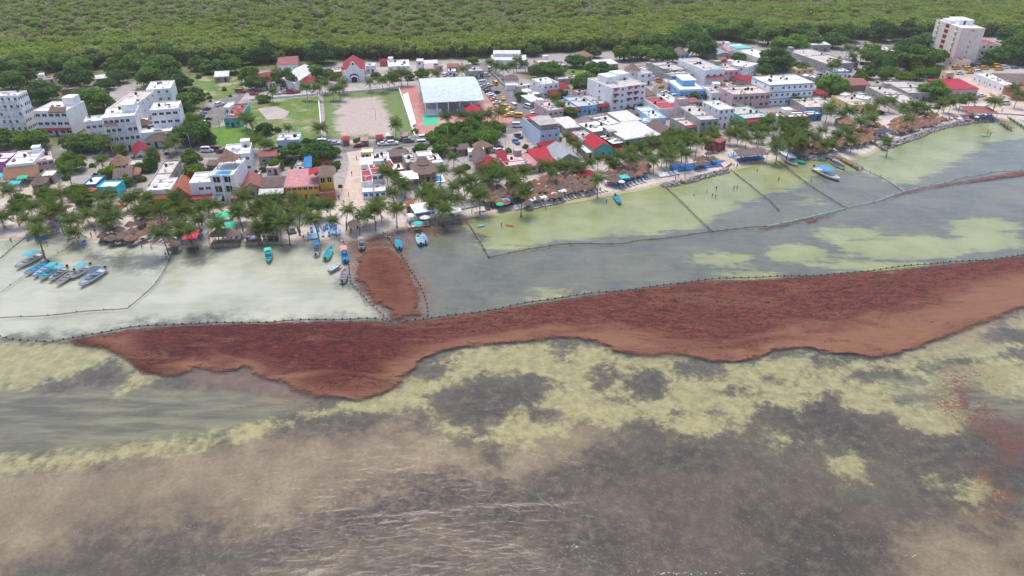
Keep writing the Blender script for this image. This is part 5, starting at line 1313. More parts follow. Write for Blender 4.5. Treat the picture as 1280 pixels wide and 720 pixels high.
BARK = mat_plain('bark', (0.13, 0.10, 0.08), .9, .2, 3)
PBARK = mat_plain('palm_bark', (0.20, 0.16, 0.13), .9, .2, 3)
def leaves(r, lobes, n, size, up=0.35, jit=0.75):
    v = []; f = []
    tot = sum(l[3] ** 2 for l in lobes)
    for cx, cy, cz, rad, fl in lobes:
        for _ in range(int(n * rad * rad / tot)):
            d = Vector((r.gauss(0, 1), r.gauss(0, 1), r.gauss(0, 1))).normalized()
            if d.z < -0.35:
                d.z *= -0.6
            q = rad * (r.random() ** 0.22)
            p = Vector((cx + d.x * q, cy + d.y * q, cz + d.z * q * fl))
            nn = (d + Vector((r.gauss(0, jit), r.gauss(0, jit), r.gauss(0, jit) + up))).normalized()
            t = nn.cross(Vector((r.gauss(0, 1), r.gauss(0, 1), r.gauss(0, 1)))).normalized(); bt = nn.cross(t)
            s = size * r.uniform(.6, 1.3)
            o = len(v)
            v += [tuple(p + t * s), tuple(p + bt * s * .6), tuple(p - t * s), tuple(p - bt * s * .6)]
            f.append((o, o + 1, o + 2, o + 3))
    return v, f
def mk(name, v, f, mats, mi=None):
    me = bpy.data.meshes.new(name); me.from_pydata(v, [], f)
    for m_ in mats:
        me.materials.append(m_)
    if mi:
        me.polygons.foreach_set('material_index', mi)
    me.update(); return me
def crown_lobes(r, n, spread=.62, flat=.7, z=.62):
    out = []
    for k in range(n):
        a = 2 * math.pi * k / n + r.uniform(-.4, .4); q = spread * math.sqrt(r.uniform(.15, 1)) if k else 0
        rad = r.uniform(.28, .46)
        out.append((math.cos(a) * q, math.sin(a) * q, z + r.uniform(-.12, .3) * (1 - q) + (.12 if q < .2 else 0), rad, flat))
    return out
TREES = []
for k in range(6):
    r = random.Random(50 + k)
    lobes = crown_lobes(r, r.randint(8, 12), .68, r.uniform(.55, .8))
    lobes += [(.5 * math.cos(a), .5 * math.sin(a), .36, .36, .7) for a in (0.3, 1.7, 2.9, 4.2, 5.4)]
    v, f = leaves(r, lobes, 3200, .08)
    tb = MB(); tb.tube([(0, 0, 0), (.03, .02, .25), (.0, .03, .5)], [.07, .055, .04])
    for lo in lobes[:6]:
        tb.tube([(0, .02, .3), (lo[0] * .5, lo[1] * .5, .45), (lo[0] * .9, lo[1] * .9, lo[2])], [.04, .028, .012], 5)
    TREES.append((v, f, tb.mesh('trunk', BARK)))
_cm = {}
def crown_mesh(k, mat):
    if (k, mat.name) not in _cm:
        v, f, _ = TREES[k]
        _cm[(k, mat.name)] = mk('crown', v, f, [mat])
    return _cm[(k, mat.name)]
def tree(px, py, wpx, mat=LEAF, hk=1.0, label=None, adj=''):
    p = P(px, py)
    dist = math.sqrt(p.x ** 2 + p.y ** 2 + CAM_H ** 2)
    rad = wpx / 2 * dist / FPX * 1.02
    k = rnd.randrange(6)
    root = link('broadleaf_tree', None, None, p, rnd.uniform(0, 6.28), (rad, rad, rad * hk * rnd.uniform(.85, 1.1)))
    link('crown', crown_mesh(k, mat), root); link('trunk', TREES[k][2], root)
    nm = {'broadleaf': 'spreading mid green tree', 'lime_leaf': 'bright lime green tree', 'dark_leaf': 'dense dark green tree'}[mat.name]
    lb = f'{nm} near {near(p)}'
    tag(root, lb, 'tree', f'{nm}s near {near(p)}')
# fronds and palms
FRONDS = []
for k in range(4):
    r = random.Random(90 + k); mb = MB()
    Ln = 1.0; pts = []; droop = (.35, .55, .8, 1.15)[k]
    ns = 13
    for i in range(ns + 1):
        t = i / ns
        pts.append(Vector((t * Ln * (1 - .12 * t * droop), 0, .22 * t - droop * .55 * t * t)))
    for i in range(ns):
        t = (i + .5) / ns; p = (pts[i] + pts[i + 1]) / 2
        ll = (.16 + .26 * math.sin(math.pi * min(1, t * .95 + .12))) * r.uniform(.85, 1.15)
        wv = .055
        for s in (-1, 1):
            dx, dz = .14 + .1 * t, -.13 - .22 * r.random()
            q = [pts[i], pts[i].lerp(pts[i + 1], .85), pts[i].lerp(pts[i + 1], .62) + Vector((dx, s * ll, dz * ll * 2.0)), pts[i].lerp(pts[i + 1], .2) + Vector((dx, s * ll * .96, dz * ll * 2.2))]
            mb.add([tuple(x) for x in (q if s < 0 else q[::-1])], [(0, 1, 2, 3)])
    mb.tube(pts[::4] + [pts[-1]], [.018, .014, .01, .006, .004][:len(pts[::4]) + 1], 3)
    FRONDS.append(mb)
_fm = {}
def frond_mesh(k, mat):
    if (k, mat.name) not in _fm:
        _fm[(k, mat.name)] = FRONDS[k].mesh('frond', mat)
    return _fm[(k, mat.name)]
TRUNKS = []
for k in range(4):
    mb = MB(); lean = (.03, .12, .2, .08)[k]
    mb.tube([(lean * t * t, 0, t) for t in (0, .08, .3, .6, .85, 1.0)], [.045, .03, .024, .021, .019, .022], 6)
    TRUNKS.append((mb.mesh('trunk', PBARK), lean))
COCO = MB()
for a in range(5):
    COCO.lathe([(0, -.05), (.09, -.12), (.12, -.2), (.08, -.28), (0, -.32)], 6, .16 * math.cos(a * 1.3), .16 * math.sin(a * 1.3))
COCOM = COCO.mesh('coconuts', mat_plain('coconut', (0.20, 0.17, 0.04), .7))
CROWNJ = {}
def joined_crown(k, mat):
    if (k, mat.name) not in CROWNJ:
        r = random.Random(300 + k); mb = MB()
        for i in range(15):
            a = i * 2.4 + r.uniform(-.2, .2); el = .95 - 1.4 * i / 15; fk = 0 if i < 4 else (1 if i < 8 else (2 if i < 12 else 3))
            R = Matrix.Rotation(a, 3, 'Z') @ Matrix.Rotation(-el, 3, 'Y'); s = r.uniform(.85, 1.1)
            src = FRONDS[fk]
            mb.add([tuple(R @ Vector(q) * s) for q in src.v], src.f)
        CROWNJ[(k, mat.name)] = mb.mesh('crown', mat)
    return CROWNJ[(k, mat.name)]
def palm(cx, cy, h=None, fl=None, mat=None):
    h = h or rnd.choice((rnd.uniform(3.0, 5.0), rnd.uniform(4.2, 6.8)))
    x, y = G(cx, cy, ZL + h)
    k = rnd.randrange(4); tm, lean = TRUNKS[k]; rz = rnd.uniform(0, 6.28)
    bx, by = x - math.cos(rz) * lean * h, y - math.sin(rz) * lean * h
    g = float(height(bx, by))
    hh = h + ZL - g
    mat = mat or (PALMY if rnd.random() < .18 else PALM)
    root = link('coconut_palm', None, None, (bx, by, g), rz)
    link('trunk', tm, root, (0, 0, 0), 0, (hh, hh * .8, hh))
    top_ = Vector((lean * hh, 0, hh))
    fl = fl or rnd.uniform(2.3, 3.8)
    if cy > 195:
        n = rnd.randint(14, 18)
        for i in range(n):
            a = i * 2.399 + rnd.uniform(-.25, .25); el = 1.0 - 1.45 * i / n + rnd.uniform(-.12, .12)
            fk = 0 if i < n * .25 else (1 if i < n * .5 else (2 if i < n * .78 else 3))
            f = link('frond', frond_mesh(fk, DEADP if (i >= n - 2 and rnd.random() < .5) else mat), root, top_)
            f.rotation_euler = (rnd.uniform(-.25, .25), -el, a); f.scale = (fl * rnd.uniform(.85, 1.12),) * 3
    else:
        link('crown', joined_crown(rnd.randrange(4), mat), root, top_, rnd.uniform(0, 6.28), fl)
    link('coconuts', COCOM, root, top_)
    adj = 'yellowish' if mat is PALMY else ('tall' if h > 4.6 else 'green')
    p = Vector((bx, by, 0))
    tag(root, f'{adj} coconut palm growing near {near(p)}', 'palm tree', f'{adj} palms near {near(p)}')
PALMS = [(10, 238), (0, 272), (20, 262), (42, 258), (30, 274), (46, 276), (58, 252), (75, 243), (82, 213), (126, 200), (47, 290), (90, 276), (92, 290), (110, 268), (125, 247), (135, 244), (100, 252), (105, 242), (133, 260), (132, 276),
         (158, 250), (168, 246), (178, 262), (200, 264), (210, 267), (183, 248), (201, 292), (176, 268), (218, 246), (228, 264), (243, 264), (250, 259), (265, 257), (270, 281), (248, 275), (226, 283), (237, 288), (298, 268), (305, 246), (316, 268), (296, 262), (330, 255), (344, 249), (352, 257), (362, 264), (336, 272),
         (350, 278), (331, 286), (366, 248), (376, 264), (386, 257), (400, 258), (412, 257), (391, 273), (417, 276), (435, 263), (455, 270), (468, 262), (474, 257), (493, 217), (498, 227), (490, 241), (496, 260), (504, 231), (528, 243), (535, 235), (541, 254), (556, 248), (567, 234), (572, 249), (578, 229), (588, 224), (553, 212), (566, 196),
         (575, 215), (605, 214), (600, 244), (617, 221), (608, 226), (632, 219), (644, 228), (655, 214), (679, 207), (690, 216), (698, 208), (708, 208), (724, 209), (738, 203), (748, 198), (761, 199), (766, 206), (748, 224), (655, 240), (786, 188), (796, 184), (775, 195), (482, 215), (620, 210), (640, 216), (590, 238), (556, 262), (545, 243),
         (128, 268), (70, 262), (140, 270), (60, 268), (220, 255), (322, 282), (340, 262), (360, 277), (342, 270), (370, 256), (325, 265), (348, 268), (318, 258),
         (1000, 176), (1011, 168), (1020, 173), (1058, 163), (1064, 175), (1028, 163), (1030, 180), (1076, 152), (1089, 148), (1131, 134), (1142, 131), (1159, 136), (1062, 138), (1089, 137), (1100, 128), (1114, 126), (1136, 149), (1190, 128), (1201, 124), (1214, 124), (1245, 127), (1268, 110), (1275, 118), (1040, 82), (1046, 78),
         (1060, 60), (1070, 62), (1078, 66), (1084, 58), (1066, 70), (1095, 60), (1108, 66), (1150, 133), (1178, 130), (1185, 126), (1110, 176), (1038, 178), (1046, 168), (1052, 142), (1036, 135),
         (340, 114), (382, 108), (396, 110), (406, 104), (416, 112), (428, 104), (462, 102), (477, 100), (487, 98), (500, 92), (510, 92), (545, 92), (578, 86), (398, 102), (424, 110), (492, 95), (557, 146), (578, 144), (597, 146), (608, 144), (625, 140), (495, 155), (400, 160), (231, 158), (238, 166), (210, 182), (305, 147), (311, 150), (216, 175),
         (345, 90), (350, 68), (360, 160), (600, 160), (583, 176), (560, 178), (647, 75), (620, 82), (630, 85), (640, 82), (655, 80), (612, 78), (330, 180), (312, 178), (322, 175), (337, 182), (180, 118), (184, 122), (176, 116), (780, 112), (693, 122), (700, 132), (708, 170), (716, 176), (722, 182), (190, 192), (150, 185), (115, 172), (92, 175), (130, 178)]
for q in PALMS:
    far = q[1] < 160
    palm(*q, h=rnd.uniform(4.5, 6.5) if far else None, fl=rnd.uniform(3.1, 3.9) if far else None)
def scatter(poly, n, mind, r):
    out = []; xs_ = [p[0] for p in poly]; ys_ = [p[1] for p in poly]; tries = 0
    while len(out) < n and tries < 6000:
        tries += 1
        x = r.uniform(min(xs_), max(xs_)); y = r.uniform(min(ys_), max(ys_))
        if in_poly(x, y, poly) and all((x - a) ** 2 + ((y - b_) * 1.6) ** 2 > mind ** 2 for a, b_ in out):
            out.append((x, y))
    return out
for poly, n in (([(795, 178), (850, 164), (890, 158), (895, 176), (880, 186), (840, 198), (800, 206), (785, 195)], 24), ([(905, 152), (960, 146), (1005, 150), (1010, 176), (985, 188), (950, 178), (915, 172)], 26), ([(975, 158), (1000, 155), (1005, 180), (985, 188)], 6)):
    for q in scatter(poly, n, 8, rnd):
        palm(*q, h=rnd.uniform(4, 6))
D_, L_ = LEAFD, LEAFL
TREEL = [(10, 184, 34), (42, 187, 38), (100, 189, 34, D_), (128, 188, 30), (92, 214, 32, L_), (84, 211, 20, L_), (140, 221, 24, L_), (186, 214, 24), (190, 202, 22), (152, 194, 16, L_), (178, 205, 20), (247, 180, 42, D_), (241, 206, 28, L_), (246, 224, 30, L_), (262, 180, 20, D_),
         (15, 112, 32), (35, 104, 26, D_), (55, 128, 38, D_), (97, 110, 36, D_), (122, 138, 46), (108, 130, 30, D_), (150, 104, 24, D_), (100, 92, 30), (40, 95, 34), (72, 88, 28), (145, 92, 26), (180, 92, 40), (205, 98, 44), (168, 84, 38), (222, 114, 40, D_), (233, 136, 34), (246, 125, 26, D_), (212, 80, 40), (250, 88, 28, D_), (252, 72, 30), (286, 92, 32), (313, 104, 30, L_), (300, 82, 28, D_), (228, 150, 30, D_), (240, 158, 26), (190, 108, 34), (215, 128, 20, L_), (20, 92, 30, D_), (120, 84, 30, D_), (135, 112, 20, D_),
         (335, 78, 36, D_), (402, 80, 40, D_), (395, 98, 30), (322, 112, 30, D_), (355, 112, 34, D_), (362, 104, 26), (330, 128, 18), (410, 98, 18), (420, 100, 14), (331, 168, 27, D_), (310, 152, 8, D_), (262, 92, 24), (318, 80, 26, D_), (430, 72, 30, D_),
         (370, 200, 40, D_), (400, 205, 44, D_), (385, 190, 26, D_), (346, 212, 24, L_), (415, 196, 24), (358, 205, 20, D_), (390, 212, 24, D_),
         (545, 178, 28), (556, 192, 36), (575, 172, 36), (600, 184, 38), (615, 168, 32), (556, 176, 34), (590, 168, 34), (612, 178, 30), (582, 180, 30), (501, 196, 22), (527, 190, 18), (570, 186, 26), (604, 172, 26), (519, 166, 10, L_),
         (652, 126, 18, D_), (712, 146, 22, L_), (742, 137, 14, L_), (678, 98, 30), (690, 100, 34), (668, 92, 20, D_), (720, 84, 28, D_), (730, 110, 30), (752, 100, 34, D_), (728, 116, 28, D_), (742, 92, 24), (780, 76, 32, L_), (800, 74, 30), (765, 98, 22, D_), (742, 72, 22, D_), (666, 70, 24, D_), (495, 100, 18, L_), (528, 98, 20, L_), (512, 100, 14, D_), (592, 80, 16, L_), (690, 134, 12, D_), (700, 122, 18, D_),
         (820, 78, 30), (836, 78, 26, D_), (876, 72, 40, D_), (862, 56, 40), (900, 48, 40), (966, 88, 46, D_), (956, 96, 22), (925, 88, 22, D_), (922, 80, 20), (866, 116, 14, D_), (868, 124, 14, L_), (885, 124, 14, D_), (912, 128, 18), (990, 130, 20), (993, 122, 16, L_), (1038, 118, 38), (1030, 112, 24), (990, 66, 36), (1012, 60, 30), (985, 86, 24), (1002, 90, 18, L_), (1080, 98, 24, D_), (1100, 92, 32, D_), (1118, 84, 26, D_), (1090, 80, 30),
         (1140, 90, 44, L_), (1158, 82, 36), (1165, 98, 22), (1128, 104, 20, L_), (1108, 100, 24), (1165, 124, 34), (1150, 122, 18, L_), (1178, 128, 16, D_), (1262, 76, 40, D_), (1278, 82, 30, D_), (1244, 80, 26), (1152, 66, 34, D_), (1145, 100, 22), (1040, 60, 30, D_), (930, 52, 36), (960, 56, 36), (880, 52, 34), (840, 60, 30, D_), (812, 66, 36), (905, 62, 14, D_), (1075, 104, 18, L_), (1168, 68, 26), (1130, 70, 28, D_), (1055, 52, 34), (1100, 52, 36, D_), (1130, 52, 34, D_), (1262, 56, 30), (1000, 50, 32, D_), (972, 64, 26, L_), (1278, 60, 30), (1234, 84, 12, D_),
         (27, 258, 22), (60, 250, 22, L_), (98, 248, 26, L_), (108, 258, 22, D_), (160, 232, 20), (225, 296, 12, L_), (450, 176, 8, L_), (830, 183, 18, L_), (885, 176, 26, L_), (890, 184, 20), (860, 180, 18, D_), (348, 165, 10, D_), (1108, 184, 9, D_), (470, 98, 14, D_), (445, 178, 8)]
for q in TREEL:
    tree(*q)

# shrubs and little sheds in yards and along lanes
rs = random.Random(21)
def free(p, m=.8):
    for root_, lb_, c_, w_, d_, a_ in BINFO:
        dx, dy = p.x - c_.x, p.y - c_.y
        if abs(dx * math.cos(a_) + dy * math.sin(a_)) < w_ / 2 + m and abs(-dx * math.sin(a_) + dy * math.cos(a_)) < d_ / 2 + m:
            return False
    return True
SHK = [(GREY, ROOFG, 'flat', 'grey concrete'), (WHITE, LIMEW, 'flat', 'white flat roofed'), (GREY, R_RUST, 'lean', 'rusty roofed'), (WOOD, R_BROWN, 'lean', 'brown roofed'), (WHITE, R_WHITE, 'lean', 'pale sheet roofed'), (PINKP, ROOFB, 'flat', 'beige'), (BRICK, R_RED, 'lean', 'crimson roofed'), (WOOD, THATCH, 'thatch', 'thatched')]
for poly, n, ang in (([(0, 192), (180, 200), (235, 200), (420, 200), (425, 236), (250, 238), (100, 222), (0, 222)], 22, .15), ([(455, 192), (600, 190), (700, 165), (700, 196), (600, 212), (470, 215)], 26, .3), ([(690, 150), (880, 122), (955, 140), (900, 165), (760, 192), (700, 196)], 40, .4),
                     ([(640, 100), (810, 92), (950, 72), (960, 118), (840, 100), (700, 125), (660, 120)], 34, .4), ([(960, 82), (1130, 80), (1160, 110), (1110, 132), (1000, 132)], 30, .4), ([(420, 80), (600, 78), (600, 94), (430, 100)], 8, .1)):
    for x, y in scatter(poly, n, 9, rs):
        p = P(x, y)
        if not free(p, 2.8) or any('street' in nm_ or 'plaza' in nm_ for nm_, q_ in LOTS if in_poly(x, y, q_)):
            continue
        wl_, rf_, kd_, nm = rs.choice(SHK)
        lb = f'small {nm} shed near {near(p)}'
        bd('shed', lb, None, None, None, rs.uniform(2.4, 3.4), wl_, rf_, nf=2, ns=1, kind=kd_, rise=rs.uniform(.4, .7) if kd_ != 'thatch' else 1.6, cat='shed', tanks=rs.randint(0, 1), group=f'small {nm} sheds near {near(p)}',
           box=(Vector((p.x, p.y, 0)), ang + rs.uniform(-.1, .1), rs.uniform(3.5, 6.5), rs.uniform(3.2, 5.5)))
for poly, n in (([(0, 190), (180, 195), (230, 190), (420, 195), (430, 240), (250, 246), (100, 225), (0, 225)], 60), ([(450, 190), (620, 185), (720, 165), (880, 130), (950, 140), (900, 165), (760, 195), (600, 215), (470, 215)], 60),
                ([(640, 90), (820, 75), (960, 60), (1120, 60), (1180, 90), (1060, 120), (900, 105), (700, 125)], 70), ([(20, 95), (250, 95), (420, 85), (520, 90), (300, 110), (240, 170), (100, 120)], 50), ([(1000, 110), (1170, 115), (1230, 128), (1100, 145), (1000, 150)], 24)):
    for x, y in scatter(poly, n, 6, rs):
        p = P(x, y)
        if not free(p):
            continue
        s_ = rs.uniform(.9, 2.0); mat = rs.choice((LEAF, LEAF, LEAFL, LEAFD)); k = rs.randrange(6)
        o = link('shrub', None, None, (p.x, p.y, p.z - .25 * s_), rs.uniform(0, 6.28), (s_, s_, s_ * 1.1)); link('foliage', crown_mesh(k, mat), o); link('stem', TREES[k][2], o)
        nm = {'broadleaf': 'mid green', 'lime_leaf': 'lime green', 'dark_leaf': 'dark green'}[mat.name]
        tag(o, f'{nm} leafy shrub near {near(p)}', 'shrub', f'{nm} shrubs near {near(p)}')

# ================================================================== mangrove forest behind the town (one mass)
FC = bpy.data.collections.new('forest_sources')
srcs = []
def forest_src(i, r, n, size, mat, tall):
    lobes = crown_lobes(r, r.randint(5, 8), .6, .75, .62 if not tall else 1.15)
    lobes += [(.35 * math.cos(a), .35 * math.sin(a), .35 if not tall else .85, .4, .8) for a in (.5, 2.6, 4.7)]
    v, f = leaves(r, lobes, n, size, .3)
    mi = [0] * len(f)
    tb = MB()
    for k in range(3 if not tall else 5):
        a = r.uniform(0, 6.28); q = r.uniform(.05, .5)
        tb.tube([(math.cos(a) * q, math.sin(a) * q, -.1), (math.cos(a) * q * 1.1, math.sin(a) * q * 1.1, .6 if not tall else 1.1)], [.035, .02], 4)
    o = len(v); v += tb.v; f = list(f) + [tuple(o + j for j in g) for g in tb.f]; mi += [1] * len(tb.f)
    ob = bpy.data.objects.new('src%02d' % i, mk('forest_tree', v, f, [mat, BARK], mi))
    FC.objects.link(ob)
for i in range(4):
    forest_src(i, random.Random(400 + i), 420, .14, MANG, True)
for i in range(4, 8):
    forest_src(i, random.Random(400 + i), 320, .16, MANGF, False)
EDGE = GV([(-700, 110), (-200, 98), (0, 90), (100, 84), (240, 80), (330, 74), (480, 74), (600, 71), (650, 68), (740, 62), (800, 60), (850, 54), (950, 47), (1020, 47), (1080, 48), (1150, 45), (1200, 43), (1280, 47), (1500, 42), (2100, 30)], ZL)
ex_ = np.array([p[0] for p in EDGE]); ey_ = np.array([p[1] for p in EDGE])
fr_ = np.random.RandomState(5)
pts = []; sc = []; kd = []
N_ = 85000
fx = fr_.uniform(-760, 820, N_); fy = fr_.uniform(300, 1150, N_)
e = np.interp(fx, ex_, ey_)
dd = fy - e
lim = np.abs(fx) < (fy * 0.80 + 60)
ok = (dd > 0) & lim
# thinner beyond the part in view
ok &= (fy < 760) | (fr_.rand(N_) < 0.45)
fx, fy, dd = fx[ok], fy[ok], dd[ok]
belt = (dd < 55 + 25 * np.sin(fx * .021)) | ((fx > 120) & (dd < 110))
patch = np.sin(fx * .017 + 1.3) * np.sin(fy * .021) + .5 * np.sin(fx * .05 + fy * .04) > .45
tall = belt | (patch & (fr_.rand(len(fx)) < .7)) | (fr_.rand(len(fx)) < .2)
kind = np.where(tall, fr_.randint(0, 4, len(fx)), fr_.randint(4, 8, len(fx)))
scale = np.where(belt, fr_.uniform(3.2, 6.0, len(fx)), np.where(tall, fr_.uniform(2.4, 4.4, len(fx)), fr_.uniform(1.6, 4.4, len(fx))))
# a denser front row
n2 = 900
gx = fr_.uniform(-500, 620, n2); gy = np.interp(gx, ex_, ey_) + fr_.uniform(-3, 12, n2)
fx = np.concatenate([fx, gx]); fy = np.concatenate([fy, gy]); kind = np.concatenate([kind, fr_.randint(0, 4, n2)]); scale = np.concatenate([scale, fr_.uniform(4.2, 6.6, n2)])
me = bpy.data.meshes.new('mangrove_forest')
me.vertices.add(len(fx))
me.vertices.foreach_set('co', np.stack([fx, fy, np.full(len(fx), ZL)], 1).astype(np.float32).ravel())
for nm, tp, arr in (('scl', 'FLOAT', scale), ('kind', 'INT', kind.astype(np.int32)), ('rot', 'FLOAT', fr_.uniform(0, 6.28, len(fx)))):
    at = me.attributes.new(nm, tp, 'POINT'); at.data.foreach_set('value', arr.astype(np.int32 if tp == 'INT' else np.float32))
fo = link('mangrove_forest', me)
stuff(fo, 'broad green mangrove forest stretching inland behind the town', 'forest')
ng = bpy.data.node_groups.new('forest_nodes', 'GeometryNodeTree')
ng.interface.new_socket('Geometry', in_out='INPUT', socket_type='NodeSocketGeometry')
ng.interface.new_socket('Geometry', in_out='OUTPUT', socket_type='NodeSocketGeometry')
gi = ng.nodes.new('NodeGroupInput'); go = ng.nodes.new('NodeGroupOutput')
ci = ng.nodes.new('GeometryNodeCollectionInfo'); ci.inputs['Collection'].default_value = FC
ci.inputs['Separate Children'].default_value = True; ci.inputs['Reset Children'].default_value = True
ip = ng.nodes.new('GeometryNodeInstanceOnPoints'); ip.inputs['Pick Instance'].default_value = True
def nattr(nm, tp):
    n = ng.nodes.new('GeometryNodeInputNamedAttribute'); n.data_type = tp; n.inputs['Name'].default_value = nm
    return n.outputs['Attribute']
cx = ng.nodes.new('ShaderNodeCombineXYZ')
ng.links.new(nattr('rot', 'FLOAT'), cx.inputs['Z'])
ng.links.new(gi.outputs[0], ip.inputs['Points']); ng.links.new(ci.outputs[0], ip.inputs['Instance'])
ng.links.new(nattr('kind', 'INT'), ip.inputs['Instance Index']); ng.links.new(cx.outputs[0], ip.inputs['Rotation'])
ng.links.new(nattr('scl', 'FLOAT'), ip.inputs['Scale']); ng.links.new(ip.outputs[0], go.inputs[0])
md = fo.modifiers.new('forest', 'NODES'); md.node_group = ng

# ================================================================== booms and nets in the water
FLOATM = mat_plain('boom_float', (0.035, 0.03, 0.035), .6, .2)
NETM = mat_plain('net_rope', (0.17, 0.14, 0.13), .9, .25)
TEALN = mat_plain('teal_net', (0.20, 0.42, 0.38), .8, .2)
PALEN = mat_plain('pale_rope', (0.42, 0.38, 0.36), .8, .2)
def boom(label, pts, r=.16, step=2.0, fs=.34, mat=NETM, fmat=FLOATM, cat='boom'):
    P_ = [P0(x, y, .1) for x, y in pts]
    sm = []
    for a, b_ in zip(P_[:-1], P_[1:]):
        n = max(1, int((b_ - a).length / 3))
        sm += [a.lerp(b_, k / n) for k in range(n)]
    sm.append(P_[-1])
    # a slack line wanders a little
    w = [p + Vector((math.sin(p.x * .31 + p.y * .2) * .4, math.sin(p.x * .13) * .55 + math.sin(p.x * .37 + 1) * .25, 0)) for p in sm]
    root = link('floating_boom', None, None, (0, 0, 0)); tag(root, uniq(label), cat)
    mb = MB(); mb.tube(w, r, 5); mb.obj('net_line', mat, root)
    if fs:
        fb = MB(); acc = 0.0
        for a, b_ in zip(w[:-1], w[1:]):
            ln = (b_ - a).length
            while acc < ln:
                p = a.lerp(b_, acc / ln)
                fb.lathe([(0, p.z - .12), (fs * .8, p.z - .05), (fs, p.z + .12), (fs * .7, p.z + .30), (0, p.z + .36)], 6, p.x, p.y)
                acc += step
            acc -= ln
        stuff(fb.obj('floats', fmat, root))
boom('long outer boom of black floats holding back the red weed', BOOM, .10, 1.9, .22)
boom('black float boom on the boat side of the weed funnel', [(428, 303), (435, 323), (440, 353), (460, 377), (488, 402)], .09, 1.8, .2)
boom('black float boom on the bathing side of the weed funnel', [(480, 292), (500, 315), (517, 340), (528, 358), (533, 377), (533, 396)], .09, 1.8, .2)
boom('wavering inner net line edging the lime shallows', BOOM2[:9], .12, 6.0, .16)
boom('teal inner net closing the moored boat bay', BOOM2[7:10], .2, 6.0, .2, TEALN, TEALN)
boom('inner net line with pink weed beyond the boat bay', BOOM2[9:], .12, 6.0, .16, PALEN)
boom('dark net wall running out from the long grey awning', [(582, 276), (598, 298), (612, 320)], .17, 5.0, .2)
boom('dark net wall running out from the blue beach beds', [(827, 231), (860, 260), (893, 290)], .17, 5.0, .2)
boom('dark net wall running out from the sand path', [(912, 212), (938, 230), (963, 250), (972, 262)], .17, 5.0, .2)
boom('grey net wall beside the moored passenger boat', [(966, 197), (1000, 222), (1030, 242), (1058, 261)], .17, 5.0, .2)
boom('pale rope running out from the wooden pier', [(1076, 208), (1105, 222), (1128, 238)], .2, 5.0, .25, PALEN)
boom('rope of the bathing area ending at the broken groyne', [(219, 313), (205, 338), (190, 357), (160, 386), (100, 389), (0, 397), (-150, 408)], .11, 6.0, .15)
boom('rope from the palm groyne past the moored boats', [(90, 304), (60, 323), (30, 345), (0, 365), (-60, 400)], .11, 6.0, .15, PALEN)
boom('short rope beside the blue plastic chairs', [(33, 297), (12, 312), (0, 322), (-40, 345)], .11, 6.0, .15)

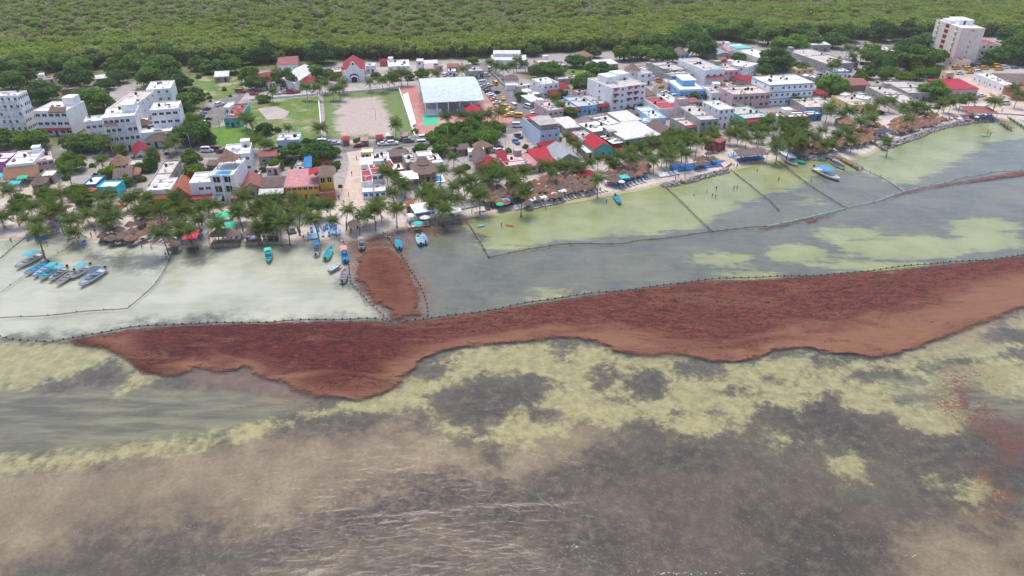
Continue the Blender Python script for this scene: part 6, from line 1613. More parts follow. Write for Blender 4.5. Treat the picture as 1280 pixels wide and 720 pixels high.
# ================================================================== boats
HULLW = mat_plain('boat_white', (0.68, 0.68, 0.68), .4, .05); BTURQ = mat_plain('boat_turquoise', (0.03, 0.33, 0.42), .5, .08); BBLUE = mat_plain('boat_blue', (0.04, 0.24, 0.50), .5, .08)
BGREEN = mat_plain('boat_green', (0.06, 0.50, 0.36), .5, .08); BLIME = mat_plain('boat_lime', (0.32, 0.50, 0.12), .5, .08); BCORAL = mat_plain('boat_coral', (0.62, 0.22, 0.18), .6, .08)
BNAVY = mat_plain('boat_navy', (0.03, 0.07, 0.12), .5, .08); BGREY = mat_plain('boat_grey', (0.22, 0.22, 0.23), .6, .1); DECK = mat_plain('boat_deck', (0.45, 0.46, 0.46), .7, .12)
def boat(px, py, ang_px, Lm, label, hull=HULLW, trim=None, canopy=None, crew=False, cab=None, wide=1.0, motor=True, deck=None):
    """px,py: middle of the boat on the water; ang_px: picture point of its bow"""
    p = P0(px, py, 0); q = P0(*ang_px, 0); v = q - p; a = math.atan2(v.y, v.x)
    root = link('motor_boat', None, None, (p.x, p.y, 0.0), a); tag(root, uniq(label), 'boat')
    B = Lm * .135 * wide
    st = [(-.5, .86, .95, .12), (-.3, 1.0, .90, 0), (-.05, 1.02, .92, 0), (.15, .95, .98, .0), (.3, .74, 1.08, .06), (.41, .42, 1.2, .2), (.5, .03, 1.32, .5)]
    out = []; inn = []
    for t, bw, sh_, k in st:
        x = t * Lm; bb = bw * B; sh2 = sh_ * .62; kk = k - .25
        out.append([(x, -bb, sh2), (x, -bb * .88, kk + .35 * (sh2 - kk)), (x, -bb * .45, kk + .05), (x, 0, kk), (x, bb * .45, kk + .05), (x, bb * .88, kk + .35 * (sh2 - kk)), (x, bb, sh2)])
        ib = max(bb - .1, .01); fl = .22 if t < .4 else .3
        inn.append([(x - (.1 if t > .45 else 0), -bb, sh2), (x, -ib, sh2), (x, -ib * .92, fl), (x, 0, fl), (x, ib * .92, fl), (x, ib, sh2), (x, bb, sh2)])
    mb = MB()
    def strip(rows, flip):
        o = len(mb.v); n = len(rows[0])
        vs = [pt for r_ in rows for pt in r_]; fs = []
        for i in range(len(rows) - 1):
            for j in range(n - 1):
                f = (i * n + j, i * n + j + 1, (i + 1) * n + j + 1, (i + 1) * n + j)
                fs.append(f if not flip else f[::-1])
        mb.add(vs, fs, True)
    strip(out, False)
    mb.add(out[0], [(0, 1, 2, 3, 4, 5, 6)])
    mb.obj('hull', hull, root)
    mb = MB(); strip(inn, True); mb.add([inn[0][k] for k in (1, 2, 3, 4, 5)], [(0, 1, 2, 3, 4)]); mb.obj('deck', deck or DECK, root)
    mb = MB()
    for s in (-1, 1):
        mb.tube([(t * Lm, s * bw * B, sh_ * .62 + .03) for t, bw, sh_, k in st], .07, 5)
    mb.obj('gunwale', trim or hull, root)
    for t in (-.28, -.08, .14):
        mb = MB(); mb.box(t * Lm - .18, t * Lm + .18, -B * .9, B * .9, .42, .5); mb.obj('bench', trim or HULLW, root)
    if motor:
        mb = MB(); mb.cbox(-Lm * .5 - .28, 0, .85, .45, .42, .55); mb.cbox(-Lm * .5 - .3, 0, .35, .16, .14, 1.0); mb.cbox(-Lm * .5 - .3, 0, -.1, .3, .3, .08); mb.obj('outboard_motor', BLACKP, root)
    if canopy:
        cm, x0, x1 = canopy
        mb = MB(); nx = 5
        vs = []
        for i in range(nx + 1):
            x = (x0 + (x1 - x0) * i / nx) * Lm
            for j in range(5):
                y = (-1 + j / 2) * B * .98
                vs.append((x, y, 2.05 + .14 * (1 - (y / B) ** 2)))
        fs = [(i * 5 + j, (i + 1) * 5 + j, (i + 1) * 5 + j + 1, i * 5 + j + 1) for i in range(nx) for j in range(4)]
        o2 = len(vs); vs2 = vs + [(x, y, z - .06) for x, y, z in vs]; fs2 = fs + [tuple(o2 + k for k in f[::-1]) for f in fs]
        mb.add(vs2, fs2); mb.obj('canopy', cm, root)
        for sx in (x0, x1):
            for s in (-1, 1):
                pb = MB(); pb.tube([(sx * Lm * .98, s * B * .9, .5), (sx * Lm * .98, s * B * .93, 2.08)], .035, 4); pb.obj('canopy_post', WFRAME, root)
    if cab:
        mb = MB(); mb.box(-.42 * Lm, .2 * Lm, -B * .8, B * .8, .55, .65)
        for s in (-1, 1):
            for k in range(7):
                x = -.4 * Lm + k * .098 * Lm
                mb.box(x, x + .08, s * B * .8 - .04, s * B * .8 + .04, .6, 1.9)
        mb.box(-.44 * Lm, .22 * Lm, -B * .9, B * .9, 1.9, 2.05); mb.obj('cabin', cab, root)
        mb = MB(); mb.add([(.2 * Lm, -B * .7, .9), (.2 * Lm, B * .7, .9), (.17 * Lm, B * .7, 1.85), (.17 * Lm, -B * .7, 1.85)], [(0, 1, 2, 3)]); mb.obj('windscreen', GLASS, root)
    return root
T_ = BTURQ
boat(37, 327, (24, 334), 8.6, 'white boat with a turquoise canopy moored apart beside the rope', HULLW, BGREY, (T_, -.35, .1))
boat(46, 337, (36, 342), 6.6, 'white and blue open boat leading the moored boat row', HULLW, BBLUE, None, deck=T_)
boat(61, 343, (51, 350), 6.8, 'turquoise decked boat second in the moored row', HULLW, T_, (T_, -.4, -.05), deck=T_)
boat(73, 344, (63, 351), 6.8, 'white boat with a pale turquoise canopy and dark hull stripe', HULLW, BNAVY, (T_, -.3, .05))
boat(82, 349, (71, 357), 6.8, 'open white boat with a grey deck beside the pale turquoise canopy', HULLW, BGREY, None, deck=BGREY)
boat(101, 341, (90, 348), 6.8, 'white boat with a bright turquoise canopy near the end of the row', HULLW, BGREY, (T_, -.3, .15))
boat(116, 348, (101, 358), 9.0, 'long white boat with a navy canopy and blue hull stripe', HULLW, BBLUE, (BNAVY, -.3, .12))
boat(53, 340, (43, 347), 6.6, 'slim white skiff with blue benches between the moored boats', HULLW, BBLUE, None)
boat(336, 322, (336, 331), 6.6, 'bright green open boat alone in the pale shallows', BGREEN, T_, (BGREEN, -.3, .0), deck=T_)
boat(396, 314, (397, 305), 6.4, 'white boat with a blue canopy beside the lime boat', HULLW, BGREY, (BBLUE, -.05, .35))
boat(411, 318, (415, 310), 7.0, 'lime green open boat with a teal seat', BLIME, T_, None, deck=T_)
boat(431, 321, (430, 312), 6.8, 'blue boat with a coral canopy at the funnel boom', BBLUE, T_, (BCORAL, .0, .4), deck=BBLUE)
boat(430, 346, (432, 337), 6.4, 'white boat with dark seats below the coral canopy boat', HULLW, BGREY, None, deck=BGREY)
boat(419, 336, (424, 333), 4.6, 'small grey skiff lying low in the glassy shallows', BGREY, HULLW, None, motor=False)
boat(452, 307, (452, 298), 6.2, 'grey work boat pulled up where the weed meets the sand', BGREY, BGREY, (BGREY, -.1, .25), deck=BGREY)
boat(498, 306, (496, 297), 6.2, 'bright blue boat with a turquoise deck inside the funnel', BBLUE, T_, None, deck=T_)
boat(524, 301, (521, 293), 6.0, 'turquoise boat moored side by side with a white boat', T_, HULLW, None, deck=T_)
boat(530, 299, (527, 291), 6.0, 'white boat with a blue engine cover beside the turquoise boat', HULLW, BBLUE, None)
boat(772, 251, (775, 256), 6.6, 'turquoise boat floating off the palapa beach', T_, BBLUE, None, deck=T_)
boat(985, 201, (993, 206), 12.0, 'white cabin passenger boat tied beside the rock wall', HULLW, HULLW, None, cab=HULLW, wide=.95)
boat(995, 202, (1002, 204), 7.5, 'green open boat with a blue cover behind the passenger boat', BGREEN, BGREEN, (BBLUE, -.5, -.1), deck=BGREEN)
boat(1033, 218, (1045, 224), 13.0, 'large white tour boat with a bright blue canopy', HULLW, HULLW, (BBLUE, -.28, .16), wide=1.05)
boat(1047, 207, (1054, 211), 8.0, 'narrow dark decked boat between the tour boat and the pier', HULLW, BNAVY, None, deck=BNAVY)

# ================================================================== vehicles
TYRE = mat_plain('tyre', (0.02, 0.02, 0.02), .8); HUB = mat_plain('hub', (0.4, 0.4, 0.42), .4, .05, 1, .6)
PAINT = {}
def paint(n, c):
    m, nt, N, L, b = newmat('paint_' + n); b.inputs['Base Color'].default_value = (*c, 1); b.inputs['Roughness'].default_value = .3; b.inputs['Coat Weight'].default_value = .4
    PAINT[n] = m
for n, c in (('white', (.70, .70, .70)), ('yellow', (.72, .36, .02)), ('maroon', (.16, .02, .035)), ('red', (.36, .03, .03)), ('silver', (.38, .39, .41)), ('black', (.02, .02, .025)), ('blue', (.05, .16, .34)), ('grey', (.14, .145, .15)), ('orange', (.70, .24, .05))):
    paint(n, c)
CARP = {  # length, width, profile (x fraction, top height), belt, roof from..to
    'sedan': (4.4, 1.7, [(-.5, .75), (-.48, .95), (-.32, 1.0), (-.2, 1.42), (.08, 1.45), (.24, .98), (.46, .86), (.5, .62)]),
    'suv': (4.5, 1.8, [(-.5, .9), (-.49, 1.1), (-.42, 1.62), (-.1, 1.7), (.1, 1.66), (.24, 1.12), (.46, 1.02), (.5, .75)]),
    'van': (4.9, 1.9, [(-.5, .9), (-.49, 1.3), (-.46, 1.95), (-.1, 2.02), (.2, 1.95), (.36, 1.2), (.48, 1.0), (.5, .75)]),
    'pickup': (5.1, 1.8, [(-.5, .98), (-.49, 1.0), (-.14, 1.0), (-.1, 1.6), (.1, 1.62), (.22, 1.08), (.47, 1.0), (.5, .75)])}
_w = MB(); _w.rings([[(.32 * math.cos(2 * math.pi * k / 10), y, .32 * math.sin(2 * math.pi * k / 10)) for k in range(10)] for y in (-.1, .1)]); TYREM = _w.mesh('wheel', TYRE)
_w = MB(); _w.rings([[(.19 * math.cos(2 * math.pi * k / 8), y, .19 * math.sin(2 * math.pi * k / 8)) for k in range(8)] for y in (-.108, .108)]); HUBM = _w.mesh('rim', HUB)
CARM = {}
def car_meshes(kind, col):
    if (kind, col) in CARM:
        return CARM[(kind, col)]
    Ln, W, prof = CARP[kind]; mb = MB(); rows = []
    for x, t in prof:
        ws = W / 2 * (.9 if abs(x) > .47 else 1.0); belt = min(t, .95 if kind != 'van' else 1.15); tw = ws * (.80 if t > belt + .2 else .97)
        rows.append([(x * Ln, -ws, .28), (x * Ln, -ws, belt), (x * Ln, -tw, t), (x * Ln, tw, t), (x * Ln, ws, belt), (x * Ln, ws, .28)])
    mb.rings(rows, smooth=False)
    body = mb.mesh('body', PAINT[col])
    gb = MB()
    # side glass between belt and roof, and the sloped screens
    for i in range(len(rows) - 1):
        a, c = rows[i], rows[i + 1]
        if a[2][2] - a[1][2] > .25 and c[2][2] - c[1][2] > .25:
            for jb, jt, s in ((1, 2, -1), (4, 3, 1)):
                q = [Vector(a[jb]).lerp(Vector(a[jt]), .15), Vector(c[jb]).lerp(Vector(c[jt]), .15), Vector(c[jb]).lerp(Vector(c[jt]), .85), Vector(a[jb]).lerp(Vector(a[jt]), .85)]
                q = [p + Vector((0, s * .015, .0)) for p in q]
                gb.add([tuple(p) for p in (q if s < 0 else q[::-1])], [(0, 1, 2, 3)])
        if abs(a[2][2] - c[2][2]) > .3:
            q = [Vector(a[2]).lerp(Vector(a[3]), .08), Vector(c[2]).lerp(Vector(c[3]), .08), Vector(c[3]).lerp(Vector(c[2]), .08), Vector(a[3]).lerp(Vector(a[2]), .08)]
            n_ = (q[1] - q[0]).cross(q[3] - q[0]).normalized()
            if n_.z < 0: n_ = -n_
            q = [p + n_ * .02 for p in q]
            m1 = [q[0].lerp(q[1], .1), q[0].lerp(q[1], .9), q[3].lerp(q[2], .9), q[3].lerp(q[2], .1)]
            gb.add([tuple(p) for p in m1], [(0, 1, 2, 3)])
    glass = gb.mesh('glass', GLASS)
    CARM[(kind, col)] = (body, glass, Ln, W)
    return CARM[(kind, col)]
def car(px, py, kind, col, ang, label=None):
    p = P(px, py); body, glass, Ln, W = car_meshes(kind, col)
    z0 = p.z + (.12 if p.z > .9 else 0)
    root = link('parked_car', None, None, (p.x, p.y, z0), math.radians(ang))
    link('body', body, root); link('windows', glass, root)
    for sx in (-.31, .31):
        for sy in (-1, 1):
            w_ = link('wheel', TYREM, root, (sx * Ln, sy * (W / 2 - .08), .32)); link('rim', HUBM, w_)
    nm = {'sedan': 'sedan', 'suv': 'hatchback', 'van': 'van', 'pickup': 'pickup truck'}[kind]
    if col == 'yellow':
        nm = 'taxi ' + nm
    tag(root, f'{col} {nm} parked near {near(p)}', 'taxi' if col == 'yellow' else ('truck' if kind == 'pickup' else ('van' if kind == 'van' else 'car')), f'{col} {nm}s near {near(p)}')
# rank beside the sports hall
rank = [(604, 105, 'white', 'van'), (606, 109, 'silver', 'sedan'), (608, 112.5, 'maroon', 'sedan'), (611, 116, 'maroon', 'suv'), (613, 119.5, 'white', 'sedan'), (615, 122.5, 'white', 'suv'), (618, 126, 'orange', 'sedan'), (621, 130, 'white', 'sedan'),
        (620, 117, 'black', 'sedan'), (611, 108, 'white', 'sedan')]
for x, y, c_, k in rank:
    car(x, y, k, c_, 25)
for x, y, c_, k, a in ((619, 106, 'yellow', 'van', 110), (629, 125, 'yellow', 'sedan', 95), (631, 136, 'yellow', 'van', -20), (638, 138, 'yellow', 'sedan', 40), (632, 143, 'yellow', 'van', -10), (650, 147, 'yellow', 'van', -10), (642, 134, 'white', 'van', 110), (659, 135, 'white', 'van', 130), (641, 144, 'white', 'sedan', 10), (647, 159, 'white', 'van', 0),
                       (648, 172, 'black', 'pickup', 120), (645, 179, 'blue', 'pickup', 112), (613, 88, 'white', 'van', 70), (607, 96, 'white', 'van', 10), (668, 141, 'silver', 'sedan', 10), (636, 146, 'yellow', 'sedan', 20), (712, 102, 'yellow', 'van', 5),
                       (258, 138, 'black', 'sedan', 60), (253, 143, 'silver', 'sedan', 60), (250, 148, 'black', 'suv', 60), (257, 155, 'white', 'sedan', 65), (275, 132, 'white', 'suv', 60), (259, 151, 'black', 'sedan', 60), (234, 179, 'grey', 'sedan', 70), (260, 190, 'white', 'van', 5), (271, 189, 'maroon', 'van', 5), (278, 191, 'maroon', 'sedan', 5), (282, 189, 'red', 'sedan', 0),
                       (112, 181, 'white', 'van', 5), (405, 180, 'white', 'van', 5), (413, 181, 'black', 'sedan', 5), (419, 181, 'silver', 'sedan', 5), (449, 184, 'maroon', 'sedan', 15), (479, 182, 'white', 'sedan', 10), (491, 181, 'white', 'suv', 10), (511, 178, 'grey', 'suv', 15), (506, 175, 'silver', 'sedan', 10), (530, 174, 'white', 'suv', 10), (529, 181, 'white', 'van', 10), (347, 189, 'black', 'suv', 5), (360, 184, 'white', 'van', 20), (388, 187, 'black', 'suv', 5), (354, 187, 'white', 'suv', 5),
                       (622, 186, 'black', 'sedan', 30), (619, 190, 'silver', 'sedan', 30), (625, 191, 'silver', 'suv', 25), (629, 164, 'black', 'suv', 100), (365, 117, 'red', 'van', 4), (318, 119, 'red', 'sedan', 0), (301, 116, 'red', 'van', 0), (370, 116, 'maroon', 'sedan', 4), (358, 117, 'silver', 'sedan', 4), (346, 118, 'white', 'sedan', 4), (557, 95, 'white', 'suv', 70), (567, 94, 'white', 'sedan', 10),
                       (825, 103, 'yellow', 'van', -30), (828, 110, 'yellow', 'sedan', 0), (837, 110, 'yellow', 'van', -20), (871, 116, 'yellow', 'van', 10), (815, 100, 'white', 'van', -30), (857, 119, 'grey', 'sedan', 20), (850, 117, 'black', 'sedan', 10), (844, 122, 'white', 'suv', 10), (832, 117, 'white', 'sedan', 10), (916, 102, 'grey', 'suv', 20), (906, 104, 'black', 'sedan', 20), (959, 129, 'maroon', 'sedan', -10), (948, 123, 'red', 'sedan', 10), (986, 130, 'blue', 'sedan', 10), (788, 138, 'black', 'sedan', 20), (795, 136, 'silver', 'sedan', 20), (801, 135, 'black', 'suv', 20), (705, 148, 'black', 'sedan', 20), (698, 146, 'grey', 'sedan', 20), (668, 145, 'white', 'suv', 20),
                       (1153, 93, 'yellow', 'van', 5), (1162, 91, 'yellow', 'sedan', 5), (1180, 92, 'yellow', 'sedan', 5), (1195, 87, 'yellow', 'van', 5), (1210, 88, 'yellow', 'van', 5), (1212, 92, 'yellow', 'sedan', 5), (1222, 87, 'yellow', 'sedan', 5), (1230, 87, 'yellow', 'van', 5), (1245, 84, 'yellow', 'van', 5), (1248, 88, 'yellow', 'van', 5), (1199, 93, 'white', 'suv', 5), (1222, 92, 'white', 'van', 5), (1169, 97, 'white', 'van', 10), (1146, 94, 'grey', 'sedan', 5), (1255, 86, 'white', 'van', 5), (1214, 83, 'black', 'suv', 10), (1220, 83, 'blue', 'sedan', 10), (1228, 82, 'grey', 'sedan', 10), (1234, 82, 'blue', 'sedan', 10), (1240, 81, 'black', 'sedan', 10), (1185, 80, 'white', 'sedan', 40), (1194, 83, 'silver', 'sedan', 40),
                       (1234, 125, 'yellow', 'sedan', 20), (1226, 121, 'white', 'sedan', 0), (1239, 127, 'black', 'sedan', 20), (1256, 131, 'white', 'van', 5), (1113, 104, 'white', 'sedan', 10), (1104, 97, 'black', 'sedan', 10), (1268, 86, 'grey', 'sedan', 5), (1058, 97, 'grey', 'suv', 10), (1026, 96, 'black', 'suv', 10), (1035, 94, 'grey', 'sedan', 10)):
    car(x, y, k, c_, a)

# ================================================================== beach furniture
r = random.Random(77)
def palapa_mesh(mat):
    mb = MB(); n = 14
    prof = [(1.55, 2.05), (1.2, 2.35), (1.24, 2.32), (.75, 2.75), (.8, 2.71), (.3, 3.05), (.05, 3.2)]
    rows = []
    for i, (rad, z) in enumerate(prof):
        rows.append([(rad * (1 + r.uniform(-.07, .07)) * math.cos(2 * math.pi * k / n), rad * (1 + r.uniform(-.07, .07)) * math.sin(2 * math.pi * k / n), z + r.uniform(-.06, .05)) for k in range(n)])
    mb.rings(rows, cap0=False, smooth=False)
    mb.rings([[(x * .95, y * .95, z) for x, y, z in rows[0]], [(x * .1, y * .1, 2.9) for x, y, z in rows[0]]], cap0=False, smooth=False)
    return mb.mesh('thatch', mat)
PAL = [[palapa_mesh(THATCH) for _ in range(4)], [palapa_mesh(THATCHN) for _ in range(4)]]
_w = MB(); _w.tube([(0, 0, 0), (0, 0, 3.0)], .09, 6); POLE = _w.mesh('pole', WOOD)
_w = MB()
for k in range(4):
    a = k * math.pi / 2; _w.box(-.05, .05, -.05, .05, 0, .7)
_w.lathe([(.6, .7), (.6, .76), (0, .76)], 10); TBL = _w.mesh('table', WOOD)
def palapa(px, py, new=False, s=1.0):
    p = P(px, py, 2.4)
    root = link('thatched_umbrella', None, None, (p.x, p.y, p.z), r.uniform(0, 6.28), s)
    link('thatch', r.choice(PAL[1 if new else 0]), root); link('pole', POLE, root); link('table', TBL, root)
    c_ = 'orange brown' if new else 'grey brown'
    tag(root, f'{c_} thatched palapa umbrella near {near(p)}', 'umbrella', f'{c_} palapas near {near(p)}')
for poly, n, md, nw in (([(600, 236), (615, 232), (640, 228), (648, 240), (640, 252), (612, 252), (600, 246)], 20, 7, .1),
                        ([(645, 232), (690, 218), (712, 213), (742, 218), (745, 232), (720, 237), (690, 245), (660, 252), (645, 244)], 62, 6.6, .22),
                        ([(758, 217), (770, 206), (800, 197), (808, 206), (806, 214), (790, 220), (775, 226), (760, 224)], 28, 6.4, .2),
                        ([(868, 200), (890, 186), (898, 196), (870, 206)], 7, 7, .1),
                        ([(985, 180), (1010, 176), (1035, 178), (1030, 188), (1000, 192)], 26, 5.2, .55),
                        ([(1030, 178), (1060, 166), (1075, 158), (1100, 154), (1108, 160), (1088, 168), (1096, 172), (1070, 178), (1040, 184)], 70, 5.2, 1.0),
                        ([(1112, 152), (1135, 142), (1165, 140), (1178, 147), (1165, 154), (1130, 163), (1115, 162)], 56, 5.2, 1.0)):
    for q in scatter(poly, n, md, r):
        palapa(*q, new=r.random() < nw)
for q in ((188, 268), (196, 272), (180, 275), (190, 280), (172, 278), (184, 288), (176, 292), (165, 288), (205, 278), (128, 294), (139, 297), (151, 295), (163, 297), (136, 286), (148, 286), (207, 284), (246, 288), (212, 300), (163, 280), (72, 264), (62, 284), (50, 286), (218, 304), (158, 292)):
    palapa(*q, s=1.05)
for q in ((810, 207), (803, 210), (797, 203)):
    palapa(*q, new=True)
# loungers
def lounger_mesh(col):
    mb = MB(); mb.box(-.33, .33, -.35, .95, .26, .36)
    mb.add([(-.33, .95, .3), (.33, .95, .3), (.33, 1.55, .75), (-.33, 1.55, .75), (-.33, .95, .38), (.33, .95, .38), (.33, 1.52, .84), (-.33, 1.52, .84)], [(3, 2, 1, 0), (4, 5, 6, 7), (0, 1, 5, 4), (1, 2, 6, 5), (2, 3, 7, 6), (3, 0, 4, 7)])
    for x in (-.3, .3):
        for y in (-.3, .9):
            mb.box(x - .03, x + .03, y - .03, y + .03, 0, .26)
    return mb.mesh('sun_lounger', col)
LNG = {'cream': lounger_mesh(mat_plain('lounger_cream', (.55, .50, .44), .8)), 'blue': lounger_mesh(mat_plain('lounger_blue', (.03, .14, .36), .8)), 'pale blue': lounger_mesh(mat_plain('lounger_paleblue', (.20, .36, .60), .8)),
       'dark': lounger_mesh(mat_plain('lounger_dark', (.05, .05, .06), .8)), 'teal': lounger_mesh(mat_plain('lounger_teal', (.03, .16, .17), .8)), 'red': lounger_mesh(mat_plain('lounger_red', (.32, .04, .05), .8)), 'white': lounger_mesh(mat_plain('lounger_white', (.66, .65, .65), .8))}
def lounger(px, py, col, rz):
    p = P(px, py); o = link('sun_lounger', LNG[col], None, p, rz, 1.15)
    tag(o, f'{col} sun lounger on the sand near {near(p)}', 'sun lounger', f'{col} loungers near {near(p)}')
def lrow(x0, y0, x1, y1, n, col, rz=.3, j=.5):
    for k in range(n):
        t = k / max(n - 1, 1)
        lounger(x0 + (x1 - x0) * t + r.uniform(-j, j), y0 + (y1 - y0) * t + r.uniform(-j, j) * .5, col, rz + r.uniform(-.12, .12))
lrow(511, 279, 560, 271, 16, 'cream'); lrow(512, 285, 535, 282, 7, 'cream'); lrow(556, 272, 577, 269, 7, 'cream'); lrow(522, 270, 542, 266, 10, 'blue'); lrow(524, 274, 536, 272, 5, 'blue'); lrow(560, 271, 566, 270, 3, 'blue')
lrow(576, 262, 606, 256, 9, 'cream'); lrow(595, 266, 606, 264, 4, 'cream'); lrow(608, 263, 640, 256, 9, 'dark'); lrow(645, 263, 700, 249, 18, 'cream'); lrow(662, 262, 700, 254, 12, 'cream'); lrow(690, 249, 745, 238, 18, 'cream'); lrow(698, 253, 745, 242, 12, 'cream'); lrow(686, 247, 698, 244, 5, 'red'); lrow(730, 246, 758, 239, 8, 'cream')
lrow(768, 234, 806, 222, 12, 'pale blue'); lrow(770, 230, 804, 218, 10, 'blue'); lrow(778, 236, 806, 228, 7, 'cream'); lrow(776, 233, 812, 223, 10, 'pale blue')
lrow(840, 212, 907, 205, 26, 'blue', .3, .3); lrow(842, 215, 906, 207, 24, 'blue', .3, .3); lrow(826, 222, 848, 218, 9, 'white')
lrow(925, 203, 955, 199, 12, 'blue'); lrow(930, 200, 950, 196, 8, 'pale blue'); lrow(914, 197, 926, 194, 5, 'pale blue')
lrow(60, 293, 75, 291, 4, 'white'); lrow(58, 285, 72, 283, 4, 'white'); lrow(126, 303, 158, 302, 7, 'dark', .1); lrow(187, 302, 216, 303, 6, 'white', -.3); lrow(200, 276, 232, 276, 7, 'dark', .2); lrow(12, 268, 26, 268, 5, 'teal', -.3); lrow(0, 272, 8, 271, 3, 'teal', -.3)
lrow(278, 300, 300, 300, 5, 'dark', 0, 1.5); lrow(282, 302, 298, 303, 3, 'pale blue', .1); lrow(228, 302, 250, 298, 4, 'pale blue', .2, 1.5); lrow(308, 297, 320, 298, 4, 'pale blue', .1, 1); lrow(322, 300, 345, 301, 6, 'dark', .5, 1.5); lrow(384, 300, 425, 292, 9, 'pale blue', .2, 3); lrow(392, 290, 420, 286, 8, 'blue', .2, 3); lrow(362, 293, 374, 290, 4, 'dark', .4, 2)
lrow(1200, 150, 1240, 146, 12, 'blue', .2, 1.2); lrow(1178, 152, 1198, 149, 6, 'red', .2, 1.2); lrow(1040, 190, 1085, 180, 12, 'white', .3, 1.5); lrow(968, 190, 985, 186, 5, 'pale blue', .3, 1.5)
# blue plastic chairs standing in the shallows
_w = MB(); _w.box(-.25, .25, -.25, .25, .40, .45); _w.box(-.25, .25, .2, .26, .45, .9)
for x in (-.22, .22):
    for y in (-.22, .22):
        _w.box(x - .025, x + .025, y - .025, y + .025, 0, .40)
    _w.box(x - .03, x + .03, -.22, .22, .62, .66)
CHAIRM = _w.mesh('plastic_chair', mat_plain('chair_blue', (.04, .22, .55), .5))
for k in range(16):
    x, y = [(34, 298), (37, 296), (39, 299), (35, 301), (44, 297), (47, 297), (50, 299), (47, 302), (50, 302), (53, 299), (56, 298), (58, 299), (54, 301), (45, 299), (104, 306), (107, 305)][k]
    p = P(x, y); o = link('plastic_chair', CHAIRM, None, p, r.uniform(0, 6.28), 1.3); tag(o, 'blue plastic chair at the water edge by the ropes', 'chair', 'blue plastic chairs at the water edge')
# parasols and awnings
def parasol(px, py, col, name, R=1.5, z=2.3):
    p = P(px, py, z); root = link('parasol', None, None, p, r.uniform(0, 1))
    mb = MB(); mb.rings([[(q * R * math.cos(2 * math.pi * k / 8), q * R * math.sin(2 * math.pi * k / 8), h_) for k in range(8)] for q, h_ in ((1, z - .1), (.98, z), (.5, z + .32), (.03, z + .5))], cap0=False, smooth=False)
    mb.obj('canopy', mat_plain('cloth_' + name.replace(' ', '_'), col, .8), root)
    mb = MB(); mb.tube([(0, 0, 0), (0, 0, z + .55)], .04, 5); mb.obj('pole', WFRAME, root)
    tag(root, f'{name} beach parasol near {near(p)}', 'parasol', f'{name} parasols near {near(p)}')
for q in ((513, 269, (.62, .6, .55), 'cream', 1.7), (531, 271, (.62, .6, .55), 'cream', 1.8), (522, 279, (.04, .42, .40), 'teal', 1.6), (66, 272, (.55, .03, .13), 'pink', 1.6), (72, 273, (.04, .42, .24), 'green', 1.6), (67, 279, (.38, .34, .55), 'lilac', 1.8), (85, 258, (.60, .28, .16), 'orange', 1.5), (112, 237, (.45, .08, .05), 'red', 2.4), (126, 267, (.42, .03, .04), 'red', 1.5),
          (129, 278, (.42, .03, .04), 'red', 1.5), (152, 258, (.42, .03, .04), 'red', 1.6), (280, 268, (.04, .42, .28), 'green', 2.6), (625, 255, (.04, .40, .26), 'green', 1.3), (632, 250, (.20, .26, .62), 'blue', 1.7), (665, 238, (.62, .58, .60), 'white', 1.4), (686, 233, (.40, .40, .60), 'lilac', 1.4), (621, 227, (.12, .14, .40), 'navy', 1.2),
          (663, 250, (.6, .6, .66), 'white', 1.2), (669, 248, (.6, .6, .66), 'white', 1.2), (674, 247, (.6, .6, .66), 'white', 1.2), (680, 246, (.6, .6, .66), 'white', 1.2), (687, 244, (.6, .6, .66), 'white', 1.2), (693, 242, (.6, .6, .66), 'white', 1.2), (699, 240, (.6, .6, .66), 'white', 1.2), (705, 238, (.6, .6, .66), 'white', 1.2), (866, 182, (.62, .6, .58), 'white', 1.3), (836, 172, (.42, .08, .04), 'red', 2.0),
          (1228, 145, (.2, .24, .55), 'blue', 1.3), (1221, 146, (.62, .6, .62), 'white', 1.2), (1209, 147, (.5, .2, .26), 'pink', 1.2), (1236, 145, (.1, .12, .42), 'navy', 1.2), (1200, 148, (.6, .58, .6), 'white', 1.2), (777, 227, (.6, .6, .66), 'white', 1.2)):
    parasol(*q[:2], q[2], q[3], q[4])
CL_RED = mat_plain('cloth_crimson', (.55, .02, .07), .7); CL_GRN = mat_plain('cloth_green', (.03, .40, .26), .7); CL_TRQ = mat_plain('cloth_turquoise', (.02, .44, .46), .7)
shelter('awning', 'bright crimson cloth awning on the sand under the palms', (229, 299), (245, 298), (249, 289), 2.3, CL_RED, side='R', kind='flat', tilt=.7, cat='awning')
shelter('awning', 'green and white cloth awning behind the thatched bars', (280, 284), (293, 284), (293, 279), 2.4, CL_GRN, side='R', kind='flat', tilt=.5, cat='awning')
shelter('awning', 'turquoise cloth awning above the blue sun beds', (778, 224), (787, 222), (786, 219), 2.4, CL_TRQ, side='R', kind='flat', tilt=.3, cat='awning')
shelter('awning', 'teal cloth awning before the thatched lean-to', (8, 231), (24, 230), (24, 226), 2.6, CL_TRQ, side='R', kind='tent', rise=.8, cat='awning')
shelter('awning', 'sea green cloth awning beside the teal awning', (20, 224), (33, 223), (34, 219), 2.8, CL_GRN, side='R', kind='tent', rise=.8, cat='awning')
shelter('awning', 'turquoise cloth awning by the magenta bar', (-6, 221), (6, 221), (6, 216), 2.8, CL_TRQ, side='R', kind='tent', rise=.8, cat='awning')
shelter('beach_bar', 'long low thatched beach bar under the palms', (260, 295), (297, 295), (297, 288), 2.4, THATCH, side='R', kind='thatch', rise=1.6, cat='beach bar', walls=WOOD)
shelter('beach_bar', 'short thatched beach bar with a green bush on its roof', (303, 294), (321, 294), (321, 288), 2.4, THATCH, side='R', kind='thatch', rise=1.5, cat='beach bar', walls=WOOD)
